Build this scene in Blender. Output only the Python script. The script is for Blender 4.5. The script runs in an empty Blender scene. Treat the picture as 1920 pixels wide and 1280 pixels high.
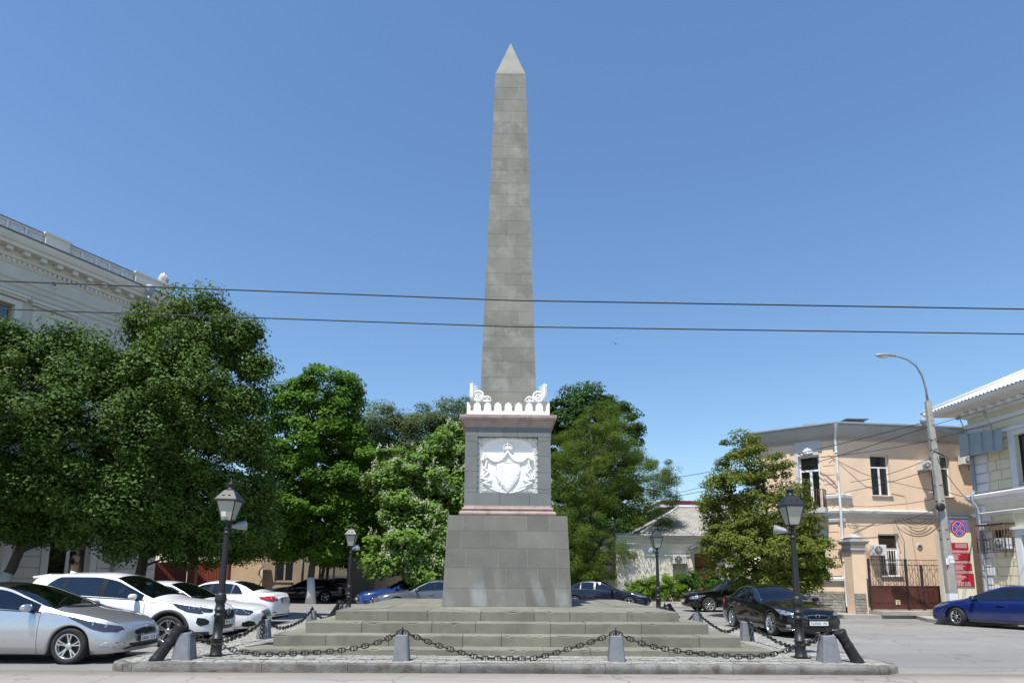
import bpy, bmesh, math, random
import numpy as np
from mathutils import Vector, Matrix
from mathutils.bvhtree import BVHTree
R = math.radians
random.seed(7)
rng = np.random.default_rng(7)
S = bpy.context.scene
COL = S.collection
PI = math.pi

# ------------------------------------------------------------------ objects
def tag(o, label=None, cat=None, group=None, kind=None):
    if label: o['label'] = label
    if cat: o['category'] = cat
    if group: o['group'] = group
    if kind: o['kind'] = kind
    return o

def empty(name, label, cat, loc=(0, 0, 0), rz=0.0, group=None):
    o = bpy.data.objects.new(name, None)
    COL.objects.link(o)
    o.location = loc
    o.rotation_euler = (0, 0, rz)
    o.empty_display_size = 0.2
    return tag(o, label, cat, group)

def link_mesh(name, me, mats, parent=None):
    o = bpy.data.objects.new(name, me)
    if mats is not None:
        for m in (mats if isinstance(mats, (list, tuple)) else [mats]):
            me.materials.append(m)
    COL.objects.link(o)
    if parent is not None: o.parent = parent
    return o

def copy_tree(o, parent=None):
    c = o.copy()
    COL.objects.link(c)
    if parent is not None: c.parent = parent
    for ch in list(o.children): copy_tree(ch, c)
    return c

class MB:
    """collects shapes into one mesh"""
    def __init__(s):
        s.v = []; s.f = []; s.m = []; s.sm = []
    def add(s, vs, fs, mi=0, smooth=False, M=None):
        b = len(s.v)
        if M is not None: vs = [M @ Vector(p) for p in vs]
        s.v.extend([tuple(p) for p in vs])
        for f in fs:
            s.f.append(tuple(i + b for i in f)); s.m.append(mi); s.sm.append(smooth)
        return s
    def box(s, c, d, mi=0, rz=0.0, M=None, taper=1.0):
        x, y, z = d[0]/2, d[1]/2, d[2]/2
        t = taper
        vs = [(-x,-y,-z),(x,-y,-z),(x,y,-z),(-x,y,-z),(-x*t,-y*t,z),(x*t,-y*t,z),(x*t,y*t,z),(-x*t,y*t,z)]
        T = Matrix.Translation(c) @ Matrix.Rotation(rz, 4, 'Z')
        if M is not None: T = M @ T
        return s.add(vs, [(3,2,1,0),(4,5,6,7),(0,1,5,4),(1,2,6,5),(2,3,7,6),(3,0,4,7)], mi, False, T)
    def bx(s, x0, x1, y0, y1, z0, z1, mi=0, M=None):
        return s.box(((x0+x1)/2, (y0+y1)/2, (z0+z1)/2), (x1-x0, y1-y0, z1-z0), mi, 0.0, M)
    def frustum(s, c, hb, ht, z0, z1, mi=0):
        """square frustum: centre (x,y), half widths below/above"""
        x, y = c
        vs = []
        for h, z in ((hb, z0), (ht, z1)):
            hx, hy = h if isinstance(h, tuple) else (h, h)
            vs += [(x-hx,y-hy,z),(x+hx,y-hy,z),(x+hx,y+hy,z),(x-hx,y+hy,z)]
        return s.add(vs, [(3,2,1,0),(4,5,6,7),(0,1,5,4),(1,2,6,5),(2,3,7,6),(3,0,4,7)], mi)
    def lathe(s, prof, o=(0,0,0), n=20, mi=0, smooth=True, axis='Z', M=None, cap=True):
        vs = []; fs = []
        k = len(prof)
        for i in range(n):
            a = 2*PI*i/n
            for r, z in prof: vs.append((r*math.cos(a), r*math.sin(a), z))
        for i in range(n):
            j = (i+1) % n
            for q in range(k-1): fs.append((i*k+q, j*k+q, j*k+q+1, i*k+q+1))
        if cap:
            if prof[0][0] > 1e-6: fs.append(tuple(i*k for i in range(n))[::-1])
            if prof[-1][0] > 1e-6: fs.append(tuple(i*k+k-1 for i in range(n)))
        T = Matrix.Translation(o)
        if axis == 'X': T = T @ Matrix.Rotation(PI/2, 4, 'Y')
        if axis == 'Y': T = T @ Matrix.Rotation(-PI/2, 4, 'X')
        if M is not None: T = M @ T
        return s.add(vs, fs, mi, smooth, T)
    def tube(s, pts, r, n=8, mi=0, smooth=True, cap=True, closed=False):
        pts = [Vector(p) for p in pts]
        k = len(pts)
        rs = r if isinstance(r, (list, tuple)) else [r]*k
        vs = []; fs = []
        ref = None
        for i, p in enumerate(pts):
            if closed: t = pts[(i+1) % k] - pts[i-1]
            else: t = (pts[min(i+1, k-1)] - pts[max(i-1, 0)])
            if t.length < 1e-9: t = Vector((0,0,1))
            t.normalize()
            if ref is None:
                ref = Vector((0,0,1)) if abs(t.z) < .9 else Vector((1,0,0))
                ref = (ref - t*ref.dot(t)).normalized()
            else:
                ref = ref - t*ref.dot(t)
                if ref.length < 1e-6: ref = t.orthogonal()
                ref.normalize()
            b = t.cross(ref)
            for q in range(n):
                a = 2*PI*q/n
                vs.append(p + (ref*math.cos(a) + b*math.sin(a))*rs[i])
        m = k if closed else k-1
        for i in range(m):
            j = (i+1) % k
            for q in range(n):
                w = (q+1) % n
                fs.append((i*n+q, i*n+w, j*n+w, j*n+q))
        if cap and not closed:
            fs.append(tuple(range(n))[::-1]); fs.append(tuple((k-1)*n+q for q in range(n)))
        return s.add(vs, fs, mi, smooth)
    def bar(s, a, b, w, mi=0, n=4):
        return s.tube([a, b], w, n, mi, n > 4)
    def prism(s, poly, h, M=None, mi=0, smooth=False):
        """polygon in local XY extruded along local Z from 0 to h"""
        n = len(poly)
        vs = [(x, y, 0) for x, y in poly] + [(x, y, h) for x, y in poly]
        fs = [tuple(range(n))[::-1], tuple(range(n, 2*n))]
        for i in range(n): fs.append((i, (i+1) % n, n+(i+1) % n, n+i))
        return s.add(vs, fs, mi, smooth, M)
    def grid(s, P, mi=0, smooth=True, flip=False):
        """P: list of rows of points"""
        a, b = len(P), len(P[0])
        vs = [p for r in P for p in r]
        fs = []
        for i in range(a-1):
            for j in range(b-1):
                f = (i*b+j, i*b+j+1, (i+1)*b+j+1, (i+1)*b+j)
                fs.append(f[::-1] if flip else f)
        return s.add(vs, fs, mi, smooth)
    def sphere(s, c, r, n=12, mi=0):
        rr = r if isinstance(r, tuple) else (r, r, r)
        prof = []
        m = n//2+1
        P = []
        for i in range(m+1):
            t = PI*i/m
            P.append([(c[0]+rr[0]*math.sin(t)*math.cos(2*PI*j/n), c[1]+rr[1]*math.sin(t)*math.sin(2*PI*j/n), c[2]-rr[2]*math.cos(t)) for j in range(n+1)])
        return s.grid(P, mi)
    def mesh(s, name, weld=0.0, recalc=True):
        me = bpy.data.meshes.new(name)
        me.from_pydata(s.v, [], s.f)
        me.polygons.foreach_set('material_index', s.m)
        me.polygons.foreach_set('use_smooth', s.sm)
        me.update()
        if recalc or weld:
            bm = bmesh.new(); bm.from_mesh(me)
            if weld: bmesh.ops.remove_doubles(bm, verts=bm.verts, dist=weld)
            if recalc: bmesh.ops.recalc_face_normals(bm, faces=bm.faces)
            bm.to_mesh(me); bm.free()
        return me
    def build(s, name, mats, parent=None, weld=0.0, recalc=True, bevel=0.0):
        o = link_mesh(name, s.mesh(name, weld, recalc), mats, parent)
        if bevel:
            b = o.modifiers.new('bevel', 'BEVEL'); b.width = bevel; b.segments = 2; b.limit_method = 'ANGLE'; b.angle_limit = R(40)
        return o

def frame(o, xdir, ydir):
    """matrix with local X along xdir, local Y along ydir, origin o"""
    x = Vector(xdir).normalized(); y = Vector(ydir).normalized(); z = x.cross(y)
    return Matrix(((x.x, y.x, z.x, o[0]), (x.y, y.y, z.y, o[1]), (x.z, y.z, z.z, o[2]), (0,0,0,1)))

# ------------------------------------------------------------------ materials
class NT:
    def __init__(s, m):
        s.t = m.node_tree; s.n = s.t.nodes; s.l = s.t.links
    def new(s, typ, **kw):
        n = s.n.new(typ)
        for k, v in kw.items():
            if k.startswith('i_'): n.inputs[k[2:].replace('_', ' ')].default_value = v
            else: setattr(n, k, v)
        return n
    def link(s, a, b): s.l.new(a, b)
    def math(s, op, a, b=None, clamp=False):
        n = s.new('ShaderNodeMath', operation=op, use_clamp=clamp)
        for i, v in enumerate((a, b)):
            if v is None: continue
            if isinstance(v, (int, float)): n.inputs[i].default_value = v
            else: s.link(v, n.inputs[i])
        return n.outputs[0]
    def mix(s, fac, a, b, blend='MIX'):
        n = s.new('ShaderNodeMix', data_type='RGBA', blend_type=blend)
        for k, v in ((0, fac), (6, a), (7, b)):
            if isinstance(v, (int, float)): n.inputs[k].default_value = v
            elif isinstance(v, tuple): n.inputs[k].default_value = (*v[:3], 1)
            else: s.link(v, n.inputs[k])
        return n.outputs[2]
    def ramp(s, fac, stops):
        n = s.new('ShaderNodeValToRGB')
        e = n.color_ramp.elements
        while len(e) < len(stops): e.new(.5)
        for i, (p, c) in enumerate(stops):
            e[i].position = p; e[i].color = (*c, 1) if isinstance(c, tuple) else (c, c, c, 1)
        s.link(fac, n.inputs[0])
        return n.outputs[0]
    def coord(s, kind='Object'):
        return s.new('ShaderNodeTexCoord').outputs[kind]
    def pos(s): return s.new('ShaderNodeNewGeometry').outputs['Position']
    def noise(s, vec, scale, detail=4, rough=.55, dist=0.0):
        n = s.new('ShaderNodeTexNoise', i_Scale=scale, i_Detail=detail, i_Roughness=rough, i_Distortion=dist)
        s.link(vec, n.inputs['Vector'])
        return n.outputs['Fac']
    def mapping(s, vec, scale=(1,1,1), loc=(0,0,0), rot=(0,0,0)):
        n = s.new('ShaderNodeMapping')
        n.inputs['Scale'].default_value = scale; n.inputs['Location'].default_value = loc; n.inputs['Rotation'].default_value = rot
        s.link(vec, n.inputs['Vector'])
        return n.outputs[0]
    def bump(s, h, strength=.3, dist=.02, normal=None):
        n = s.new('ShaderNodeBump', i_Strength=strength, i_Distance=dist)
        s.link(h, n.inputs['Height'])
        if normal is not None: s.link(normal, n.inputs['Normal'])
        return n.outputs[0]

def new_mat(name):
    m = bpy.data.materials.new(name); m.use_nodes = True
    t = NT(m)
    b = t.n['Principled BSDF']
    return m, t, b

def surf(name, col, rough=.7, var=.12, scale=3.0, fine=40.0, bump=.15, bdist=.01, metal=0.0, spec=.4, island=0.0, stain=None, coat=0.0, coords='pos', tint=None):
    """general weathered surface: two noises vary the colour, a fine one gives relief"""
    m, t, b = new_mat(name)
    v = t.pos() if coords == 'pos' else t.coord(coords)
    n1 = t.noise(v, scale, 5); n2 = t.noise(v, fine, 3)
    lo = tuple(c*(1-var) for c in col); hi = tuple(min(1, c*(1+var)) for c in col)
    if tint: hi = tint
    c = t.mix(t.ramp(n1, [(.3, 0.0), (.7, 1.0)]), lo, hi)
    c = t.mix(t.math('MULTIPLY', n2, var*.9), c, tuple(x*.45 for x in col))
    if island:
        g = t.new('ShaderNodeNewGeometry').outputs['Random Per Island']
        hs = t.new('ShaderNodeHueSaturation')
        t.link(t.math('ADD', t.math('MULTIPLY', g, island*2), 1-island), hs.inputs['Value'])
        t.link(c, hs.inputs['Color']); c = hs.outputs[0]
    if stain:
        sc, sca, lo_, hi_ = stain
        c = t.mix(t.ramp(t.noise(v, sca, 6, .65), [(lo_, 0.0), (hi_, 1.0)]), c, sc)
    t.link(c, b.inputs['Base Color'])
    b.inputs['Roughness'].default_value = rough
    b.inputs['Metallic'].default_value = metal
    b.inputs['Specular IOR Level'].default_value = spec
    b.inputs['Coat Weight'].default_value = coat
    if bump:
        h = t.math('ADD', n2, t.math('MULTIPLY', n1, .6))
        t.link(t.bump(h, bump, bdist), b.inputs['Normal'])
    return m

def streaks(m, col, amt=.35, sc=(2.2, 2.2, .16), lo=.52, hi=.75):
    """rain streaks and grime running down a wall"""
    t = NT(m); b = t.n['Principled BSDF']
    src = b.inputs['Base Color'].links[0].from_socket
    n = t.noise(t.mapping(t.pos(), sc), 1.6, 6, .62)
    n2 = t.noise(t.pos(), .45, 3)
    f = t.math('MULTIPLY', t.ramp(n, [(lo, 0.0), (hi, amt)]), t.ramp(n2, [(.35, .15), (.65, 1.0)]))
    t.link(t.mix(f, src, col), b.inputs['Base Color'])
    return m

def plain(name, col, rough=.5, metal=0.0, coat=0.0, spec=.5):
    m, t, b = new_mat(name)
    v = t.coord('Object')
    n = t.noise(v, 9.0, 4)
    c = t.mix(t.ramp(n, [(.3, 0.0), (.75, 1.0)]), tuple(x*.9 for x in col), tuple(min(1, x*1.06) for x in col))
    t.link(c, b.inputs['Base Color'])
    t.link(t.math('ADD', t.math('MULTIPLY', n, .12), rough-.06), b.inputs['Roughness'])
    b.inputs['Metallic'].default_value = metal; b.inputs['Coat Weight'].default_value = coat
    b.inputs['Coat Roughness'].default_value = .04
    b.inputs['Specular IOR Level'].default_value = spec
    return m

def glass(name, tint, refl=.12, rough=.02, base=(.01,.012,.014), see=.6):
    """window glass: sharp reflection over a tinted see-through pane"""
    m, t, b = new_mat(name)
    t.n.remove(b)
    tr = t.new('ShaderNodeBsdfTransparent'); tr.inputs[0].default_value = (*tint, 1)
    df = t.new('ShaderNodeBsdfDiffuse'); df.inputs[0].default_value = (*base, 1)
    gl = t.new('ShaderNodeBsdfGlossy'); gl.inputs[0].default_value = (.95, .97, 1, 1); gl.inputs['Roughness'].default_value = rough
    fr = t.new('ShaderNodeFresnel'); fr.inputs['IOR'].default_value = 1.5
    a = t.new('ShaderNodeMixShader'); a.inputs[0].default_value = see
    t.link(df.outputs[0], a.inputs[1]); t.link(tr.outputs[0], a.inputs[2])
    mx = t.new('ShaderNodeMixShader')
    t.link(t.math('ADD', t.math('MULTIPLY', fr.outputs[0], 1.0), refl, True), mx.inputs[0])
    t.link(a.outputs[0], mx.inputs[1]); t.link(gl.outputs[0], mx.inputs[2])
    t.link(mx.outputs[0], t.n['Material Output'].inputs['Surface'])
    return m

def text_mesh(txt, size, depth=.002):
    c = bpy.data.curves.new('t', 'FONT'); c.body = txt; c.size = size; c.extrude = depth; c.align_x = 'CENTER'; c.align_y = 'CENTER'
    o = bpy.data.objects.new('t', c); COL.objects.link(o)
    dg = bpy.context.evaluated_depsgraph_get()
    me = bpy.data.meshes.new_from_object(o.evaluated_get(dg))
    bpy.data.objects.remove(o); bpy.data.curves.remove(c)
    me.materials.clear()
    return me

def pchip(pts):
    """monotone cubic through control points -> function"""
    x = np.array([p[0] for p in pts], float); y = np.array([p[1] for p in pts], float)
    h = np.diff(x); d = np.diff(y)/h
    m = np.zeros_like(y)
    m[0], m[-1] = d[0], d[-1]
    for i in range(1, len(x)-1):
        if d[i-1]*d[i] > 0:
            w1, w2 = 2*h[i]+h[i-1], h[i]+2*h[i-1]
            m[i] = (w1+w2)/(w1/d[i-1]+w2/d[i])
    def f(t):
        t = min(max(t, x[0]), x[-1])
        i = min(int(np.searchsorted(x, t, 'right'))-1, len(x)-2)
        i = max(i, 0)
        s = (t-x[i])/h[i]
        return float((2*s**3-3*s**2+1)*y[i] + (s**3-2*s**2+s)*h[i]*m[i] + (-2*s**3+3*s**2)*y[i+1] + (s**3-s**2)*h[i]*m[i+1])
    return f

# ------------------------------------------------------------------ camera, sky, sun
cam = bpy.data.cameras.new('camera'); camo = bpy.data.objects.new('camera', cam); COL.objects.link(camo)
cam.sensor_width = 36; cam.lens = 1194.48/1920*36; cam.shift_y = .1330; cam.clip_start = .05; cam.clip_end = 5000
_f = Vector((.0173887, .98818, .152306)); _r = Vector((.999807, -.018578, .0063887)); _u = _r.cross(_f)
camo.matrix_world = Matrix(((_r.x,_u.x,-_f.x,0),(_r.y,_u.y,-_f.y,0),(_r.z,_u.z,-_f.z,1.65),(0,0,0,1)))
S.camera = camo
SUN_AZ, SUN_EL = R(30), R(65)          # to the left of and behind the camera, high
to_sun = Vector((-math.sin(SUN_AZ)*math.cos(SUN_EL), -math.cos(SUN_AZ)*math.cos(SUN_EL), math.sin(SUN_EL)))
sl = bpy.data.lights.new('sun', 'SUN'); so = bpy.data.objects.new('sun', sl); COL.objects.link(so)
sl.energy = 4.9; sl.angle = R(.53); sl.color = (1, .955, .88)
so.rotation_euler = to_sun.to_track_quat('Z', 'Y').to_euler(); so.location = (-40, -40, 80)
W = bpy.data.worlds.new('World'); S.world = W; W.use_nodes = True
wt = W.node_tree
sk = wt.nodes.new('ShaderNodeTexSky'); sk.sky_type = 'NISHITA'; sk.sun_disc = False
sk.sun_elevation = SUN_EL; sk.sun_rotation = math.atan2(to_sun.x, to_sun.y); sk.altitude = 250; sk.air_density = 1.5; sk.dust_density = 0.0; sk.ozone_density = 9
bg = wt.nodes['Background']; bg.inputs[1].default_value = .122
wt.links.new(sk.outputs[0], bg.inputs[0])
S.view_settings.view_transform = 'Standard'; S.view_settings.look = 'None'; S.view_settings.gamma = 1; S.view_settings.exposure = .38
S.cycles.max_bounces = 8; S.cycles.transparent_max_bounces = 24
S.cycles.sample_clamp_indirect = 6
# ------------------------------------------------------------------ shared materials
M = {}
M['plinth'] = surf('plinth_stone', (.168,.166,.144), .85, .14, 1.3, 60, .25, .006, island=.13)
M['die'] = surf('die_stone', (.170,.180,.176), .8, .10, 2.0, 70, .2, .005, island=.05)
M['shaft'] = surf('shaft_stone', (.203,.200,.170), .85, .18, 1.1, 45, .3, .006, island=.09, stain=((.262,.262,.235), 1.7, .50, .66))
M['step'] = surf('step_stone', (.200,.193,.150), .88, .16, 1.4, 55, .3, .006, island=.11, stain=((.135,.130,.105), 2.4, .52, .74))
M['mortar_light'] = surf('mortar_light', (.36,.36,.33), .95, .2, 2.0, 50)
M['mortar_grey'] = surf('mortar_grey', (.18,.18,.155), .95, .2, 2.0, 50)
M['joint_dark'] = surf('joint_dark', (.10,.10,.085), .95, .2, 2.0, 50)
M['granite_red'] = surf('red_granite', (.36,.275,.24), .6, .14, 2.5, 90, .1, .004, stain=((.22,.15,.13), 6, .5, .75))
M['marble'] = surf('white_marble', (.83,.82,.785), .6, .05, 3, 60, .15, .004, stain=((.64,.63,.59), 3.2, .6, .85))
M['bollard'] = surf('grey_granite', (.19,.20,.22), .75, .18, 6, 90, .4, .006, stain=((.42,.42,.42), 14, .66, .72))
M['iron'] = surf('black_iron', (.028,.028,.029), .48, .25, 8, 60, .3, .004, metal=.35, stain=((.07,.055,.045), 9, .58, .8))
M['chain'] = surf('chain_iron', (.030,.028,.026), .45, .3, 8, 60, .3, .004, metal=.5, stain=((.10,.065,.045), 20, .56, .75))
M['lamp_iron'] = surf('lamp_iron', (.026,.027,.029), .45, .15, 5, 70, .15, .003, metal=.2)
M['lamp_glass'] = None

streaks(M['shaft'], (.12,.115,.095), .45)
streaks(M['die'], (.10,.105,.10), .35)
streaks(M['marble'], (.55,.54,.50), .3, (5,5,.5))
streaks(M['step'], (.10,.095,.075), .5, (1.6,1.6,.5))
# streaks of pale efflorescence on the lower plinth courses
def plinth_streaks(m):
    t = NT(m); b = t.n['Principled BSDF']
    src = b.inputs['Base Color'].links[0].from_socket
    p = t.pos()
    w = t.new('ShaderNodeTexWave', wave_type='BANDS', bands_direction='X', i_Scale=.50, i_Distortion=9.0, i_Detail=3.0)
    w.inputs['Detail Scale'].default_value = .7
    t.link(t.mapping(p, (1, 1, -.42), (.35, 0, 0), (0, R(-28), 0)), w.inputs['Vector'])
    sp = t.new('ShaderNodeSeparateXYZ'); t.link(p, sp.inputs[0])
    mr = t.new('ShaderNodeMapRange'); t.link(sp.outputs['Z'], mr.inputs[0])
    mr.inputs[1].default_value = 2.0; mr.inputs[2].default_value = 1.3; mr.inputs[3].default_value = 0; mr.inputs[4].default_value = 1
    f = t.math('MULTIPLY', t.ramp(w.outputs['Fac'], [(.35, 0.0), (.8, 1.0)]), mr.outputs[0])
    f = t.math('MULTIPLY', t.math('MULTIPLY', f, .75), t.ramp(t.noise(p, 1.1, 4), [(.35, 0.0), (.65, 1.0)]))
    t.link(t.mix(f, src, (.33,.345,.335)), b.inputs['Base Color'])
plinth_streaks(M['plinth'])

X0, YC = .18, 17.63     # centre of the monument
Z1, Z2, Z3, Z4 = .267, .481, .695, .906
ZP = .15                # paving level

# ------------------------------------------------------------------ ground
def make_ground():
    m, t, b = new_mat('asphalt')
    p = t.pos()
    big = t.noise(p, .13, 5, .6); mid = t.noise(p, .9, 5, .6); fine = t.noise(p, 85, 3, .7)
    c = t.mix(t.ramp(big, [(.35, 0.0), (.65, 1.0)]), (.210,.205,.192), (.268,.260,.242))
    c = t.mix(t.ramp(mid, [(.45, 0.0), (.75, .55)]), c, (.19,.187,.18))
    sp = t.new('ShaderNodeSeparateXYZ'); t.link(p, sp.inputs[0])
    wob = t.math('ADD', sp.outputs['Y'], t.math('MULTIPLY', t.noise(p, .8, 4), 1.6))
    dust = t.new('ShaderNodeMapRange'); t.link(wob, dust.inputs[0])
    dust.inputs[1].default_value = 13.0; dust.inputs[2].default_value = 11.5; dust.inputs[3].default_value = 0; dust.inputs[4].default_value = .8
    c = t.mix(dust.outputs[0], c, (.35,.325,.285))                # dusty strip by the kerb
    c = t.mix(t.ramp(fine, [(.52, 0.0), (.8, .45)]), c, (.42,.41,.39))
    c = t.mix(t.ramp(fine, [(.2, .5), (.42, 0.0)]), c, (.10,.10,.10))
    # resurfaced darker band along the carriageway on the right
    band = t.noise(t.mapping(p, (.05, .55, 1), (0, .4, 0)), 1.0, 3, .4)
    c = t.mix(t.ramp(band, [(.56, 0.0), (.62, .35)]), c, (.16,.16,.16))
    # cracks
    vo = t.new('ShaderNodeTexVoronoi', feature='DISTANCE_TO_EDGE', i_Scale=.33)
    t.link(t.new('ShaderNodeVectorMath', operation='ADD').outputs[0], vo.inputs['Vector'])
    va = vo.inputs['Vector'].links[0].from_node
    t.link(p, va.inputs[0])
    nz = t.new('ShaderNodeTexNoise', i_Scale=1.3, i_Detail=5.0); t.link(p, nz.inputs['Vector']); t.link(nz.outputs['Color'], va.inputs[1])
    cr = t.ramp(vo.outputs['Distance'], [(0.0, .6), (.009, 0.0)])
    c = t.mix(cr, c, (.085,.08,.075))
    # dirt gathered along the kerb, oil drips and patched squares
    kd = t.new('ShaderNodeMapRange'); t.link(t.math('ADD', sp.outputs['Y'], t.math('MULTIPLY', t.noise(p, 2.3, 5), .5)), kd.inputs[0])
    kd.inputs[1].default_value = 11.05; kd.inputs[2].default_value = 11.6; kd.inputs[3].default_value = 0; kd.inputs[4].default_value = .75
    kd2 = t.new('ShaderNodeMapRange'); t.link(sp.outputs['Y'], kd2.inputs[0])
    kd2.inputs[1].default_value = 11.6; kd2.inputs[2].default_value = 11.4; kd2.inputs[3].default_value = 0; kd2.inputs[4].default_value = 1
    c = t.mix(t.math('MULTIPLY', kd.outputs[0], kd2.outputs[0]), c, (.20,.165,.125))
    oi = t.new('ShaderNodeTexVoronoi', i_Scale=.62, i_Randomness=1.0); t.link(t.mapping(p, (1, 1, 1), (3.3, 1.7, 0)), oi.inputs['Vector'])
    c = t.mix(t.ramp(t.math('ADD', oi.outputs['Distance'], t.math('MULTIPLY', t.noise(p, 6, 4), .12)), [(.10, .55), (.22, 0.0)]), c, (.10,.098,.092))
    br = t.new('ShaderNodeTexBrick', i_Scale=.16, offset=.37); br.inputs['Color1'].default_value = (0,0,0,1); br.inputs['Color2'].default_value = (1,1,1,1); br.inputs['Mortar'].default_value = (.5,.5,.5,1); br.inputs['Mortar Size'].default_value = .004
    t.link(t.mapping(p, (1, 1.6, 1), (.4, .2, 0), (0, 0, R(8))), br.inputs['Vector'])
    c = t.mix(t.ramp(br.outputs['Color'], [(.55, 0.0), (.95, .32)]), c, (.17,.168,.163))
    # leaf litter specks
    li = t.new('ShaderNodeTexVoronoi', i_Scale=3.1, i_Randomness=1.0); t.link(p, li.inputs['Vector'])
    c = t.mix(t.ramp(li.outputs['Distance'], [(.035, .8), (.05, 0.0)]), c, (.13,.11,.085))
    t.link(c, b.inputs['Base Color']); b.inputs['Roughness'].default_value = .9
    b.inputs['Specular IOR Level'].default_value = .25
    t.link(t.bump(t.math('ADD', fine, t.math('MULTIPLY', mid, 1.5)), .35, .012), b.inputs['Normal'])
    mb = MB(); n = 24
    e = [-1500,-300,-80,-40,-20,-10,0,10,20,40,80,300,1500]
    P = [[(x, y+30, 0) for x in e] for y in e]
    mb.grid(P, 0, False)
    tag(mb.build('ground', m), kind='structure')
make_ground()

# ------------------------------------------------------------------ paving of setts inside the kerb
def make_paving():
    m = surf('setts', (.325,.317,.28), .85, .14, 2.5, 60, .5, .008, island=.13)
    g = surf('sett_joint', (.22,.21,.17), .95, .3, 5, 60, stain=((.09,.12,.05), 3.5, .55, .7))
    mb = MB()
    hx = 6.82
    # bed
    mb.bx(X0-hx, X0+hx, YC-6.2, YC+6.9, .0, ZP-.028, 1)
    y = YC-6.2+.02
    inner = 5.10
    row = 0
    while y < YC+6.7:
        d = random.uniform(.11, .15)
        x = X0-hx+random.uniform(.0, .1)
        while x < X0+hx-.1:
            w = random.uniform(.15, .26)
            if x+w > X0+hx: w = X0+hx-x
            cx, cy = x+w/2-X0, y+d/2-YC
            if max(abs(cx), abs(cy)) > inner-.05 and w > .05:
                z = ZP+random.uniform(-.006, .004)
                a, c_ = random.uniform(-.012, .012), random.uniform(-.012, .012)
                j = .008
                q = [(x+j, y+j), (x+w-j, y+j), (x+w-j, y+d-j), (x+j, y+d-j)]
                q = [(px+random.uniform(-.008, .008), py+random.uniform(-.008, .008)) for px, py in q]
                top = [(px, py, z+a*(px-x-w/2)+c_*(py-y-d/2)) for px, py in q]
                bot = [(px, py, ZP-.05) for px, py in q]
                mb.add(bot+top, [(4,5,6,7),(0,1,5,4),(1,2,6,5),(2,3,7,6),(3,0,4,7)], 0)
            x += w
        y += d; row += 1
    tag(mb.build('paving', [m, g], recalc=False), kind='structure')
    # kerb stones, rounded at the corners
    k = surf('kerb_stone', (.24,.23,.21), .9, .25, 2.2, 50, 1.0, .025, island=.14, stain=((.12,.10,.08), 3, .46, .66))
    mb = MB()
    path = []
    hx2, y0, y1, r = 6.97, YC-6.32, YC+6.95, .55
    x0, x1 = X0-hx2, X0+hx2
    def arc(cx, cy, a0, a1, n=5):
        return [(cx+r*math.cos(a0+(a1-a0)*i/n), cy+r*math.sin(a0+(a1-a0)*i/n)) for i in range(n+1)]
    path += arc(x0+r, y0+r, PI, 1.5*PI); 
    n = 11
    xs = [x0+r+(x1-x0-2*r)*(i+random.uniform(-.25, .25))/n for i in range(1, n)]
    path += [(x, y0+random.uniform(-.012, .012)) for x in xs]
    path += arc(x1-r, y0+r, 1.5*PI, 2*PI)
    path += [(x1+random.uniform(-.01,.01), y0+r+(y1-y0-2*r)*i/10) for i in range(1, 10)]
    path += arc(x1-r, y1-r, 0, .5*PI)
    path += [(x1-r-(x1-x0-2*r)*i/10, y1) for i in range(1, 10)]
    path += arc(x0+r, y1-r, .5*PI, PI)
    path += [(x0, y1-r-(y1-y0-2*r)*i/10) for i in range(1, 10)]
    for i in range(len(path)):
        a = Vector((*path[i], 0)); b_ = Vector((*path[(i+1) % len(path)], 0))
        d = (b_-a); L = d.length
        if L < .05: continue
        d.normalize(); nrm = Vector((-d.y, d.x, 0))
        g_ = .004
        seg = max(2, int(L/.16))
        rows = []
        zt = ZP+random.uniform(-.008, .008)
        for s_ in range(seg+1):
            p = a+d*(g_+(L-2*g_)*s_/seg)
            w1 = random.uniform(-.014, .006); w2 = random.uniform(-.012, .004); w3 = random.uniform(-.008,.004)
            rows.append([p+nrm*(-.0)+Vector((0,0,-.02)), p+nrm*(-.006+w1)+Vector((0,0,.05)), p+nrm*(.0+w2)+Vector((0,0,zt-.022+w3)), p+nrm*(.022)+Vector((0,0,zt+w3*.5)), p+nrm*.16+Vector((0,0,zt)), p+nrm*.165+Vector((0,0,.02))])
        mb.grid(rows, 0, True)
        for e in (0, -1):
            mb.add(rows[e], [tuple(range(6))], 0)
    tag(mb.build('kerb', k), kind='structure')
make_paving()

# ------------------------------------------------------------------ block-built faces
def lerp(a, b, t): return a+(b-a)*t
def blocks(mb, a, b, c, d, ts, joints, gap=.008, depth=.03, mi=0, jig=.0015):
    """courses of stone blocks on the face a b (bottom) c d (top, c above b); ts: course limits 0..1; joints: list per course"""
    a, b, c, d = map(Vector, (a, b, c, d))
    n = (b-a).cross(d-a).normalized()
    W0 = (b-a).length; H0 = (d-a).length
    for k in range(len(ts)-1):
        js = [0]+sorted(joints[k])+[1]
        for i in range(len(js)-1):
            g = gap/2/W0; h = gap/2/H0
            s0, s1 = js[i]+(g if i else 0), js[i+1]-(g if i < len(js)-2 else 0)
            t0, t1 = ts[k]+h, ts[k+1]-h
            off = n*random.uniform(-jig, jig)
            P = [lerp(lerp(a, b, s), lerp(d, c, s), t)+off for s, t in ((s0,t0),(s1,t0),(s1,t1),(s0,t1))]
            Q = [p-n*depth for p in P]
            mb.add(P+Q, [(0,1,2,3),(1,0,4,5),(2,1,5,6),(3,2,6,7),(0,3,7,4)], mi)

def rand_joints(n, lo=.2, hi=.36):
    out = []
    for _ in range(n):
        j = []; x = random.uniform(.08, hi)
        while x < .93:
            j.append(x); x += random.uniform(lo, hi)
        out.append(j)
    return out

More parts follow.
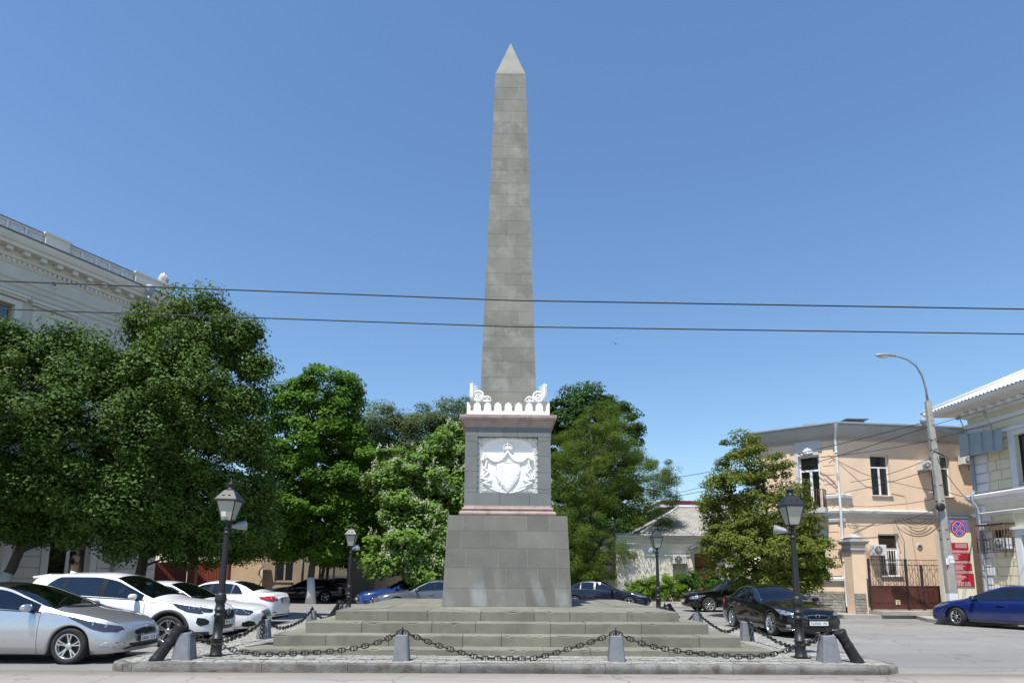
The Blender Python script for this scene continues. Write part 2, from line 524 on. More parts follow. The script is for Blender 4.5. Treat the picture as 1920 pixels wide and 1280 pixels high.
def square_faces(hb, ht, z0, z1):
    """four faces of a square frustum centred on the monument, front first, as a b c d"""
    f = []
    for k in range(4):
        r = Matrix.Rotation(k*PI/2, 4, 'Z')
        f.append([Vector((X0, YC, 0))+r @ Vector(p) for p in ((-hb,-hb,z0),(hb,-hb,z0),(ht,-ht,z1),(-ht,-ht,z1))])
    return f

mon = empty('obelisk_monument', 'tall grey stone obelisk on a white-crested pedestal and stepped base', 'monument', (X0, YC, 0))
MINV = Matrix.Translation((-X0, -YC, 0))
def mpart(mb, name, mats, **k):
    mb.v = [tuple(MINV @ Vector(p)) for p in mb.v]
    return mb.build(name, mats, mon, **k)

# steps
HS = [(5.114, .0, Z1), (4.636, Z1, Z2), (4.158, Z2, Z3), (3.68, Z3, Z4)]
for si, (h, z0, z1) in enumerate(HS):
    mb = MB()
    mb.bx(X0-h+.012, X0+h-.012, YC-h+.012, YC+h-.012, max(z0-.02, .02), z1-.006, 1)
    for k, f in enumerate(square_faces(h, h, z0+.001, z1)):
        n = int(2*h/1.05)
        if k == 0:
            js = [(i+random.uniform(-.33, .33))/n for i in range(1, n)]
        else: js = [(i+random.uniform(-.3, .3))/n for i in range(1, n)]
        # risers and the treads behind them belong to one block
        a, b, c, d = f
        inn = (Vector((X0, YC, z1))-(c+d)/2); inn.z = 0; inn.normalize()
        seg = [0]+js+[1]
        for i in range(len(seg)-1):
            s0 = seg[i]+(.006/(2*h) if i else 0); s1 = seg[i+1]-(.006/(2*h) if i < len(seg)-2 else 0)
            o = random.uniform(-.004, .004); zz = random.uniform(-.004, .004)
            m_ = int((s1-s0)*2*h/.12)+1
            rows = []
            dep = .62 if si < 3 else .9
            for q in range(m_+1):
                s = s0+(s1-s0)*q/m_
                p0 = lerp(a, b, s)-inn*o; p1 = lerp(d, c, s)-inn*o
                ch = .016*max(0, random.gauss(-.2, .9))
                # mitre the block at the corners so that two faces never share a plane
                w = s*2*h; dd = min(dep, w, 2*h-w) if k % 2 == 0 else min(dep, w, 2*h-w)
                rows.append([p0, p1+Vector((0,0,-.014-ch)), p1+inn*(.012+ch)+Vector((0,0,zz)), p1+inn*max(.013+ch, dd-.0015)+Vector((0,0,zz))])
            mb.grid(rows, 0, False)
    if si == 3:      # slabs of the platform inside the edge course
        y = YC-h+.905
        while y < YC+h-.92:
            dpt = min(random.uniform(.7, .95), YC+h-.905-y)
            x = X0-h+.905
            while x < X0+h-.92:
                w = min(random.uniform(.8, 1.4), X0+h-.905-x)
                mb.bx(x+.004, x+w-.004, y+.004, y+dpt-.004, z1-.03, z1-.002+random.uniform(-.003, .003), 0)
                x += w
            y += dpt
    mpart(mb, 'step', [M['step'], M['joint_dark']])

# plinth
mb = MB()
ts = [0, .197, .419, .633, .828, 1]
front = [[.316,.463,.637,.878],[.2,.49,.74,.9],[.165,.424,.66,.9],[.12,.365,.586,.757],[.13,.314,.658,.844]]
PB, PT, ZPL = 1.603, 1.515, 3.165
mb.frustum((X0, YC), PB-.006, PT-.006, Z4, ZPL-.004, 1)
for k, f in enumerate(square_faces(PB, PT, Z4, ZPL)):
    blocks(mb, *f, ts, front if k == 0 else rand_joints(5), gap=.010)
mb.bx(X0-PT+.004, X0+PT-.004, YC-PT+.004, YC+PT-.004, ZPL-.02, ZPL, 0)
mpart(mb, 'plinth', [M['plinth'], M['mortar_light']])

# mouldings (square lathe)
def sq_mould(prof, c=(0, 0)):
    mb = MB()
    for k in range(4):
        r = Matrix.Rotation(k*PI/2, 4, 'Z')
        rows = []
        for s in (-1, 1):
            rows.append([Vector((X0, YC, 0))+r @ Vector((s*h, -h, z)) for h, z in prof])
        mb.grid(rows, 0, False)
    h, z = prof[-1]
    mb.add([(X0-h,YC-h,z),(X0+h,YC-h,z),(X0+h,YC+h,z),(X0-h,YC+h,z)], [(0,1,2,3)])
    h, z = prof[0]
    mb.add([(X0-h,YC-h,z),(X0+h,YC-h,z),(X0+h,YC+h,z),(X0-h,YC+h,z)], [(3,2,1,0)])
    return mb
def torus_prof(h, z, r, n=6, a0=-90, a1=90):
    return [(h+r*math.cos(R(a0+(a1-a0)*i/n)), z+r*math.sin(R(a0+(a1-a0)*i/n))) for i in range(n+1)]
prof = [(1.235, ZPL+.001)]+torus_prof(1.19, ZPL+.075, .068)+[(1.175, ZPL+.15), (1.185, ZPL+.165)]+torus_prof(1.155, ZPL+.205, .035)+[(1.142, ZPL+.245), (1.135, ZPL+.30)]
mpart(sq_mould(prof), 'base_moulding', [M['granite_red']])

# pedestal die with the recessed panel
ZD0, ZD1, HD = ZPL+.301, 5.545, 1.13
PX0, PX1, PZ0, PZ1, PDEP = X0-.80, X0+.79, 3.80, 5.29, .16
mb = MB()
mb.bx(X0-HD+.006, X0+HD-.006, YC-HD+PDEP+.02, YC+HD-.006, ZD0, ZD1, 1)
fs = square_faces(HD, HD, ZD0, ZD1)
for k in (1, 2, 3):
    blocks(mb, *fs[k], [0,.17,.36,.55,.74,1], [[.4,.7],[.25,.75],[.3,.62],[.22,.74],[.36,.7]], gap=.007)
yf, yb = YC-HD, YC-HD+PDEP+.02
def fb(x0, x1, z0, z1): mb.bx(x0+.0035, x1-.0035, yf+random.uniform(-.001, .001), yb, z0+.0035, z1-.0035, 0)
xl, xr = X0-HD, X0+HD
for x0_, x1_ in ((xl, xl+.33), (xl+.33, xl+1.02), (xl+1.02, xl+1.38), (xl+1.38, xr)): fb(x0_, x1_, PZ1, ZD1)
for x0_, x1_ in ((xl, xl+.92), (xl+.92, xl+1.70), (xl+1.70, xr)): fb(x0_, x1_, ZD0, PZ0)
for x0_, x1_ in ((xl, PX0), (PX1, xr)):
    zz = [PZ0, PZ0+.12, PZ0+.56, PZ0+.97, PZ1-.13, PZ1] if x0_ == xl else [PZ0, PZ0+.10, PZ0+.54, PZ0+.98, PZ1-.12, PZ1]
    for i in range(5): fb(x0_, x1_, zz[i], zz[i+1])
mpart(mb, 'pedestal', [M['die'], M['joint_dark']])

# carved coat-of-arms panel: one height field of white marble
def relief():
    nx, nz = 260, 244
    U, V = np.meshgrid(np.linspace(-1, 1, nx), np.linspace(-1, 1, nz))
    X = 690+572*U; Y = 630-535*V            # drawing coordinates of the carving
    def seg(pts, r, amp, closed=False):
        d = np.full_like(X, 1e9)
        P = np.array(pts, float)
        for a, b in zip(P[:-1], P[1:]):
            ab = b-a; L = (ab@ab)+1e-9
            t = np.clip(((X-a[0])*ab[0]+(Y-a[1])*ab[1])/L, 0, 1)
            d = np.minimum(d, np.hypot(X-a[0]-t*ab[0], Y-a[1]-t*ab[1]))
        return amp*np.sqrt(np.clip(1-(d/r)**2, 0, 1))
    def curve(p0, p1, p2, n=10): # quadratic
        t = np.linspace(0, 1, n)[:, None]
        p0, p1, p2 = map(np.array, (p0, p1, p2))
        return (1-t)**2*p0+2*t*(1-t)*p1+t**2*p2
    def inside(poly, soft=10):
        # signed distance to a polygon, smoothed to 0..1
        P = np.array(poly, float); d = np.full_like(X, 1e9); ins = np.zeros_like(X, bool)
        for a, b in zip(P, np.roll(P, -1, 0)):
            ab = b-a
            t = np.clip(((X-a[0])*ab[0]+(Y-a[1])*ab[1])/((ab@ab)+1e-9), 0, 1)
            d = np.minimum(d, np.hypot(X-a[0]-t*ab[0], Y-a[1]-t*ab[1]))
            cr = ((a[1] > Y) != (b[1] > Y)) & (X < (b[0]-a[0])*(Y-a[1])/(b[1]-a[1]+1e-9)+a[0])
            ins ^= cr
        s = np.where(ins, d, -d)
        return np.clip(s/soft, 0, 1), s
    H = np.zeros_like(X)
    med = (np.abs((X-690)/505)**3.2+np.abs((Y-640)/500)**3.0)
    border = np.clip((med-1)*6, 0, 1)
    # border of scrolls
    cs = []
    for i in range(10): cs += [(160, 160+i*108, 1 if i % 2 else -1), (1215, 160+i*108, -1 if i % 2 else 1)]
    for i in range(1, 10): cs += [(160+i*106, 150 if i in (1, 2, 8, 9) else 108, 1 if i % 2 else -1), (160+i*106, 1110 if 2 < i < 8 else 1085, 1 if i % 2 else -1)]
    cs += [(255, 255, 1), (1120, 255, -1), (265, 1010, 1), (1110, 1010, -1)]
    sc = np.zeros_like(X)
    for cx, cy, s in cs:
        r = np.hypot(X-cx, Y-cy); a = np.arctan2(Y-cy, X-cx)*s
        ph = (r/21-a/(2*PI)) % 1
        rid = np.clip(np.cos((ph-.5)*2*PI)*.55+.80, .15, 1)*np.clip((62-r)/12, 0, 1)
        sc = np.maximum(sc, rid)
    H += border*(.010+.042*sc)
    H += np.clip(1-np.abs(med-1)*9, 0, 1)*.012
    # mantle, drawn wide enough to fill the medallion
    XO, YO = X, Y
    X = 690+(XO-690)/1.17; Y = 660+(YO-660)/1.05
    man = [(690,350),(560,420),(400,470),(345,520),(350,640),(330,760),(300,860),(330,960),(440,1050),(560,1110),(690,1135),(820,1110),(940,1050),(1050,970),(1085,880),(1060,760),(1040,650),(1050,530),(1000,480),(820,430)]
    mi_, sd = inside(man, 26)
    fold = .5+.5*np.cos((X-690)/26+np.abs(X-690)*(Y-400)/26000)
    H = np.maximum(H, mi_**.5*.052+mi_*fold*.010*np.clip((np.abs(X-690)-120)/60, 0, 1))
    for s in (-1, 1):
        m_ = lambda q: [(690+s*(x-690), y) for x, y in q]
        # swags of the mantle
        for o, r_, am in ((0, 34, .115), (-42, 26, .095), (-78, 22, .08)):
            H = np.maximum(H, seg(m_(curve((690,375+o*.2),(830,700+o*1.2),(1010,490+o*.35))), r_, am))
        H = np.maximum(H, seg(m_([(1010,470),(1065,520)]), 46, .11)); H = np.maximum(H, seg(m_([(1055,455),(1085,540)]), 30, .12))
        # rippling edges
        zz = [(1030,560),(1040,650),(1065,700),(1000,770),(1105,880),(960,910),(1080,960),(985,1000)]
        H = np.maximum(H, seg(m_(zz), 26, .10)); H = np.maximum(H, seg(m_([(1040,700),(1095,820),(1040,940)]), 22, .08))
        # scrolling hem
        H = np.maximum(H, seg(m_(curve((1040,1000),(900,1120),(690,1140))), 18, .075))
        H = np.maximum(H, seg(m_([(880,600),(930,620),(890,800),(840,930)]), 16, .072))
    # shield
    sh = [(505,600),(600,575),(690,590),(780,575),(880,600),(885,720),(865,850),(800,970),(690,1105),(580,970),(515,850),(500,720)]
    si_, sd = inside(sh, 22)
    H = np.where(si_ > 0, np.maximum(H*(1-si_), .050+.042*si_**.6), H)
    H = np.maximum(H, seg(sh+[sh[0]], 9, .098))
    q = lambda pts, r, a: seg(pts, r, a)
    for el in ([(690,600),(690,1080)],[(520,800),(870,800)]): H = np.maximum(H, q(el, 6, .099))
    for pts, r_ in (([(540,690),(600,650),(660,690)],12),([(560,750),(600,720),(640,760)],14),([(600,640),(600,770)],12),([(540,780),(660,780)],8),
                    ([(720,690),(865,690)],11),([(785,640),(785,740)],8),([(760,755),(810,755)],10),([(770,825),(830,825)],10),
                    ([(590,1010),(660,935)],12),([(545,950),(600,900)],12),([(620,890),(650,900)],9),([(720,880),(800,930)],12),([(720,960),(770,900)],11),([(675,1020),(690,1040)],9)):
        H = np.maximum(H, q(pts, r_*.9, .097))
    # crown
    X = 690+(XO-690)/.92; Y = 300+(YO-300)/.92-6
    ci, _ = inside([(600,345),(590,270),(605,225),(660,215),(690,185),(720,215),(780,225),(795,275),(780,345)], 40)
    H = np.maximum(H, ci**.5*.10)
    for pts in ([(605,330),(775,335)], [(600,300),(785,305)], [(690,190),(690,330)], curve((605,300),(600,210),(690,215)), curve((780,300),(790,210),(690,215))):
        H = np.maximum(H, q(pts, 14, .122))
    H = np.maximum(H, q([(690,185),(690,200)], 20, .12))
    W_, Hh = (PX1-PX0)/2, (PZ1-PZ0)/2
    cx, cz = (PX0+PX1)/2, (PZ0+PZ1)/2
    yb_ = YC-HD+PDEP
    co = np.stack([cx+U*W_, yb_-H*.95, cz+V*Hh], -1).reshape(-1, 3)
    mb = MB()
    idx = np.arange(nx*nz).reshape(nz, nx)
    F = np.stack([idx[:-1,:-1], idx[:-1,1:], idx[1:,1:], idx[1:,:-1]], -1).reshape(-1, 4)
    mb.add([tuple(p) for p in co.tolist()], [tuple(f) for f in F.tolist()], 0, True)
    mb.bx(PX0, PX1, yb_+.0005, yb_+.018, PZ0, PZ1, 0)
    return mb
o = mpart(relief(), 'relief_panel', [M['marble']], recalc=False)
o['label'] = 'white carved panel with a crowned shield under a draped mantle'

# cornice
zc = ZD1
prof = [(1.138, zc), (1.15, zc+.035), (1.165, zc+.05), (1.165, zc+.075)]+[(1.165+.085*(1-math.cos(R(90*i/6))), zc+.075+.12*math.sin(R(90*i/6))) for i in range(7)]+[(1.268, zc+.20), (1.268, zc+.225), (1.28, zc+.235), (1.28, zc+.31), (1.13, zc+.345)]
mpart(sq_mould(prof), 'cornice', [M['granite_red']])
ZC = zc+.345

# white crest of merlons
mb = MB()
def merlon_outline(first):
    p = []
    b, t = .125, .335
    p_ = []
    w = .098
    half = [(-w, b+.03), (-w, b+.12), (-w+.018, b+.125), (-w+.018, b+.165), (-.06, b+.19), (-.045, b+.185), (-.032, b+.208), (0, b+.222)]
    return half
hh = 1.105
stp = 2*hh/8
for k in range(4):
    r = Matrix.Rotation(k*PI/2, 4, 'Z')
    poly = [(-hh, 0)]
    poly = []
    for i in range(9):
        c = -hh+i*stp
        L = merlon_outline(True); Rr = [(-x, y) for x, y in L[:-1]][::-1]
        pts = [(c+x, y) for x, y in (L+Rr)]
        if i == 0: pts = [(x, y) for x, y in pts if x >= c-1e-6]
        if i == 8: pts = [(x, y) for x, y in pts if x <= c+1e-6]
        poly += pts
        if i < 8:
            m_ = c+stp/2
            poly += [(c+.098, .125), (m_-.018, .118), (m_-.012, .095), (m_+.012, .095), (m_+.018, .118), (c+stp-.098, .125)]
    th = .07
    e = .002 if k % 2 else 0
    top = poly
    # faces as a strip between the outline and the base line
    T = Matrix.Translation((X0, YC, ZC)) @ r
    for yy, fl in ((-hh-e, 0), (-hh+th, 1)):
        for (xa, za), (xb, zb) in zip(top[:-1], top[1:]):
            q = [(xa, yy, 0), (xb, yy, 0), (xb, yy, zb), (xa, yy, za)]
            mb.add([T @ Vector(v) for v in q], [(0,1,2,3)])
    for (xa, za), (xb, zb) in zip(top[:-1], top[1:]):
        q = [(xa, -hh-e, za), (xb, -hh-e, zb), (xb, -hh+th, zb), (xa, -hh+th, za)]
        mb.add([T @ Vector(v) for v in q], [(0,1,2,3)])
mpart(mb, 'crest', [M['marble']], weld=.0006)

# block under the shaft
mb = MB()
ZB0, ZB1, HB = ZC-.02, ZC+.385, 1.03
mb.frustum((X0, YC), HB-.006, HB-.006, ZB0, ZB1-.006, 1)
for f in square_faces(HB, HB, ZB0, ZB1-.002): blocks(mb, *f, [0, 1], [[.3, .66]], gap=.008)
mb.bx(X0-HB+.03, X0+HB-.03, YC-HB+.03, YC+HB-.03, ZB1-.03, ZB1, 0)
mpart(mb, 'shaft_base', [M['shaft'], M['mortar_grey']])

# corner scroll ornaments
def scroll_mesh():
    """acanthus scroll in the XZ plane, corner at x=0, growing to +x; y is thickness"""
    mb = MB()
    k = .00318
    def P(x, y, yy=0): return Vector(((x-132)*k, yy, (236-y)*k))
    def tube(pts, r): mb.tube(pts, [q*1.3 for q in r] if isinstance(r, list) else r*1.3, 7)
    # big volute
    cx, cy = 203, 186
    pts = []
    for i in range(40):
        a = R(-150)+i*R(19); rr = 46*(1-i/46)
        pts.append(P(cx+rr*math.cos(a), cy+rr*math.sin(a), -.012*math.sin(i*.2)))
    tube(pts, [.026*(1-.6*i/40) for i in range(40)])
    # stem down to the tail and the small tail scroll
    tube([P(160,205), P(180,228), P(215,232), P(240,215), P(255,192), P(280,186), P(300,200), P(306,216), P(322,222)], [.02,.024,.024,.022,.02,.018,.015,.012,.008])
    pts = [P(272+15*(1-i/22)*math.cos(R(200)+i*R(24)), 212+15*(1-i/22)*math.sin(R(200)+i*R(24))) for i in range(18)]
    tube(pts, .011)
    # tall outer blade, curling outwards at the top
    tube([P(150,225), P(140,190), P(138,150), P(140,115), P(138,92), P(132,80), P(126,78)], [.035,.038,.034,.03,.026,.02,.008])
    # leaf lobes along the blade
    for (x0, y0, x1, y1, x2, y2, r) in ((142,200,165,175,186,150,.026),(141,175,160,150,192,130,.026),(141,150,160,126,196,112,.024),(140,125,158,102,196,98,.022),(139,105,150,90,172,82,.018)):
        pts = []
        for i in range(8):
            t = i/7
            pts.append(P((1-t)**2*x0+2*t*(1-t)*x1+t*t*x2, (1-t)**2*y0+2*t*(1-t)*y1+t*t*y2, -.02*math.sin(t*PI)))
        tube(pts, [r*(1-.75*i/7) for i in range(8)])
    # rosette filling the volute
    for i in range(6):
        a = R(60*i)
        mb.sphere(P(cx+16*math.cos(a), cy+16*math.sin(a), -.012), (.03,.03,.03), 8)
    # backing web so that the scroll is solid
    web = [P(138,236), P(138,130), P(165,165), P(200,150), P(235,175), P(240,215), P(300,222), P(316,236)]
    mb.prism([(p.x, p.z) for p in web], .05, Matrix(((1,0,0,0),(0,0,-1,.035),(0,1,0,0),(0,0,0,1))))
    return mb
sm = scroll_mesh()
for k in range(4):
    mb = MB()
    for w in (0, 1):
        T = Matrix.Translation((X0, YC, ZB1)) @ Matrix.Rotation(k*PI/2, 4, 'Z')
        if w == 0: L = Matrix.Translation((-HB+.005, -HB+.06, 0))
        else: L = Matrix(((0,1,0,-HB+.06),(1,0,0,-HB+.005),(0,0,1,0),(0,0,0,1)))
        mb.add(sm.v, sm.f, 0, True, T @ L)
    mpart(mb, 'scroll_ornament', [M['marble']])

# shaft
mb = MB()
ZS0, ZS1, HS0, HS1 = ZB1, 16.60, .772, .458
n = 26
tz = [0]
for i in range(n): tz.append(tz[-1]+random.uniform(.85, 1.15))
tz = [t/tz[-1] for t in tz]
mb.frustum((X0, YC), HS0-.005, HS1-.005, ZS0-.01, ZS1, 1)
for k, f in enumerate(square_faces(HS0, HS1, ZS0, ZS1)):
    js = []
    for i in range(n):
        js.append([[.36+random.uniform(-.08,.08), .72+random.uniform(-.06,.06)], [random.uniform(.42,.58)], [random.uniform(.2,.32), random.uniform(.6,.75)]][i % 3])
    blocks(mb, *f, tz, js, gap=.006)
mpart(mb, 'shaft', [M['shaft'], M['mortar_grey']])
mb = MB()
M['pyr'] = surf('pyramidion_stone', (.245,.240,.208), .8, .14, 2.5, 50, .2, .005)
mb.frustum((X0, YC), HS1+.004, HS1+.004, ZS1, ZS1+.055)
hp = HS1-.012
z0, z1 = ZS1+.055, 18.10
zm = z0+.28
f_ = lambda z: hp*(z1-z)/(z1-z0)
mb.frustum((X0, YC), hp, f_(zm), z0, zm)
mb.frustum((X0, YC), f_(zm)-.003, .004, zm, z1)
mpart(mb, 'pyramidion', [M['pyr']])

# ------------------------------------------------------------------ bollards, chains, cannons
BX = 5.80
def bollard(x, y, label, big=False, rz=0):
    t = empty('stone_bollard', label, 'bollard', (x, y, ZP-.02), rz, 'stone bollards round the monument')
    mb = MB()
    hb, ht, h = (.168, .115, .49) if big else (.145, .110, .47)
    vs = []
    c = .025
    for hh_, z in ((hb, 0), (ht, h-.012), (ht-.012, h)):
        vs += [(-hh_,-hh_+c,z),(-hh_+c,-hh_,z),(hh_-c,-hh_,z),(hh_,-hh_+c,z),(hh_,hh_-c,z),(hh_-c,hh_,z),(-hh_+c,hh_,z),(-hh_,hh_-c,z)]
    fs = [tuple(range(16, 24))]
    for r_ in (0, 8):
        for i in range(8): fs.append((r_+i, r_+(i+1) % 8, r_+8+(i+1) % 8, r_+8+i))
    mb.add(vs, fs)
    mb.build('stone', M['bollard'], t)
    mb = MB()
    pts = [(.0, .055*math.cos(a)*.9, h+.045+.06*math.sin(a)) for a in [R(-50+28*i) for i in range(11)]]
    mb.tube(pts, .013, 7)
    mb.tube([(0,0,h-.02),(0,0,h+.11),(0,.006,h+.135)], .011, 6)
    mb.build('iron_staple', M['iron'], t)
    return t
g3 = BX/3
side = {'front': 'on the front kerb side', 'left': 'beside the white cars', 'right': 'beside the black saloon'}
spots = [
 (-BX, -BX, 'large corner bollard behind the leaning cannon next to the silver hatchback', True),
 (-g3, -BX, 'small square bollard at the front, in line with the left edge of the obelisk plinth', False),
 (g3, -BX, 'small square bollard at the front, in line with the right half of the steps', False),
 (BX, -BX, 'large corner bollard beside the cannon in front of the black saloon', True),
 (-BX, -g3, 'bollard with a hanging chain end in front of the white saloon nose', False),
 (BX, -g3, 'bollard beside the rear door of the black saloon', False),
 (-BX, g3, 'farther side bollard near the white saloon tail', False),
 (BX, g3, 'farther side bollard in front of the black sports utility wheel', False),
 (-BX, BX, 'back corner bollard half hidden beyond the left end of the steps', False),
 (BX, BX, 'back corner bollard half hidden beyond the right end of the steps', False),
]
for dx, dy, lab, big in spots: bollard(X0+dx, YC+dy, lab, big)

def chain(a, b, sag, label, rz_off=0.0):
    a, b = Vector(a), Vector(b)
    t = None
    mb = MB()
    N = 200
    pts = []
    for i in range(N+1):
        s = i/N
        p = a.lerp(b, s); p.z -= 4*sag*s*(1-s)*(1+.12*math.sin(s*7+a.x))
        p.z = max(p.z, ZP+.035)
        p += Vector((.01*math.sin(s*31+a.y), .01*math.cos(s*27), 0))
        pts.append(p)
    acc = [0]
    for p, q in zip(pts[:-1], pts[1:]): acc.append(acc[-1]+(q-p).length)
    pitch = .108
    n = int(acc[-1]/pitch)
    for i in range(n):
        sA = (i+.5)/n*acc[-1]
        k = min(max(int(np.searchsorted(acc, sA)), 1), N)
        p = pts[k]; d = (pts[min(k+1, N)]-pts[k-1]).normalized()
        up = Vector((0,0,1)); sd = d.cross(up).normalized(); up2 = sd.cross(d)
        ang = random.uniform(-.2, .2)+(0 if i % 2 else PI/2)
        w = sd*math.cos(ang)+up2*math.sin(ang)
        L, Wd, r = .070, .040, .0105
        ring = []
        for q in range(12):
            aa = 2*PI*q/12
            ring.append(p+d*(L*math.copysign(abs(math.cos(aa))**.8, math.cos(aa)))+w*(Wd*math.copysign(abs(math.sin(aa))**.7, math.sin(aa))))
        mb.tube(ring, r, 6, closed=True)
        mb.tube([p-w*Wd, p+w*Wd], .010, 5)
    o = mb.build('iron_chain', M['chain'])
    return tag(o, label, 'chain', 'iron chains between the bollards')
zt = ZP+.50
def B(dx, dy): return Vector((X0+dx, YC+dy, zt))
ch = [((-BX,-BX),(-g3,-BX),.44,'slack iron chain at the front left, passing the foot of the lamp post'),
      ((-g3,-BX),(g3,-BX),.45,'long sagging iron chain in front of the middle of the steps'),
      ((g3,-BX),(BX,-BX),.43,'sagging iron chain at the front right, running up to the corner bollard'),
      ((-BX,-BX),(-BX,-g3),.38,'iron chain running back from the corner bollard past the white sports utility car'),
      ((BX,-BX),(BX,-g3),.38,'iron chain running back from the right corner beside the black saloon wheel'),
      ((-BX,-g3),(-BX,g3),.40,'iron chain on the left side in front of the white saloon tail'),
      ((BX,-g3),(BX,g3),.40,'iron chain on the right side below the rear door of the black saloon'),
      ((-BX,g3),(-BX,BX),.40,'farthest iron chain on the left side of the steps'),
      ((BX,g3),(BX,BX),.40,'farthest iron chain on the right side of the steps')]
for a, b, s, l in ch: chain(B(*a), B(*b), s, l)
# loose ends hanging from two side bollards
for sx, lab in ((-1, 'short loose chain end hanging down the bollard by the white saloon'), (1, 'short loose chain end hanging down the bollard by the black saloon')):
    p = B(sx*BX+.02, -g3-.17)
    mb = MB()
    for i in range(5):
        c = Vector((p.x+(.012 if i % 2 else -.008), p.y-.012*i, p.z-.045-.095*i))
        w = Vector((1,0,0)) if i % 2 else Vector((.3,1,0)).normalized()
        ring = [c+Vector((0,0,1))*(.066*math.cos(2*PI*q/12))+w*(.042*math.sin(2*PI*q/12)) for q in range(12)]
        mb.tube(ring, .012, 6, closed=True)
    mb.tube([B(sx*BX, -g3)+Vector((0,0,-.02)), p+Vector((0,.05,.03)), p], .012, 6)
    tag(mb.build('iron_chain', M['chain']), lab, 'chain', 'iron chains between the bollards')

def cannon(base, top, label, r=.092):
    b, t_ = Vector(base), Vector(top)
    L = (t_-b).length
    o = empty('cannon_barrel', label, 'cannon', base, 0, 'old cannon barrels set as corner guards')
    mb = MB()
    prof = [(r*1.18,-.02),(r*1.2,.06),(r*1.12,.09),(r*1.08,.10),(r*1.02,L*.5),(r*1.06,L*.5+.015),(r*1.06,L*.5+.04),(r*1.0,L*.5+.055),(r*.93,L-.20),(r*1.0,L-.19),(r*1.0,L-.17),(r*.95,L-.15),(r*1.05,L-.10),(r*1.2,L-.04),(r*1.18,L-.01),(r*1.0,L),(r*.5,L+.002)]
    q = (t_-b).to_track_quat('Z', 'Y').to_matrix().to_4x4()
    mb.lathe(prof, n=22, M=q)
    mb.build('barrel', M['iron'], o)
    mb = MB(); mb.lathe([(r*.5,L+.003),(r*.48,L-.05),(0,L-.06)], n=16, M=q, cap=False)
    mb.build('bore', plain('bore_dark', (.01,.01,.01), .9), o)
    return o
cannon((-6.03, 11.62, ZP-.03), (-5.68, 11.78, ZP+.60), 'iron cannon barrel leaning against the bollard by the silver hatchback')
cannon((6.50, 11.78, ZP-.03), (6.19, 11.80, ZP+.55), 'iron cannon barrel leaning at the right front corner of the kerb')
cannon((-6.15, 23.75, ZP-.03), (-5.75, 23.6, ZP+.55), 'small distant cannon barrel at the left back corner of the steps', .09)
cannon((6.55, 23.75, ZP-.03), (6.15, 23.6, ZP+.5), 'small distant cannon barrel at the right back corner of the steps', .09)

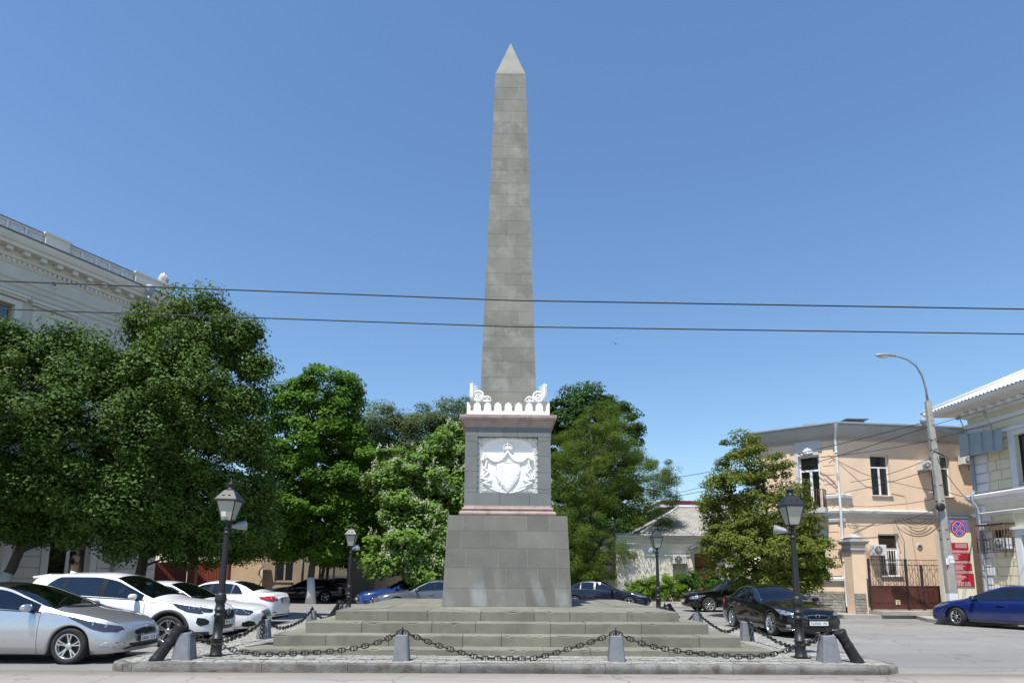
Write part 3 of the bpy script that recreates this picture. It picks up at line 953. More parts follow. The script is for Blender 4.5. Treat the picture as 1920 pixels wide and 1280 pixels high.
# ------------------------------------------------------------------ lamp posts
m, t, b = new_mat('lamp_glass')
b.inputs['Base Color'].default_value = (.50,.50,.43,1); b.inputs['Roughness'].default_value = .25
n_ = t.noise(t.coord(), 7, 4)
t.link(t.mix(n_, (.30,.30,.25), (.42,.42,.36)), b.inputs['Base Color'])
b.inputs['Subsurface Weight'].default_value = .0
M['lamp_glass'] = m
M['flood'] = plain('floodlight_shell', (.27,.29,.31), .45, .2)
M['paper'] = surf('white_paper', (.74,.75,.76), .8, .1, 12, 60, 0)
def lamp_post(x, y, label, fdir, lean=0.0, sticker=False):
    t = empty('lamp_post', label, 'street lamp', (x, y, ZP-.01), 0, 'lantern posts at the corners of the monument')
    t.rotation_euler = (0, lean, 0)
    im = M['lamp_iron']
    mb = MB()
    mb.bx(-.14, .14, -.14, .14, 0, .03)
    mb.lathe([(.118,.03),(.112,.05),(.100,.06),(.094,.30),(.104,.305),(.108,.325),(.104,.345),(.088,.35),(.080,.72),(.092,.725),(.098,.75),(.092,.775),(.082,.78),(.082,.83),(.094,.835),(.098,.855),(.094,.875),(.082,.88),(.086,.93),(.074,.96),(.092,.99),(.106,1.03),(.106,1.06),(.094,1.09),(.098,1.12),(.082,1.14),(.068,1.17)], n=12)
    mb.build('pedestal', im, t)
    mb = MB()
    prof = [(.066,1.16),(.048,2.28)]
    mb.lathe(prof, n=10, smooth=False)
    mb.lathe([(.050,2.26),(.062,2.28),(.062,2.305),(.052,2.31),(.050,2.36),(.060,2.365),(.060,2.39),(.034,2.40),(.030,2.46),(.050,2.49),(.075,2.515),(.10,2.53)], n=14)
    mb.build('pole', im, t)
    z0, z1, h0, h1 = 2.53, 2.90, .098, .180
    mb = MB()
    mb.frustum((0, 0), h0-.004, h1-.004, z0+.012, z1, 0)
    gl = mb.build('lantern_glass', M['lamp_glass'], t)
    if sticker:
        sb = MB(); q = Matrix.Rotation(math.atan2(h1-h0, z1-z0), 4, 'X')
        sb.box((-.035, -h0-.040, z0+.115), (.085, .003, .095), 0, M=None)
        so_ = sb.build('sticker', M['paper'], gl)
        me = so_.data
        T = Matrix.Translation((0,-h0-.04,z0+.115)) @ Matrix.Rotation(math.atan2(h1-h0, z1-z0), 4, 'X') @ Matrix.Translation((0,h0+.04,-z0-.115))
        me.transform(T)
    mb = MB()
    for sx in (-1, 1):
        for sy in (-1, 1):
            mb.tube([(sx*h0, sy*h0, z0), (sx*h1, sy*h1, z1)], .0125, 4, smooth=False)
    for k in range(4):
        r_ = Matrix.Rotation(k*PI/2, 4, 'Z')
        mb.add([], [])
        mb.tube([r_ @ Vector((-h0,-h0,z0)), r_ @ Vector((h0,-h0,z0))], .013, 4, smooth=False)
        mb.tube([r_ @ Vector((-h1,-h1,z1)), r_ @ Vector((h1,-h1,z1))], .014, 4, smooth=False)
    mb.build('lantern_frame', im, t)
    mb = MB()
    mb.frustum((0, 0), .212, .204, z1-.005, z1+.03)
    mb.frustum((0, 0), .204, .085, z1+.03, z1+.205)
    for sx in (-1, 1):
        for sy in (-1, 1): mb.sphere((sx*.21, sy*.21, z1+.015), .018, 6)
    mb.lathe([(.085,z1+.20),(.094,z1+.215),(.075,z1+.235),(.062,z1+.245),(.062,z1+.31),(.085,z1+.315),(.088,z1+.33),(.05,z1+.35),(.022,z1+.362),(.026,z1+.38),(.0,z1+.41)], n=14)
    # small vents in the roof
    for k in range(4):
        r_ = Matrix.Rotation(k*PI/2, 4, 'Z')
        for dx in (-.06, .05):
            c = r_ @ Vector((dx, -.158, z1+.10)); mb.box(c, (.04,.02,.02), 0, k*PI/2)
    mb.build('lantern_roof', im, t)
    # bracket with floodlight
    d = Vector((math.cos(fdir), math.sin(fdir), .18)).normalized()
    c0 = Vector((0,0,2.36)); c1 = c0+Vector((d.x*.17, d.y*.17, 0))
    mb = MB(); mb.tube([c0, c1], .014, 6); mb.tube([c1, c1+Vector((0,0,.09))], .012, 6)
    mb.build('bracket', im, t)
    mb = MB(); mb.tube([(-.2,0,2.08),(.06,0,2.08)], .008, 5); mb.build('ladder_bar', im, t)
    q = d.to_track_quat('Z', 'Y').to_matrix().to_4x4()
    T = Matrix.Translation(c1+Vector((0,0,.07))-d*.05) @ q @ Matrix.Scale(.8, 4)
    mb = MB(); mb.lathe([(.0,-.06),(.05,-.055),(.062,.0),(.075,.08),(.105,.19),(.120,.27),(.124,.275),(.112,.268),(.07,.15)], n=18, M=T, cap=False)
    fl = mb.build('floodlight', M['flood'], t)
    mb = MB(); mb.lathe([(.111,.258),(.08,.272),(0,.28)], n=18, M=T, cap=False)
    mb.build('lens', glass('flood_lens', (.5,.55,.6), .35, .05, (.5,.55,.6), .2) if 'flens' not in M else M['flens'], fl)
    return t
M['flens'] = glass('flood_lens', (.5,.55,.6), .35, .05, (.5,.55,.6), .2)
lamp_post(-5.27, 12.30, 'front lantern post with a paper sticker, standing before the white saloon nose', R(35), R(1.0), True)
lamp_post(5.74, 12.40, 'front lantern post standing before the bonnet of the black saloon', R(148), R(-.3))
lamp_post(X0-5.45, YC+5.1, 'distant lantern post beside the whitewashed maple trunk', R(-35))
lamp_post(X0+5.40, YC+5.1, 'distant lantern post in front of the green hedge and cream house', R(215))
# ------------------------------------------------------------------ cars
def paint(name, col, metal=0.0, rough=.35, coat=1.0):
    m, t, b = new_mat(name)
    v = t.coord('Object')
    n = t.noise(v, 420, 2)
    d = t.noise(v, 3.0, 4)
    c = t.mix(t.math('MULTIPLY', n, .25 if metal else .03), col, tuple(min(1, x*1.5+.02) for x in col))
    # road dust towards the sills
    sp = t.new('ShaderNodeSeparateXYZ'); t.link(v, sp.inputs[0])
    mr = t.new('ShaderNodeMapRange'); t.link(sp.outputs['Z'], mr.inputs[0])
    mr.inputs[1].default_value = .65; mr.inputs[2].default_value = .2; mr.inputs[3].default_value = 0; mr.inputs[4].default_value = .35 if max(col) > .1 else .10
    dirt = t.math('MULTIPLY', mr.outputs[0], t.math('ADD', d, .1))
    c = t.mix(dirt, c, (.22,.20,.17))
    t.link(c, b.inputs['Base Color'])
    b.inputs['Metallic'].default_value = metal
    t.link(t.math('ADD', t.math('MULTIPLY', dirt, .5), rough), b.inputs['Roughness'])
    b.inputs['Coat Weight'].default_value = coat; b.inputs['Coat Roughness'].default_value = .03
    if max(col) < .3: b.inputs['Specular IOR Level'].default_value = .08
    return m
C_ = {}
C_['white'] = paint('white_paint', (.80,.80,.80))
C_['silver'] = paint('silver_paint', (.52,.53,.55), .8, .33)
C_['black'] = paint('black_paint', (.003,.003,.0035), .0, .3)
C_['navy'] = paint('dark_navy_paint', (.008,.012,.028), .25, .3)
C_['blue'] = paint('blue_paint', (.006,.018,.115), .2, .3)
C_['bright_blue'] = paint('bright_blue_paint', (.012,.06,.27), .3, .3)
C_['grey'] = paint('grey_paint', (.16,.165,.18), .6, .32)
C_['trim'] = plain('black_trim', (.012,.012,.013), .32, spec=.3)
C_['seam'] = plain('panel_gap', (.012,.012,.012), .8)
C_['clad'] = plain('dark_cladding', (.035,.035,.037), .65)
C_['tyre'] = surf('tyre_rubber', (.028,.027,.026), .85, .2, 12, 60, .1, .003)
C_['rim'] = plain('alloy_rim', (.62,.63,.65), .22, .85)
C_['rim_dark'] = plain('wheel_dark', (.02,.02,.021), .6, .3)
C_['chrome'] = plain('chrome', (.8,.8,.82), .08, 1.0)
C_['lamp'] = plain('headlamp_chrome', (.55,.57,.60), .12, .8, 1.0)
C_['lamp_dark'] = plain('headlamp_dark', (.06,.065,.075), .1, .5, 1.0)
C_['tail'] = plain('tail_lamp_red', (.42,.012,.018), .15, 0, 1.0)
C_['plate'] = plain('number_plate_white', (.72,.73,.72), .4)
C_['ink'] = plain('plate_ink', (.02,.02,.022), .5)
C_['glass'] = glass('car_glass_tinted', (.34,.40,.42), .05, .01, (.008,.01,.013), .85)
C_['glass_dark'] = glass('car_glass_dark', (.10,.12,.15), .06, .01, (.008,.01,.014), .6)
C_['glass_clear'] = glass('car_glass_clear', (.78,.88,.86), .04, .01, (.01,.01,.012), .96)
C_['seat'] = plain('seat_fabric', (.035,.035,.038), .9)

NR = 18      # rows in the half section
def make_car(name, label, s, loc, rz, group, cat='car'):
    car = empty(name, label, cat, loc, rz, group)
    L, Wd, wb, fo, tr = s['L'], s['W']/2, s['wb'], s['fo'], s['tr']
    ftop, fbelt, fw, frail, fcr = (pchip(s[k]) for k in ('top', 'belt', 'hw', 'rail', 'crown'))
    clr = s.get('clr', .19)
    sill = pchip([(0, clr+.02), (.3, clr), (L-.5, clr+.01), (L, clr+.10)])
    arch_r = tr+s.get('gap', .055)
    axles = (fo, fo+wb)
    wins = s['wins']            # list of (x0, x1, taper_front, taper_rear)
    seams = s['seams']
    # stations
    xs = set(np.round(np.arange(0, L+1e-6, .075), 4).tolist()) | {L}
    for a in axles:
        for q in range(0, 21): xs.add(round(a+arch_r*math.cos(PI*q/20), 4))
    for w in wins: xs |= {w[0], w[1]}
    for a, b in (s['ws'], s['rw']): xs |= {a, b}
    xs |= set(s.get('dark_roof', ()))
    for e in seams: xs |= {round(e-.005, 4), round(e+.005, 4)}
    xs |= {.02, .05, .1, L-.02, L-.05}
    xs = sorted(xs)
    out = [xs[0]]
    keep = {w for ww in wins for w in ww[:2]} | set(s['ws']) | set(s['rw']) | {round(e+d, 4) for e in seams for d in (-.005, .005)} | set(s.get('dark_roof', ()))
    for x in xs[1:]:
        if x-out[-1] < .008 and not (x in keep): continue
        if x-out[-1] < .008 and out[-1] not in keep and x in keep: out[-1] = x; continue
        if x > L+1e-6: continue
        out.append(x)
    xs = out
    def low(x):
        z = sill(x)
        for a in axles:
            d = x-a
            if abs(d) < arch_r: z = max(z, tr+math.sqrt(arch_r**2-d*d))
        return z
    bul = s.get('bulge', [(.0,.95),(.12,.972),(.3,.992),(.5,1.0),(.75,.985),(1.0,.945)])
    fb = pchip(bul)
    def winfrac(x):
        """lower and upper limit of the side glass as fractions between belt and rail"""
        g0, g1 = .10, .90
        for (a, b, ta, tb) in wins:
            if a-1e-6 <= x <= b+1e-6:
                if ta and x < a+ta: g1 = g0+.01+(g1-g0)*math.sin(PI/2*(x-a)/ta)**.8 if x > a else g0+.01
                if tb and x > b-tb: g1 = g0+.01+(g1-g0)*math.sin(PI/2*(b-x)/tb)**.8 if x < b else g0+.01
        return g0, g1
    def section(x):
        w = Wd*fw(x); zt = ftop(x); zb = min(fbelt(x), zt-.015); zr = max(zt-fcr(x), zb+.004); yr = min(frail(x), w*.955)
        zl = min(low(x), zb-.03)
        z0 = sill(x)
        pts = [(w-.13, zl), (w*fb(max(0, min(1, (zl-z0)/(zb-z0))))-.004, zl)]
        for k in range(2, 8):
            f = (k-1)/6
            z = zl+(zb-zl)*f
            u = max(0, min(1, (z-z0)/(zb-z0)))
            pts.append((w*fb(u), z))
        yb = w*.955
        g0, g1 = winfrac(x)
        for f in (g0, g0+(g1-g0)/3, g0+(g1-g0)*2/3, g1, 1.0):
            e = .018*math.sin(PI*f)*min(1, (zr-zb)/.3)     # slight outward curve of the side glass
            pts.append((yb+(yr-yb)*f+e-(.012 if f < 1 and (zr-zb) > .1 else 0)*min(1, (1-f)*4), zb+(zr-zb)*f))
        for q in (.90, .68, .45, .22, 0.0):
            y = yr*q
            pts.append((y, zr+(zt-zr)*(1-q*q)**.85 if q < 1 else zr))
        return pts
    G = [section(x) for x in xs]
    n = len(xs)
    X = lambda x: fo-x           # local: front axle at the origin, forward is +x
    V = []
    for i, x in enumerate(xs):
        row = []
        for sd in (1, -1):
            row.append([Vector((X(x), sd*y, z)) for y, z in G[i]])
        V.append(row)
    # region meshes
    regs = {}
    def reg(key):
        if key not in regs: regs[key] = {'v': {}, 'p': [], 'f': [], 'm': []}
        return regs[key]
    def addq(key, ids, mi):
        r = reg(key)
        fi = []
        for k in ids:
            if k[2] == NR-1: k = (k[0], 0, k[2])
            if k not in r['v']:
                r['v'][k] = len(r['p']); r['p'].append(V[k[0]][k[1]][k[2]])
            if r['v'][k] not in fi: fi.append(r['v'][k])
        if len(fi) >= 3: r['f'].append(fi); r['m'].append(mi)
    doors = s['doors']
    dr = s.get('dark_roof')
    allv = []; allf = []
    for i in range(n-1):
        xm = (xs[i]+xs[i+1])/2; narrow = any(abs(xm-e) < .0055 for e in seams)
        for sd in (0, 1):
            for k in range(NR-1):
                ids = [(i, sd, k), (i+1, sd, k), (i+1, sd, k+1), (i, sd, k+1)]
                if sd: ids = ids[::-1]
                key, mi = 'body', 0
                inwin = None
                for wi, w in enumerate(wins):
                    if w[0] < xm < w[1]: inwin = wi
                if 8 <= k <= 10 and inwin is not None: key = ('window', inwin, sd)
                elif 8 <= k <= 10 and wins[0][0] < xm < wins[-1][1]: mi = 1
                elif k >= 12 and s['ws'][0] < xm < s['ws'][1]: key = 'windscreen'
                elif k >= 12 and s['rw'][0] < xm < s['rw'][1]: key = 'rear_window'
                elif k >= 12 and dr and dr[0] < xm < dr[1]: mi = 3
                elif k >= 12 and xm < s['ws'][0] and xm > .16: key = 'bonnet'
                elif k <= 7 or k == 11:
                    for di, (a, b) in enumerate(doors):
                        if a < xm < b and k >= 2-(0 if abs(xm-axles[0]) > arch_r+.05 and abs(xm-axles[1]) > arch_r+.05 else -1): key = ('door', di, sd)
                if narrow and (k <= 7): key, mi = 'body', 2
                if s.get('clad') and k <= 1: key, mi = 'body', 4
                addq(key, ids, mi)
    # end caps with a rounded plan
    def cap(i, sgn, bp, bv):
        NC = 14
        P = []
        zs = [p[1] for p in G[i]]
        zlo, zhi = zs[1], zs[-1]
        for k in range(1, NR):
            y, z = G[i][k]
            row = []
            for j in range(NC+1):
                t = -1+2*j/NC
                v = (z-zlo)/(zhi-zlo+1e-6)
                zz = z
                if k >= 12: zz = z
                x = xs[i]-sgn*(bp*(1-t*t)+bv*(1-t**4)*math.sin(PI*min(1, max(0, v)))**.7)
                row.append(Vector((X(x), t*y, zz)))
            P.append(row)
        return P
    caps = []
    for i, sgn, bp, bv in ((0, 1, s.get('nose_p', .11), s.get('nose_v', .05)), (n-1, -1, s.get('tail_p', .09), s.get('tail_v', .04))):
        caps.append((cap(i, sgn, bp, bv), sgn))
    # bvh over everything for snapping details
    av, af = [], []
    for key, r in regs.items():
        b0 = len(av); av += r['p']; af += [[a+b0 for a in f] for f in r['f']]
    for P, sgn in caps:
        b0 = len(av); a, b = len(P), len(P[0])
        av += [p for row in P for p in row]
        for i in range(a-1):
            for j in range(b-1): af.append([b0+i*b+j, b0+i*b+j+1, b0+(i+1)*b+j+1, b0+(i+1)*b+j])
    bvh = BVHTree.FromPolygons(av, af)
    mats = [C_[s['paint']], C_['trim'], C_['seam'], C_['roof_black'] if dr else C_['trim'], C_['clad']]
    # build region objects
    par = {}
    for key, r in regs.items():
        mb = MB(); mb.v = [tuple(p) for p in r['p']]; mb.f = [tuple(f) for f in r['f']]; mb.m = r['m']; mb.sm = [True]*len(r['f'])
        if key == 'body':
            for P, sgn in caps: mb.grid(P, 0, True)
            # floor and inner wheel wells
            o = mb.build('body', mats, car, weld=.0015)
        elif key == 'bonnet': o = mb.build('bonnet', mats, car)
        elif key in ('windscreen', 'rear_window'): o = mb.build(key, C_[s.get('glass_f' if key == 'windscreen' else 'glass_r', 'glass')], car)
        elif key[0] == 'window': o = mb.build('side_window', C_[s.get('glass_s', 'glass_dark') if key[1] == 0 else s.get('glass_b', 'glass_dark')], car)
        else: o = mb.build('door', mats, car); par[key] = o
    # underbody
    mb = MB()
    mb.bx(X(L-.25), X(.2), -Wd+.16, Wd-.16, clr-.02, clr+.2)
    for a in axles: mb.bx(X(a+arch_r+.02), X(a-arch_r-.02), -Wd+.14, Wd-.14, clr, tr+arch_r+.06)
    mb.build('underbody', C_['seam'], car)
    # cabin: seats, dash, wheel
    zb = fbelt(fo+wb*.5)
    mb = MB()
    xw = s['ws'][0]; xe = s['rw'][1]
    mb.bx(X(xe-.1), X(xw+.28), -Wd+.2, Wd-.2, clr+.15, zb-.28)
    mb.bx(X(xw+.55), X(xw+.12), -Wd+.2, Wd-.2, zb-.3, zb-.02)
    rowx = s.get('seats', (xw+1.15, xw+1.95))
    for q, rx in enumerate(rowx):
        for sy in (-1, 1):
            c = sy*Wd*.42
            mb.box((X(rx+.1), c, zb-.02), (.14, .44, .62), 0, taper=.8)
            mb.box((X(rx+.14), c, zb+.36), (.09, .22, .16), 0, taper=.8)
    ring = [(X(xw+.62)+.06*math.sin(2*PI*q/16)*.9, Wd*.42+.18*math.cos(2*PI*q/16), zb+.05+.16*math.sin(2*PI*q/16)) for q in range(16)]
    mb.tube(ring, .016, 6, closed=True)
    mb.box((X(xw+.6), Wd*.42, zb+.03), (.05,.2,.07))
    # rear-view mirror inside
    zt_ = ftop(s['ws'][1])
    mb.box((X(s['ws'][1]-.02), 0, zt_-.13), (.03,.22,.06))
    mb.build('cabin_interior', C_['seat'], car)

    def snap(p, off):
        q = bvh.find_nearest(Vector(p))
        nn = q[1]
        # outward normal
        c = Vector((X(L/2), 0, .6))
        if nn.dot(q[0]-c) < 0: nn = -nn
        return q[0]+nn*off, nn
    def patch(name, pts, mat, parent=None, off=.006, rings=5, sub=4, center=None):
        pts = [Vector(p) for p in pts]
        dense = []
        for a, b in zip(pts, pts[1:]+pts[:1]):
            for q in range(sub): dense.append(a.lerp(b, q/sub))
        c = sum(dense, Vector())/len(dense) if center is None else Vector(center)
        mb = MB(); P = []
        k = len(dense)
        cc, _ = snap(c, off)
        vs = [cc]; fs = []
        for r_ in range(1, rings+1):
            for p in dense:
                vs.append(snap(c.lerp(p, r_/rings), off)[0])
        edge = []
        for p in dense: edge.append(snap(p, -.02)[0])
        vs += edge
        for j in range(k): fs.append((0, 1+j, 1+(j+1) % k))
        for r_ in range(rings):
            b0 = 1+r_*k; b1 = 1+(r_+1)*k
            for j in range(k): fs.append((b0+j, b1+j, b1+(j+1) % k, b0+(j+1) % k))
        mb.add(vs, fs, 0, r_ > 0)
        return mb.build(name, mat, parent or car)
    def mirrored(name, pts, mat, off=.006, kids=(), **k):
        for sd in (1, -1):
            o = patch(name, [(x, y*sd, z) for x, y, z in pts], mat, None, off, **k)
            for kn, kp, km, ko in kids: patch(kn, [(x, y*sd, z) for x, y, z in kp], km, o, ko, rings=3, sub=3)
    s['details'](dict(patch=patch, mirrored=mirrored, X=X, Wd=Wd, L=L, car=car, snap=snap, ftop=ftop, fbelt=fbelt, fw=fw, s=s))
    # plates
    def plate(front, text, w=.52, h=.112, z=.45):
        x0 = X(-.3) if front else X(L+.3)
        c, nn = snap((x0, 0, z), .012)
        nn.y = 0; nn.z *= .5; nn.normalize()
        if (nn.x < 0) == front: nn = -nn
        yd = Vector((0,0,1))-nn*nn.z; yd.normalize(); xd = yd.cross(nn)
        # push out so the flat plate clears the rounded bumper
        T = Matrix(((xd.x,yd.x,nn.x,c.x),(xd.y,yd.y,nn.y,c.y),(xd.z,yd.z,nn.z,c.z),(0,0,0,1)))
        mb = MB(); mb.box((0,0,.012), (w+.016,h+.016,.03), 1, M=T); mb.box((0,0,.0285), (w,h,.006), 0, M=T)
        o = mb.build('number_plate', [C_['plate'], C_['trim']], car)
        if text:
            me = text_mesh(text, .095, .001)
            me.transform(T @ Matrix.Translation((-.005,-.004,.033)))
            link_mesh('plate_lettering', me, C_['ink'], o)
        else:      # worn characters, unreadable at this distance
            mb = MB()
            for q in range(8):
                if q in (4,): continue
                mb.box((-w/2+.055+q*.058, random.uniform(-.008,.0), .0325), (random.uniform(.012,.03), h*.55, .002), 0, M=T)
            mb.build('plate_lettering', C_['ink'], o)
    plate(True, s.get('ptext'), z=s.get('pz', .44))
    if s.get('rear_plate'): plate(False, None, z=s['rear_plate'])
    # mirrors
    xm_ = s['mirror'][0]; zm = s['mirror'][1]
    for sd in (1, -1):
        yy = Wd*fw(xm_)*.955
        mb = MB()
        mb.grid([[(X(xm_)+.012+dx+r_*.9*math.cos(2*PI*q/14)*.95, sd*(yy+.03+w_), zm+.055+r_*math.copysign(abs(math.sin(2*PI*q/14))**.7, math.sin(2*PI*q/14))) for q in range(15)] for w_, r_, dx in ((0,.004,-.02),(.004,.045,-.012),(.03,.066,-.004),(.10,.072,.0),(.17,.066,-.008),(.205,.046,-.02),(.213,.004,-.026))], 0, True)
        o = mb.build('door_mirror', mats[:2], car)
        mb = MB(); mb.tube([(X(xm_)+.02, sd*(yy-.03), zm-.015), (X(xm_)+.015, sd*(yy+.06), zm-.002), (X(xm_), sd*(yy+.10), zm+.02)], [.035,.028,.03], 8)
        mb.build('mirror_arm', C_['trim'], o)
        mb = MB(); mb.sphere((X(xm_)-.045, sd*(yy+.135), zm+.055), (.02,.080,.050), 10); mb.build('mirror_glass', C_['chrome'], o)
    # dark trim along the belt line and the shut line of the bonnet
    x0_, x1_ = wins[0][0]-.06, wins[-1][1]+.05
    for sd in (1, -1):
        pp = []
        for x in np.linspace(x0_, x1_, 22):
            p_ = section(x); y_, z_ = p_[7]; y8, z8 = p_[8]
            pp.append(Vector((X(x), sd*(y_*.4+y8*.6+.006), z_*.4+z8*.6)))
        mb = MB(); mb.tube(pp, .009, 5); mb.build('belt_trim', C_[s.get('belt_trim', 'trim')], car)
        pp = []
        for x in np.linspace(.10, s['ws'][0]-.04, 14):
            y_, z_ = section(x)[12]; pp.append(Vector((X(x), sd*y_, z_+.001)))
        mb = MB(); mb.tube(pp, .0045, 4); mb.build('bonnet_shut_line', C_['seam'], car)
    # door handles
    for di, (a, b) in enumerate(doors):
        for sd in (0, 1):
            d = par.get(('door', di, sd))
            if d is None: continue
            sg = 1 if sd == 0 else -1
            zz = fbelt(b-.2)-.12
            p0, _ = snap((X(b-.30), sg*Wd*1.2, zz), .022); p1, _ = snap((X(b-.10), sg*Wd*1.2, zz), .022)
            mb = MB(); mb.tube([p0-Vector((0,sg*.03,0)), p0, p0.lerp(p1,.5)+Vector((0,sg*.006,0)), p1, p1-Vector((0,sg*.03,0))], [.013,.016,.016,.016,.013], 6)
            mb.build('handle', C_[s.get('handle', s['paint'])], d)
    # wheels
    for a in axles:
        for sd in (1, -1):
            yo = sd*(Wd*fw(a)-.012)
            st = s.get('steer', 0) if a == axles[0] else 0
            Mx = Matrix.Translation((X(a), yo, tr)) @ Matrix.Rotation(st, 4, 'Z') @ Matrix.Rotation(random.uniform(0, 1.2), 4, 'Y') @ (Matrix.Identity(4) if sd > 0 else Matrix.Rotation(PI, 4, 'Z'))
            rr = s.get('rr', .225)
            mb = MB()
            tw = .205
            prof = [(rr,-.012),(rr+.01,.0),(rr+(tr-rr)*.5,.008),(tr-.028,.002),(tr-.008,-.02),(tr,-.045),(tr,-tw+.045),(tr-.01,-tw+.02),(rr+.02,-tw),(rr,-tw+.01)]
            mb.lathe(prof, n=36, axis='Y', M=Mx, cap=False)
            w = mb.build('wheel', C_['tyre'], car)
            mb = MB()
            mb.lathe([(rr+.001,-.004),(rr-.012,.0),(rr-.02,-.012),(rr-.022,-.13),(0,-.131)], n=36, axis='Y', M=Mx, cap=False, mi=0)
            mb.lathe([(rr-.026,-.075),(0,-.074)], n=24, axis='Y', M=Mx, cap=False, mi=1)
            ns = s.get('spokes', 5); dbl = s.get('double', True)
            for q in range(ns):
                A = 2*PI*q/ns
                for o_ in ((-.15, .15) if dbl else (0,)):
                    wdt = s.get('sw', .024)
                    r0, r1 = .045, rr-.012
                    def pt(r_, a_, y_): return Vector((r_*math.cos(a_), y_, r_*math.sin(a_)))
                    a0, a1 = A+o_*.6, A+o_*(1.15 if dbl else 1)
                    rows = []
                    for r_, aa, y_, ww in ((r0, a0, -.022, wdt*.8), ((r0+r1)/2, (a0+a1)/2, -.014, wdt*.8), (r1, a1, -.006, wdt)):
                        tn = Vector((-math.sin(aa), 0, math.cos(aa)))
                        rows.append([pt(r_, aa, y_-.03)+tn*ww*.5, pt(r_, aa, y_)+tn*ww*.42, pt(r_, aa, y_)-tn*ww*.42, pt(r_, aa, y_-.03)-tn*ww*.5])
                    g = MB(); g.grid(rows, 0, False)
                    mb.add(g.v, g.f, 0, False, Mx)
            mb.lathe([(.062,-.03),(.06,-.018),(.045,-.012),(.0,-.010)], n=14, axis='Y', M=Mx, cap=False)
            mb.build('rim', [C_[s.get('rim', 'rim')], C_['rim_dark']], w, recalc=True)
    # arch cladding
    if s.get('clad'):
        for a in axles:
            for sd in (1, -1):
                rows = []
                for q in range(25):
                    an = PI*(-.04+1.08*q/24)
                    row = []
                    for r_, o_ in ((arch_r-.004, -.03), (arch_r-.004, .012), (arch_r+.035, .020), (arch_r+.07, .010), (arch_r+.075, -.02)):
                        x, z = a-r_*math.cos(an), tr+r_*math.sin(an)
                        p = snap((X(x), sd*Wd*1.1, max(z, clr)), 0)[0]
                        row.append(Vector((X(x), p.y+sd*o_, max(z, clr-.01))))
                    rows.append(row)
                mb = MB(); mb.grid(rows, 0, True); mb.build('arch_cladding', C_['clad'], car)
    # roof antenna
    if s.get('fin'):
        xa = s['fin']; z = ftop(xa)
        mb = MB(); mb.prism([(-.10,0),(.08,0),(-.05,.055),(-.09,.06)], .04, Matrix(((1,0,0,X(xa)),(0,0,-1,.02),(0,1,0,z-.008),(0,0,0,1))))
        mb.build('aerial_fin', mats[0], car)
    return car
C_['roof_black'] = paint('black_roof', (.02,.018,.017), 0, .25)

# --- detail kits (local: front axle at 0, +x forward; X(x) maps from the nose)
def lamps_generic(k, hl, grille=None, intake=None, fogs=None, tail=None, hl_dark=True, kids=True):
    X, W, P, Mi = k['X'], k['Wd'], k['patch'], k['mirrored']
    base = C_['lamp_dark'] if hl_dark else C_['lamp']
    def cen(pts): return [sum(p[i] for p in pts)/len(pts) for i in range(3)]
    pts = [(X(x), y*W, z) for x, y, z in hl]
    c = cen(pts)
    sub = []
    if kids:
        for f, r in ((.30, .055), (-.28, .05)):
            a = Vector(pts[0])*.5+Vector(pts[-1])*.5; b = Vector(pts[len(pts)//2])
            cc = Vector(c)+(a-b)*f*.45
            sub.append(('reflector', [(cc.x+.0, cc.y+r*1.1*math.cos(q*PI/3)*(-1), cc.z+r*.75*math.sin(q*PI/3)) for q in range(6)], C_['chrome'] if hl_dark else C_['glass_dark'], .011))
    Mi('headlight', pts, base, .008, sub)
    if grille:
        g = P('grille', [(X(x), y*W, z) for x, y, z in grille['pts']], C_['trim'], None, .006, rings=6)
        if grille.get('bars'):
            zs = [p[2] for p in grille['pts']]; ys = [abs(p[1])*W for p in grille['pts']]
            z0, z1, yw = min(zs), max(zs), max(ys)
            for q in range(grille['bars']):
                z = z0+(z1-z0)*(q+.6)/(grille['bars']+.2)
                pp = [k['snap']((X(-.3), y, z), .014)[0] for y in np.linspace(-yw*.9, yw*.9, 9)]
                mb = MB(); mb.tube(pp, .009, 5); mb.build('grille_bar', C_[grille.get('mat', 'chrome')], g)
        if grille.get('frame'):
            q = [Vector((X(x), y*W, z)) for x, y, z in grille['pts']]
            dd = []
            for a, b in zip(q, q[1:]+q[:1]):
                for u in range(5): dd.append(k['snap'](a.lerp(b, u/5), .012)[0])
            mb = MB(); mb.tube(dd, grille['frame'], 6, closed=True); mb.build('grille_frame', C_['chrome'], g)
        if grille.get('badge'):
            cpos = k['snap']((X(-.3), 0, grille['badge']), .02)[0]
            mb = MB()
            rad = grille.get('br', .05)
            mb.tube([cpos+Vector((0, 1.25*rad*math.cos(2*PI*u/18), rad*math.sin(2*PI*u/18))) for u in range(18)], .009, 5, closed=True)
            if grille.get('wings', True): mb.tube([cpos+Vector((0, -rad*1.1, rad*.35)), cpos+Vector((.004, -rad*.35, -rad*.05)), cpos+Vector((.004, 0, -rad*.5)), cpos+Vector((.004, rad*.35, -rad*.05)), cpos+Vector((0, rad*1.1, rad*.35))], .008, 5)
            mb.build('badge', C_['chrome'], g)
    if intake: P('lower_intake', [(X(x), y*W, z) for x, y, z in intake], C_['trim'], None, .005, rings=5)
    if fogs: Mi('fog_lamp', [(X(x), y*W, z) for x, y, z in fogs[0]], C_[fogs[1]], .008)
    if tail: Mi('tail_light', [(X(x), y*W, z) for x, y, z in tail], C_['tail'], .008)

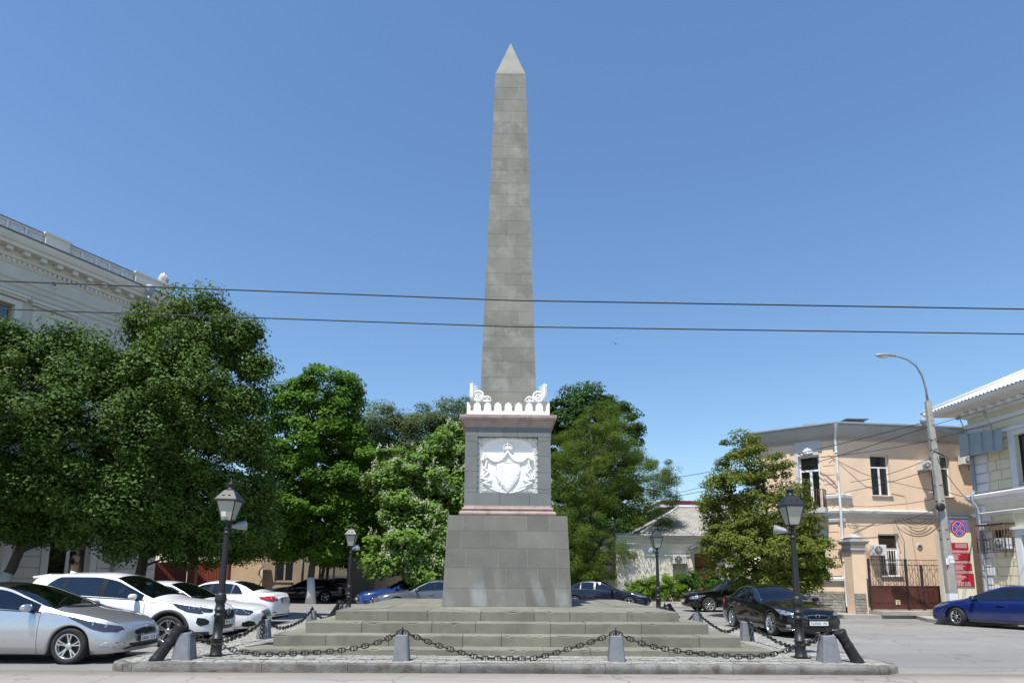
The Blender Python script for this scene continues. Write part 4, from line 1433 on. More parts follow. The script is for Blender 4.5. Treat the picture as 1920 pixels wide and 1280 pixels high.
# silver hatchback
def d_silver(k):
    X, W = k['X'], k['Wd']; L = k['L']
    hl = [(.92,1.0,.86),(.62,1.0,.86),(.35,.93,.80),(.10,.80,.715),(.03,.66,.69),(.02,.62,.60),(.08,.74,.565),(.25,.9,.58),(.45,.98,.64),(.65,1.0,.745)]
    lamps_generic(k, hl, dict(pts=[(-.3,-.42,.67),(-.3,-.2,.70),(-.3,0,.70),(-.3,.2,.70),(-.3,.42,.67),(-.3,.46,.60),(-.3,.38,.53),(-.3,.12,.545),(-.3,0,.52),(-.3,-.12,.545),(-.3,-.38,.53),(-.3,-.46,.60)], badge=.735, wings=False, br=.03),
        [(-.3,-.60,.33),(-.3,.60,.33),(-.3,.62,.29),(-.3,.5,.255),(-.3,-.5,.255),(-.3,-.62,.29)],
        ([(.25,.93,.39),(.05,.80,.40),(.0,.66,.385),(-.02,.62,.34),(.02,.70,.30),(.12,.86,.295),(.30,.95,.32)], 'lamp'),
        [(L-.05,.8,.95),(L-.45,.97,1.0),(L-.5,.98,.9),(L-.2,.93,.80),(L-.02,.75,.82)])
    # lower lip
    pp = [k['snap']((X(-.3), y, .235), .016)[0] for y in np.linspace(-W*.75, W*.75, 13)]
    mb = MB(); mb.tube(pp, .016, 6); mb.build('front_lip', C_['clad'], k['car'])
    # wipers' cowl
    k['patch']('cowl_panel', [(X(1.16),-W*.66,1.02),(X(1.02),-W*.3,1.02),(X(1.0),0,1.02),(X(1.02),W*.3,1.02),(X(1.16),W*.66,1.02),(X(1.22),W*.6,1.05),(X(1.10),0,1.05),(X(1.22),-W*.6,1.05)], C_['trim'], None, .004, rings=4)
HATCH = dict(nose_p=.06, L=4.27, W=1.78, wb=2.65, fo=.84, tr=.325, rr=.228, clr=.18, gap=.05, steer=0,
    top=[(0,.66),(.05,.715),(.2,.785),(.6,.91),(1.05,1.015),(1.2,1.06),(1.8,1.30),(2.25,1.425),(2.7,1.475),(3.2,1.46),(3.7,1.38),(3.95,1.30),(4.15,1.05),(4.22,.95),(4.27,.80)],
    belt=[(0,.56),(.3,.68),(.8,.83),(1.3,.915),(2.2,.95),(3.3,1.0),(4.0,1.02),(4.2,.92),(4.27,.72)],
    hw=[(0,.74),(.12,.86),(.4,.95),(.8,.99),(1.4,1),(3.4,1),(3.9,.96),(4.2,.88),(4.27,.80)],
    rail=[(0,.50),(.3,.66),(.9,.76),(1.25,.775),(1.8,.69),(2.4,.60),(3.2,.59),(3.8,.60),(4.1,.66),(4.27,.6)],
    crown=[(0,.025),(.8,.05),(1.2,.075),(1.7,.10),(2.3,.065),(3.3,.05),(4.27,.04)],
    ws=(1.2,2.28), rw=(3.72,4.12), wins=[(1.48,2.42,0,0),(2.50,3.28,0,0),(3.33,3.78,0,.4)], seams=[1.42,2.46,3.36], doors=[(1.425,2.455),(2.465,3.355)],
    dark_roof=(2.28,3.6), paint='silver', glass_f='glass_clear', glass_s='glass_clear', glass_b='glass', mirror=(1.60,.96), spokes=5, double=True, sw=.034, details=d_silver, pz=.42)

# white sports utility car
def d_suv(k):
    X, W = k['X'], k['Wd']; L = k['L']
    hl = [(.85,1.0,1.01),(.5,.96,.99),(.2,.85,.93),(.06,.70,.88),(.0,.58,.83),(.03,.64,.75),(.2,.86,.74),(.45,.96,.79),(.65,1.0,.88)]
    lamps_generic(k, hl, dict(pts=[(-.3,-.52,.88),(-.3,-.2,.91),(-.3,.2,.91),(-.3,.52,.88),(-.3,.46,.70),(-.3,.25,.60),(-.3,-.25,.60),(-.3,-.46,.70)], bars=5, mat='trim', frame=.012, badge=.80, br=.075),
        [(-.3,-.40,.43),(-.3,.40,.43),(-.3,.36,.33),(-.3,-.36,.33)],
        ([(.22,.92,.66),(.08,.83,.64),(.02,.74,.58),(.04,.74,.50),(.16,.86,.47),(.24,.92,.54)], 'trim'),
        [(L-.05,.8,1.05),(L-.4,.97,1.08),(L-.45,.98,.98),(L-.2,.93,.92),(L-.02,.7,.93)])
    # spoiler
    mb = MB(); mb.prism([(X(L-.62),1.575),(X(L-.22),1.53),(X(L-.20),1.575),(X(L-.62),1.635)], 1.14, Matrix(((1,0,0,0),(0,0,-1,.57),(0,1,0,0),(0,0,0,1))))
    mb.build('roof_spoiler', [C_['white']], k['car'])
SUV = dict(nose_p=.08, L=4.55, W=1.84, wb=2.70, fo=.86, tr=.355, rr=.25, clr=.24, gap=.06, clad=True,
    top=[(0,.82),(.04,.88),(.2,.95),(.6,1.03),(1.15,1.11),(1.3,1.16),(1.9,1.46),(2.3,1.61),(2.8,1.68),(3.4,1.675),(4.0,1.63),(4.2,1.56),(4.38,1.24),(4.48,1.05),(4.55,.9)],
    belt=[(0,.70),(.3,.86),(.8,.97),(1.4,1.03),(2.4,1.06),(3.4,1.11),(4.1,1.14),(4.4,1.0),(4.55,.8)],
    hw=[(0,.76),(.12,.87),(.4,.95),(.8,.99),(1.4,1),(3.5,1),(4.1,.96),(4.4,.90),(4.55,.82)],
    rail=[(0,.54),(.3,.70),(.9,.78),(1.35,.79),(1.9,.70),(2.4,.63),(3.4,.61),(4.0,.61),(4.3,.66),(4.55,.62)],
    crown=[(0,.03),(.8,.05),(1.3,.075),(1.8,.10),(2.3,.07),(3.3,.06),(4.55,.05)],
    ws=(1.30,2.28), rw=(4.10,4.40), wins=[(1.52,2.46,0,0),(2.58,3.40,0,0),(3.48,3.98,0,.42)], seams=[1.44,2.52,3.50], doors=[(1.445,2.515),(2.525,3.495)],
    paint='white', glass_f='glass', glass_s='glass', glass_b='glass_dark', mirror=(1.66,1.07), spokes=5, double=True, sw=.045, rim='rim', details=d_suv, fin=3.75, pz=.52)

# white executive saloon with an upright chrome grille
SED_TOP = [(0,.66),(.05,.72),(.2,.79),(.7,.88),(1.3,.965),(1.45,1.0),(2.05,1.30),(2.4,1.415),(2.85,1.455),(3.3,1.43),(3.7,1.33),(4.1,1.14),(4.25,1.09),(4.6,1.06),(4.72,1.02),(4.78,.9)]
SED_BELT = [(0,.57),(.3,.69),(.8,.80),(1.4,.89),(2.5,.93),(3.8,.98),(4.4,.97),(4.7,.92),(4.78,.78)]
SED_HW = [(0,.76),(.12,.87),(.4,.95),(.9,.99),(1.6,1),(3.5,1),(4.1,.98),(4.5,.93),(4.7,.87),(4.78,.8)]
SED_RAIL = [(0,.52),(.3,.68),(.9,.75),(1.45,.76),(2.05,.65),(2.5,.585),(3.2,.58),(3.7,.60),(4.1,.67),(4.45,.70),(4.78,.6)]
SED_CROWN = [(0,.03),(.8,.05),(1.4,.07),(2.0,.09),(2.4,.06),(3.3,.055),(4.1,.06),(4.5,.04),(4.78,.03)]
SEDAN = dict(L=4.78, W=1.80, wb=2.80, fo=.88, tr=.325, rr=.225, clr=.18, top=SED_TOP, belt=SED_BELT, hw=SED_HW, rail=SED_RAIL, crown=SED_CROWN,
    ws=(1.44,2.38), rw=(3.34,4.08), wins=[(1.70,2.60,0,0),(2.70,3.36,0,0),(3.41,3.78,0,.36)], seams=[1.58,2.65,3.55], doors=[(1.585,2.645),(2.655,3.545)],
    mirror=(1.76,.95), spokes=5, double=True, sw=.03, pz=.42)
def d_merc(k):
    L = k['L']
    hl = [(.75,.99,.80),(.45,.95,.79),(.2,.86,.755),(.06,.72,.70),(.02,.62,.66),(.03,.60,.56),(.12,.78,.535),(.3,.92,.56),(.5,.97,.64)]
    lamps_generic(k, hl, dict(pts=[(-.3,-.36,.735),(-.3,.36,.735),(-.3,.33,.60),(-.3,.22,.53),(-.3,-.22,.53),(-.3,-.33,.60)], bars=4, frame=.022, badge=.64, br=.09, wings=False),
        [(-.3,-.42,.34),(-.3,.42,.34),(-.3,.38,.27),(-.3,-.38,.27)],
        ([(.18,.88,.36),(.06,.78,.40),(.0,.62,.37),(-.02,.52,.29),(.05,.7,.25),(.2,.88,.26)], 'trim'),
        [(L-.05,.8,.92),(L-.4,.98,.90),(L-.4,.98,.80),(L-.02,.7,.80)])
def d_black(k):
    L = k['L']
    hl = [(.70,.98,.83),(.48,.94,.845),(.25,.84,.80),(.08,.70,.72),(.02,.58,.655),(.05,.62,.605),(.15,.80,.605),(.32,.93,.65),(.52,.98,.73)]
    lamps_generic(k, hl, dict(pts=[(-.3,-.46,.72),(-.3,.46,.72),(-.3,.40,.60),(-.3,.24,.55),(-.3,-.24,.55),(-.3,-.40,.60)], bars=4, mat='trim', frame=.008, badge=.665, br=.042, wings=False),
        [(-.3,-.58,.34),(-.3,.58,.34),(-.3,.5,.25),(-.3,-.5,.25)],
        ([(.10,.86,.37),(.03,.78,.37),(.02,.74,.32),(.05,.76,.28),(.12,.86,.30)], 'lamp'),
        [(L-.05,.8,.92),(L-.35,.98,.92),(L-.4,.98,.80),(L-.02,.7,.80)], hl_dark=False)
    # bright strip under the bumper corner and window surround
    for sd in (1, -1):
        pp = [k['snap']((k['X'](x), sd*y*k['Wd'], z), .010)[0] for x, y, z in ((-.1,.45,.245),(.0,.66,.25),(.08,.80,.255),(.2,.9,.26))]
        mb = MB(); mb.tube(pp, .012, 6); mb.build('bumper_strip', C_['chrome'], k['car'])
        xs_ = np.linspace(1.60, 3.72, 16)
        zt = [k['ftop'](x)-pchip(k['s']['crown'])(x)-.012 for x in xs_]
        pp = [k['snap']((k['X'](x), sd*(pchip(k['s']['rail'])(x)+.03), z), .006)[0] for x, z in zip(xs_, zt)]
        mb = MB(); mb.tube(pp, .008, 5); mb.build('window_trim', C_['chrome'], k['car'])
def d_plain(k):
    L = k['L']
    hl = [(.72,.99,.82),(.42,.94,.80),(.18,.84,.755),(.04,.66,.68),(.02,.60,.61),(.1,.76,.60),(.3,.92,.645),(.5,.97,.72)]
    lamps_generic(k, hl, dict(pts=[(-.3,-.42,.66),(-.3,.42,.66),(-.3,.34,.56),(-.3,-.34,.56)], bars=2, mat='chrome', badge=.61, br=.04, wings=False),
        [(-.3,-.50,.36),(-.3,.50,.36),(-.3,.44,.25),(-.3,-.44,.25)],
        ([(.16,.88,.36),(.05,.78,.37),(.02,.70,.31),(.08,.78,.28),(.18,.88,.30)], 'trim'),
        [(L-.05,.82,.93),(L-.40,.99,.93),(L-.42,.99,.80),(L-.02,.72,.79)], hl_dark=False)
def d_camry(k):
    L, X, W = k['L'], k['X'], k['Wd']
    lamps_generic(k, [(.72,.99,.82),(.42,.94,.80),(.18,.84,.755),(.04,.66,.68),(.02,.60,.61),(.1,.76,.60),(.3,.92,.645),(.5,.97,.72)], dict(pts=[(-.3,-.42,.66),(-.3,.42,.66),(-.3,.34,.56),(-.3,-.34,.56)], bars=2), None, None,
        [(L+.1,.52,.92),(L-.02,.75,.95),(L-.2,.93,.95),(L-.42,.99,.93),(L-.36,.99,.86),(L-.15,.93,.79),(L-.02,.78,.76),(L+.1,.52,.79)])
    # chrome boot strip, recess and rear bumper reflector
    pp = [k['snap']((X(L+.3), y, .93), .012)[0] for y in np.linspace(-W*.48, W*.48, 9)]
    mb = MB(); mb.tube(pp, .020, 6); mb.build('boot_strip', C_['chrome'], k['car'])
    k['mirrored']('reflector_strip', [(X(L+.1),W*.60,.42),(X(L),W*.78,.43),(X(L),W*.78,.405),(X(L+.1),W*.60,.395)], C_['trim'], .006)
    k['patch']('bumper_underside', [(X(L+.2),-W*.7,.31),(X(L+.2),W*.7,.31),(X(L+.2),W*.66,.27),(X(L+.2),-W*.66,.27)], C_['trim'], None, .006)
    mb = MB(); mb.tube([(X(L+.06), -W*.55, .24), (X(L-.2), -W*.55, .25)], .035, 8); mb.build('exhaust_tip', C_['trim'], k['car'])

def var(base, **k):
    d = dict(base); d.update(k); return d
LEFT, RIGHT = 'cars parked on the left of the monument', 'cars standing on the right of the monument'
BACK = 'cars parked behind the monument'
make_car('parked_hatchback', 'silver hatchback with black roof and alloy wheels at the left picture edge', HATCH, (-7.90, 13.03, 0), R(-1.0), LEFT)
make_car('parked_suv', 'white sports utility car with dark wheel arches behind the silver hatchback', SUV, (-7.58, 15.98, 0), R(-1.5), LEFT)
make_car('parked_saloon', 'white saloon with an upright chrome grille, nose towards the steps', var(SEDAN, paint='white', details=d_merc, glass_f='glass', glass_s='glass', glass_b='glass_dark'), (-7.68, 18.75, 0), R(-3), LEFT)
make_car('parked_saloon', 'white saloon seen from its tail with red lights and a dark rear window', var(SEDAN, paint='white', details=d_camry, rear_plate=.80, belt_trim='chrome', glass_f='glass', glass_s='glass_dark', glass_b='glass_dark', glass_r='glass_dark'), (-11.35, 22.6, 0), R(176), LEFT)
make_car('parked_saloon', 'black car in deep shade behind the whitewashed maple trunk', var(SEDAN, paint='black', details=d_plain, glass_s='glass_dark'), (-13.35, 40.2, 0), R(180), BACK)
make_car('parked_saloon', 'bright blue car half hidden behind the grey one, left of the obelisk', var(SEDAN, paint='bright_blue', details=d_plain, glass_s='glass_dark'), (-6.55, 34.6, 0), R(205), BACK)
make_car('parked_saloon', 'grey car beyond the steps, left of the obelisk plinth', var(SEDAN, paint='grey', details=d_plain, glass_f='glass', glass_s='glass_dark'), (-4.95, 30.6, 0), R(196), BACK)
make_car('parked_saloon', 'dark navy saloon beyond the steps, right of the obelisk plinth', var(SEDAN, paint='navy', details=d_plain, glass_s='glass_dark'), (6.85, 33.9, 0), R(-16), BACK)
make_car('parked_suv', 'black sports utility car facing left below the garden hedge', var(SUV, paint='black', details=d_plain, clad=False, glass_s='glass_dark', spokes=7, fin=None, mirror=(1.66,1.07), top=[(0,.80),(.04,.86),(.2,.93),(.6,1.0),(1.15,1.08),(1.3,1.13),(1.9,1.42),(2.3,1.56),(2.8,1.63),(3.4,1.62),(4.0,1.55),(4.2,1.44),(4.38,1.15),(4.48,1.02),(4.55,.88)]), (10.05, 31.9, 0), R(183), RIGHT)
make_car('parked_saloon', 'glossy black saloon with clear headlights and a readable number plate', var(SEDAN, L=4.75, paint='black', details=d_black, glass_f='glass', glass_s='glass_dark', glass_b='glass_dark', tr=.335, rr=.245, spokes=7, sw=.02, ptext='T639EK 193', steer=R(4)), (8.70, 18.75, 0), R(-88), RIGHT)
make_car('parked_saloon', 'dark blue saloon at the right picture edge, seen from the side', var(SEDAN, L=4.5, wb=2.64, paint='blue', details=d_plain, glass_s='glass_dark', spokes=7, double=False, sw=.03, steer=R(-20),
    top=[(0,.66),(.05,.72),(.2,.79),(.6,.90),(1.05,.985),(1.2,1.03),(1.9,1.33),(2.3,1.435),(2.75,1.465),(3.2,1.43),(3.6,1.32),(3.95,1.12),(4.1,1.07),(4.4,1.04),(4.5,.9)],
    ws=(1.2,2.26), rw=(3.28,3.92), wins=[(1.42,2.48,0,0),(2.56,3.24,0,0),(3.29,3.62,0,.34)], seams=[1.36,2.52,3.40], doors=[(1.365,2.515),(2.525,3.395)], mirror=(1.52,.95)), (17.02, 23.28, 0), R(117), RIGHT)
# ------------------------------------------------------------------ buildings
K = {}
K['peach'] = surf('peach_render', (.80,.595,.43), .9, .07, .8, 40, .15, .005, stain=((.66,.48,.35), 1.3, .55, .85))
K['peach_trim'] = surf('grey_white_trim', (.56,.56,.54), .8, .10, 1.5, 40, .15, .004)
K['cornice_grey'] = surf('cornice_grey', (.40,.39,.375), .85, .08, 1.2, 40, .1, .004)
K['pvc'] = plain('white_plastic_frame', (.78,.78,.78), .35)
K['pane'] = glass('window_glass', (.16,.18,.18), .10, .015, (.012,.014,.014), .35)
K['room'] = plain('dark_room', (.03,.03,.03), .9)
K['curtain'] = surf('net_curtain', (.42,.43,.42), .9, .1, 8, 50, 0)
K['rough_stone'] = surf('rough_stone', (.34,.33,.28), .9, .25, 5, 40, .9, .03, island=.16, stain=((.20,.19,.15), 4, .55, .8))
K['stone_gap'] = surf('stone_gap', (.13,.125,.105), .95, .2)
K['metal_roof'] = surf('metal_roof', (.22,.235,.245), .45, .15, 1.2, 30, .1, .004, metal=.5)
K['gutter'] = surf('zinc_gutter', (.45,.47,.49), .4, .12, 3, 40, .1, .003, metal=.6)
K['pipe_white'] = surf('white_drainpipe', (.70,.70,.70), .45, .06, 5, 40, .05, .003)
K['pipe_grey'] = surf('grey_drainpipe', (.30,.335,.37), .55, .12, 4, 40, .1, .003)
K['rust'] = surf('rusty_ironwork', (.10,.055,.04), .7, .3, 10, 60, .2, .003)
K['gate_iron'] = surf('gate_iron', (.045,.035,.032), .55, .3, 10, 60, .2, .003)
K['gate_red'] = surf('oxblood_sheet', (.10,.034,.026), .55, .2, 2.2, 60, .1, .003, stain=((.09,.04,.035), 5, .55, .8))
K['yellow'] = surf('pale_yellow_render', (.74,.69,.50), .9, .06, 1.2, 40, .2, .005)
K['white_wall'] = surf('white_render', (.74,.74,.735), .85, .06, 1.5, 40, .2, .005)
K['sheet_white'] = surf('corrugated_light_roof', (.70,.71,.72), .5, .06, 1.0, 30, .1, .003, metal=.1)
K['slate'] = surf('asbestos_slate', (.33,.31,.275), .9, .16, 1.8, 40, .3, .006, stain=((.20,.19,.17), 3, .5, .8))
K['cream'] = surf('cream_render', (.74,.70,.57), .9, .06, 1.0, 40, .2, .005)
K['door_brown'] = surf('brown_timber_door', (.22,.085,.03), .5, .15, 4, 60, .1, .003)
K['grey_wall'] = surf('pale_grey_render', (.58,.55,.49), .9, .06, 1.0, 40, .15, .004)
K['grey_trim'] = surf('pale_grey_mouldings', (.64,.615,.56), .85, .05, 1.5, 40, .1, .004)
K['rail_white'] = surf('white_lattice', (.62,.65,.68), .6, .08, 5, 40, .1, .003)
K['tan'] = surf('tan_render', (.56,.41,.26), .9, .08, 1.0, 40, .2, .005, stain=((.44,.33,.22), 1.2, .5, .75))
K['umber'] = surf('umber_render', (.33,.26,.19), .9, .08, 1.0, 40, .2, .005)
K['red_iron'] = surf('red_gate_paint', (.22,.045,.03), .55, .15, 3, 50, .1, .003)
K['maroon'] = plain('maroon_fascia', (.16,.02,.035), .5)
K['brick'] = surf('grey_brick', (.30,.27,.22), .9, .15, 3, 40, .3, .006)
K['concrete'] = surf('concrete_pole', (.36,.345,.31), .9, .16, 3, 60, .4, .006, stain=((.24,.23,.20), 5, .55, .75))
K['whitewash'] = surf('whitewash', (.72,.72,.70), .9, .08, 4, 50, .2, .004)
K['steel'] = surf('galvanised_steel', (.30,.33,.36), .45, .12, 4, 50, .1, .003, metal=.6)
K['ac'] = surf('ac_casing', (.68,.68,.66), .5, .06, 4, 40, .05, .002)
K['dark'] = plain('dark_plastic', (.02,.02,.022), .5)
K['red_board'] = surf('red_board', (.40,.016,.032), .5, .08, 3, 40, 0)
K['pink_strip'] = surf('pink_strip', (.72,.50,.52), .5, .08, 3, 40, 0)
K['white_ink'] = plain('white_lettering', (.80,.78,.78), .5)
K['blue_board'] = surf('violet_blue_board', (.155,.17,.36), .5, .1, 3, 40, 0)
K['sign_red'] = plain('sign_red', (.55,.018,.03), .35)
K['sign_blue'] = plain('sign_blue', (.012,.10,.48), .35)
K['sign_white'] = plain('sign_white', (.78,.78,.78), .35)
K['board_grey'] = surf('grey_blue_panel', (.34,.39,.40), .5, .1, 2, 40, .05, .003)
K['pavement'] = surf('pavement', (.34,.325,.295), .9, .12, 1.5, 60, .3, .006, stain=((.24,.22,.19), 2, .55, .8))
K['wire'] = plain('cable', (.012,.012,.013), .6)

streaks(K['peach'], (.50,.36,.26), .35, (1.2,1.2,.12))
streaks(K['grey_wall'], (.36,.345,.31), .35, (1.2,1.2,.12))
streaks(K['yellow'], (.50,.46,.34), .35, (1.4,1.4,.15))
streaks(K['white_wall'], (.50,.49,.46), .35, (1.4,1.4,.15))
streaks(K['cream'], (.45,.41,.32), .4, (1.2,1.2,.15))
streaks(K['cornice_grey'], (.25,.24,.22), .4, (1.6,1.6,.3))

def wallM(P, d):
    """local X along the wall (to the right seen from outside), local Y into the wall, Z up"""
    d = Vector((d[0], d[1], 0)).normalized()
    return Matrix(((d.x, -d.y, 0, P[0]), (d.y, d.x, 0, P[1]), (0, 0, 1, 0), (0, 0, 0, 1)))

class Bld:
    def __init__(s, name, label, cat, P, group=None, k=1.0, org=None):
        s.k = k; s.o = org or (0, 0, 0)
        P = s.map(P)
        s.P = Vector((P[0], P[1], 0)); s.root = empty(name, label, cat, s.P, 0, group)
    def map(s, p):
        p = Vector((p[0], p[1], p[2] if len(p) > 2 else 0)); k = s.k
        return Vector((p.x*k+s.o[0], p.y*k+s.o[1], p.z*k+s.o[2]))
    def part(s, name, mb, mats, parent=None, **k):
        mb.v = [(v.x-s.P.x, v.y-s.P.y, v.z) for v in map(s.map, mb.v)]
        return mb.build(name, mats, parent or s.root, **k)

def wall(mb, T, s0, s1, z0, z1, ops=(), depth=.22, mi=0, thick=.35):
    S_ = sorted({s0, s1, *[v for o in ops for v in o[:2]]}); Z_ = sorted({z0, z1, *[v for o in ops for v in o[2:4]]})
    for a, b in zip(S_[:-1], S_[1:]):
        for c, d in zip(Z_[:-1], Z_[1:]):
            if any(o[0]-1e-6 <= a and b <= o[1]+1e-6 and o[2]-1e-6 <= c and d <= o[3]+1e-6 for o in ops): continue
            mb.add([T @ Vector(p) for p in ((a,0,c),(b,0,c),(b,0,d),(a,0,d))], [(0,1,2,3)], mi)
    for a, b, c, d in [o[:4] for o in ops]:
        for q in (((a,0,c),(a,0,d),(a,depth,d),(a,depth,c)), ((b,0,d),(b,0,c),(b,depth,c),(b,depth,d)), ((a,0,d),(b,0,d),(b,depth,d),(a,depth,d)), ((b,0,c),(a,0,c),(a,depth,c),(b,depth,c))):
            mb.add([T @ Vector(p) for p in q], [(0,1,2,3)], mi)
    # back and rim
    for q in (((s0,thick,z0),(s1,thick,z0),(s1,thick,z1),(s0,thick,z1)),):
        mb.add([T @ Vector(p) for p in q], [(3,2,1,0)], mi)

def window(B, T, a, b, c, d, mull=(.5,), trans=.72, name='window', fm='pvc', w=.055, y=.13, pane='pane', curtain=None, sill=True, top=(), low=True):
    mb = MB()
    z = c+(d-c)*trans if trans else None
    e = .0
    mb.bx(a, a+w, y, y+.06, c, d, 0, T); mb.bx(b-w, b, y, y+.06, c, d, 0, T)
    mb.bx(a+w, b-w, y+.001, y+.06, d-w, d, 0, T); mb.bx(a+w, b-w, y+.001, y+.06, c, c+w, 0, T)
    if z: mb.bx(a+w, b-w, y-.004, y+.06, z-w*.6, z+w*.6, 0, T)
    for m in mull:
        x = a+(b-a)*m
        mb.bx(x-w*.75, x+w*.75, y-.008, y+.06, c+w, (z-w*.6 if z else d-w), 0, T)
    for m in top:
        x = a+(b-a)*m
        mb.bx(x-w*.5, x+w*.5, y-.002, y+.06, z+w*.6, d-w, 0, T)
    f = B.part(name, mb, K[fm])
    mb = MB(); mb.bx(a+w*.5, b-w*.5, y+.028, y+.034, c+w*.5, d-w*.5, 0, T)
    B.part('pane', mb, K[pane], f)
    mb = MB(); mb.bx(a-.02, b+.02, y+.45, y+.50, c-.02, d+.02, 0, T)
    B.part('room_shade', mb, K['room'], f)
    if curtain:
        mb = MB()
        for x0, x1 in curtain:
            n = 14; rows = []
            for q in range(n+1):
                x = a+(b-a)*(x0+(x1-x0)*q/n)
                rows.append([T @ Vector((x, y+.12+.02*math.sin(q*1.9), zz)) for zz in (c+w, d-w)])
            mb.grid(rows, 0, True)
        B.part('curtain', mb, K['curtain'], f)
    if sill:
        mb = MB(); mb.bx(a-.05, b+.05, -.07, .12, c-.045, c-.002, 0, T); B.part('sill', mb, K['gutter'], f)
    return f

def band(mb, T, s0, s1, prof, mi=0, ends=(True, True)):
    """moulding: profile of (out, z) swept along the wall"""
    rows = []
    for s in (s0, s1): rows.append([T @ Vector((s, -o, z)) for o, z in prof])
    mb.grid(rows, mi, False)
    for i, s in ((0, s0), (1, s1)):
        if ends[i]: mb.add([T @ Vector((s, -o, z)) for o, z in prof]+[T @ Vector((s, .02, prof[-1][1])), T @ Vector((s, .02, prof[0][1]))], [tuple(range(len(prof)+2))], mi)

def join_band(mb, Ts, prof, mi=0):
    """sweep a profile along consecutive wall tops: Ts = list of points (outline, left to right seen from outside)"""
    pts = [Vector((p[0], p[1], 0)) for p in Ts]
    n = len(pts); rows = []
    for i, p in enumerate(pts):
        d0 = (p-pts[i-1]).normalized() if i else None
        d1 = (pts[i+1]-p).normalized() if i < n-1 else None
        if d0 is None: d0 = d1
        if d1 is None: d1 = d0
        n0 = Vector((d0.y, -d0.x, 0)); n1 = Vector((d1.y, -d1.x, 0))
        m = (n0+n1); m = m/(m.dot(n0)) if m.length > 1e-6 else n0
        rows.append([p+m*o+Vector((0,0,z)) for o, z in prof])
    mb.grid(rows, mi, False)
    return rows

def ac_unit(T, s0, s1, z0, z1, label, depth=.30, cage=False, **kw):
    P = T @ Vector(((s0+s1)/2, -depth/2-.06, z0))
    B = Bld('air_conditioner', label, 'air conditioner', P, 'air conditioners on the house walls', **kw)
    mb = MB(); mb.bx(s0, s1, -depth-.06, -.06, z0, z1, 0, T); B.part('casing', mb, K['ac'], bevel=.012)
    cx = s0+(s1-s0)*.38; cz = (z0+z1)/2; r = (z1-z0)*.40
    mb = MB()
    T2 = T @ Matrix.Translation((cx, -depth-.062, cz)) @ Matrix.Rotation(PI/2, 4, 'X')
    mb.lathe([(r,0),(r,.004),(0,.004)], n=20, M=T2, smooth=False)
    f = B.part('fan_opening', mb, K['dark'])
    mb = MB()
    for rr in (r*.98, r*.75, r*.5, r*.25):
        mb.tube([T @ Vector((cx+rr*math.cos(2*PI*q/20), -depth-.072, cz+rr*math.sin(2*PI*q/20))) for q in range(20)], .005, 4, closed=True)
    for q in range(4):
        a_ = PI*q/4; mb.tube([T @ Vector((cx+r*math.cos(a_), -depth-.075, cz+r*math.sin(a_))), T @ Vector((cx-r*math.cos(a_), -depth-.075, cz-r*math.sin(a_)))], .005, 4)
    B.part('fan_guard', mb, K['ac'], f)
    mb = MB()
    for s in (s0+.1, s1-.1):
        mb.bx(s-.015, s+.015, -depth-.04, .01, z0-.035, z0-.002, 0, T); mb.bx(s-.015, s+.015, -.03, .01, z0-.25, z0-.036, 0, T)
    B.part('bracket', mb, K['steel'])
    if cage:
        mb = MB()
        for q in range(8):
            s = s0-.08+(s1-s0+.16)*q/7; mb.tube([T @ Vector((s, -depth-.16, z0-.08)), T @ Vector((s, -depth-.16, z1+.1))], .007, 4)
        for z in (z0-.08, (z0+z1)/2, z1+.1):
            mb.tube([T @ Vector((s0-.08, 0, z)), T @ Vector((s0-.08, -depth-.16, z)), T @ Vector((s1+.08, -depth-.16, z)), T @ Vector((s1+.08, 0, z))], .008, 4, smooth=False)
        B.part('security_cage', mb, K['gate_iron'])
    return B

def corrugated(mb, a, b, c, d, pitch=.18, amp=.03, nv=2, mi=0, lap=None):
    """roof sheet on the quad a b (eave) c d (ridge), waves run up the slope"""
    a, b, c, d = map(Vector, (a, b, c, d))
    L = (b-a).length; n = max(8, int(L/pitch*4))
    nn = (b-a).cross(d-a).normalized()
    rows = []
    for i in range(n+1):
        s = i/n
        w = amp*math.sin(s*L/pitch*2*PI)
        rows.append([lerp(lerp(a, b, s), lerp(d, c, s), v/(nv-1))+nn*w for v in range(nv)])
    mb.grid(rows, mi, True)

# ---- peach two-storey corner house on the right
P0 = Vector((15.3, 28.4, 0)); dF = Vector((.9936, .1132, 0)); dC = Vector((.776, -.631, 0)); LC = 3.45
PC = P0-dC*LC
pe = Bld('peach_house', 'peach two storey corner house with white windows and grey cornice', 'house', P0)
TF, TC = wallM(P0, dF), wallM(PC, dC)
LF = 8.4
cs = lambda s: LC-s            # chamfer coordinates measured from the shared corner
PE = P0+dF*LF
PS = PC+Vector((5.2, 10, 0))
TS = wallM(PS, PC-PS)
mb = MB()
opsF = [(1.71,2.66,5.38,7.29),(4.76,5.78,5.40,7.36),(1.81,2.85,1.75,3.65),(4.78,5.80,1.80,3.70)]
opsC = [(cs(1.60),cs(.70),4.80,7.31),(cs(1.62),cs(.68),1.62,3.66)]
wall(mb, TF, 0, LF, 0, 8.02, opsF); wall(mb, TC, 0, LC, 0, 8.02, opsC)
wall(mb, TS, 0, (PC-PS).length, 0, 8.02, [(2,3,5.2,7.2),(5,6,5.2,7.2),(2,3,1.7,3.6)])
mb.add([tuple(PE+Vector((0,0,0))), tuple(PE+Vector((1.0,8,0))), tuple(PE+Vector((1.0,8,8.02))), tuple(PE+Vector((0,0,8.02)))], [(0,1,2,3)])
pe.part('wall', mb, K['peach'], recalc=False)
for o in opsF[:2]: window(pe, TF, *o, mull=(.52,), trans=.70, curtain=[(.05,.42)])
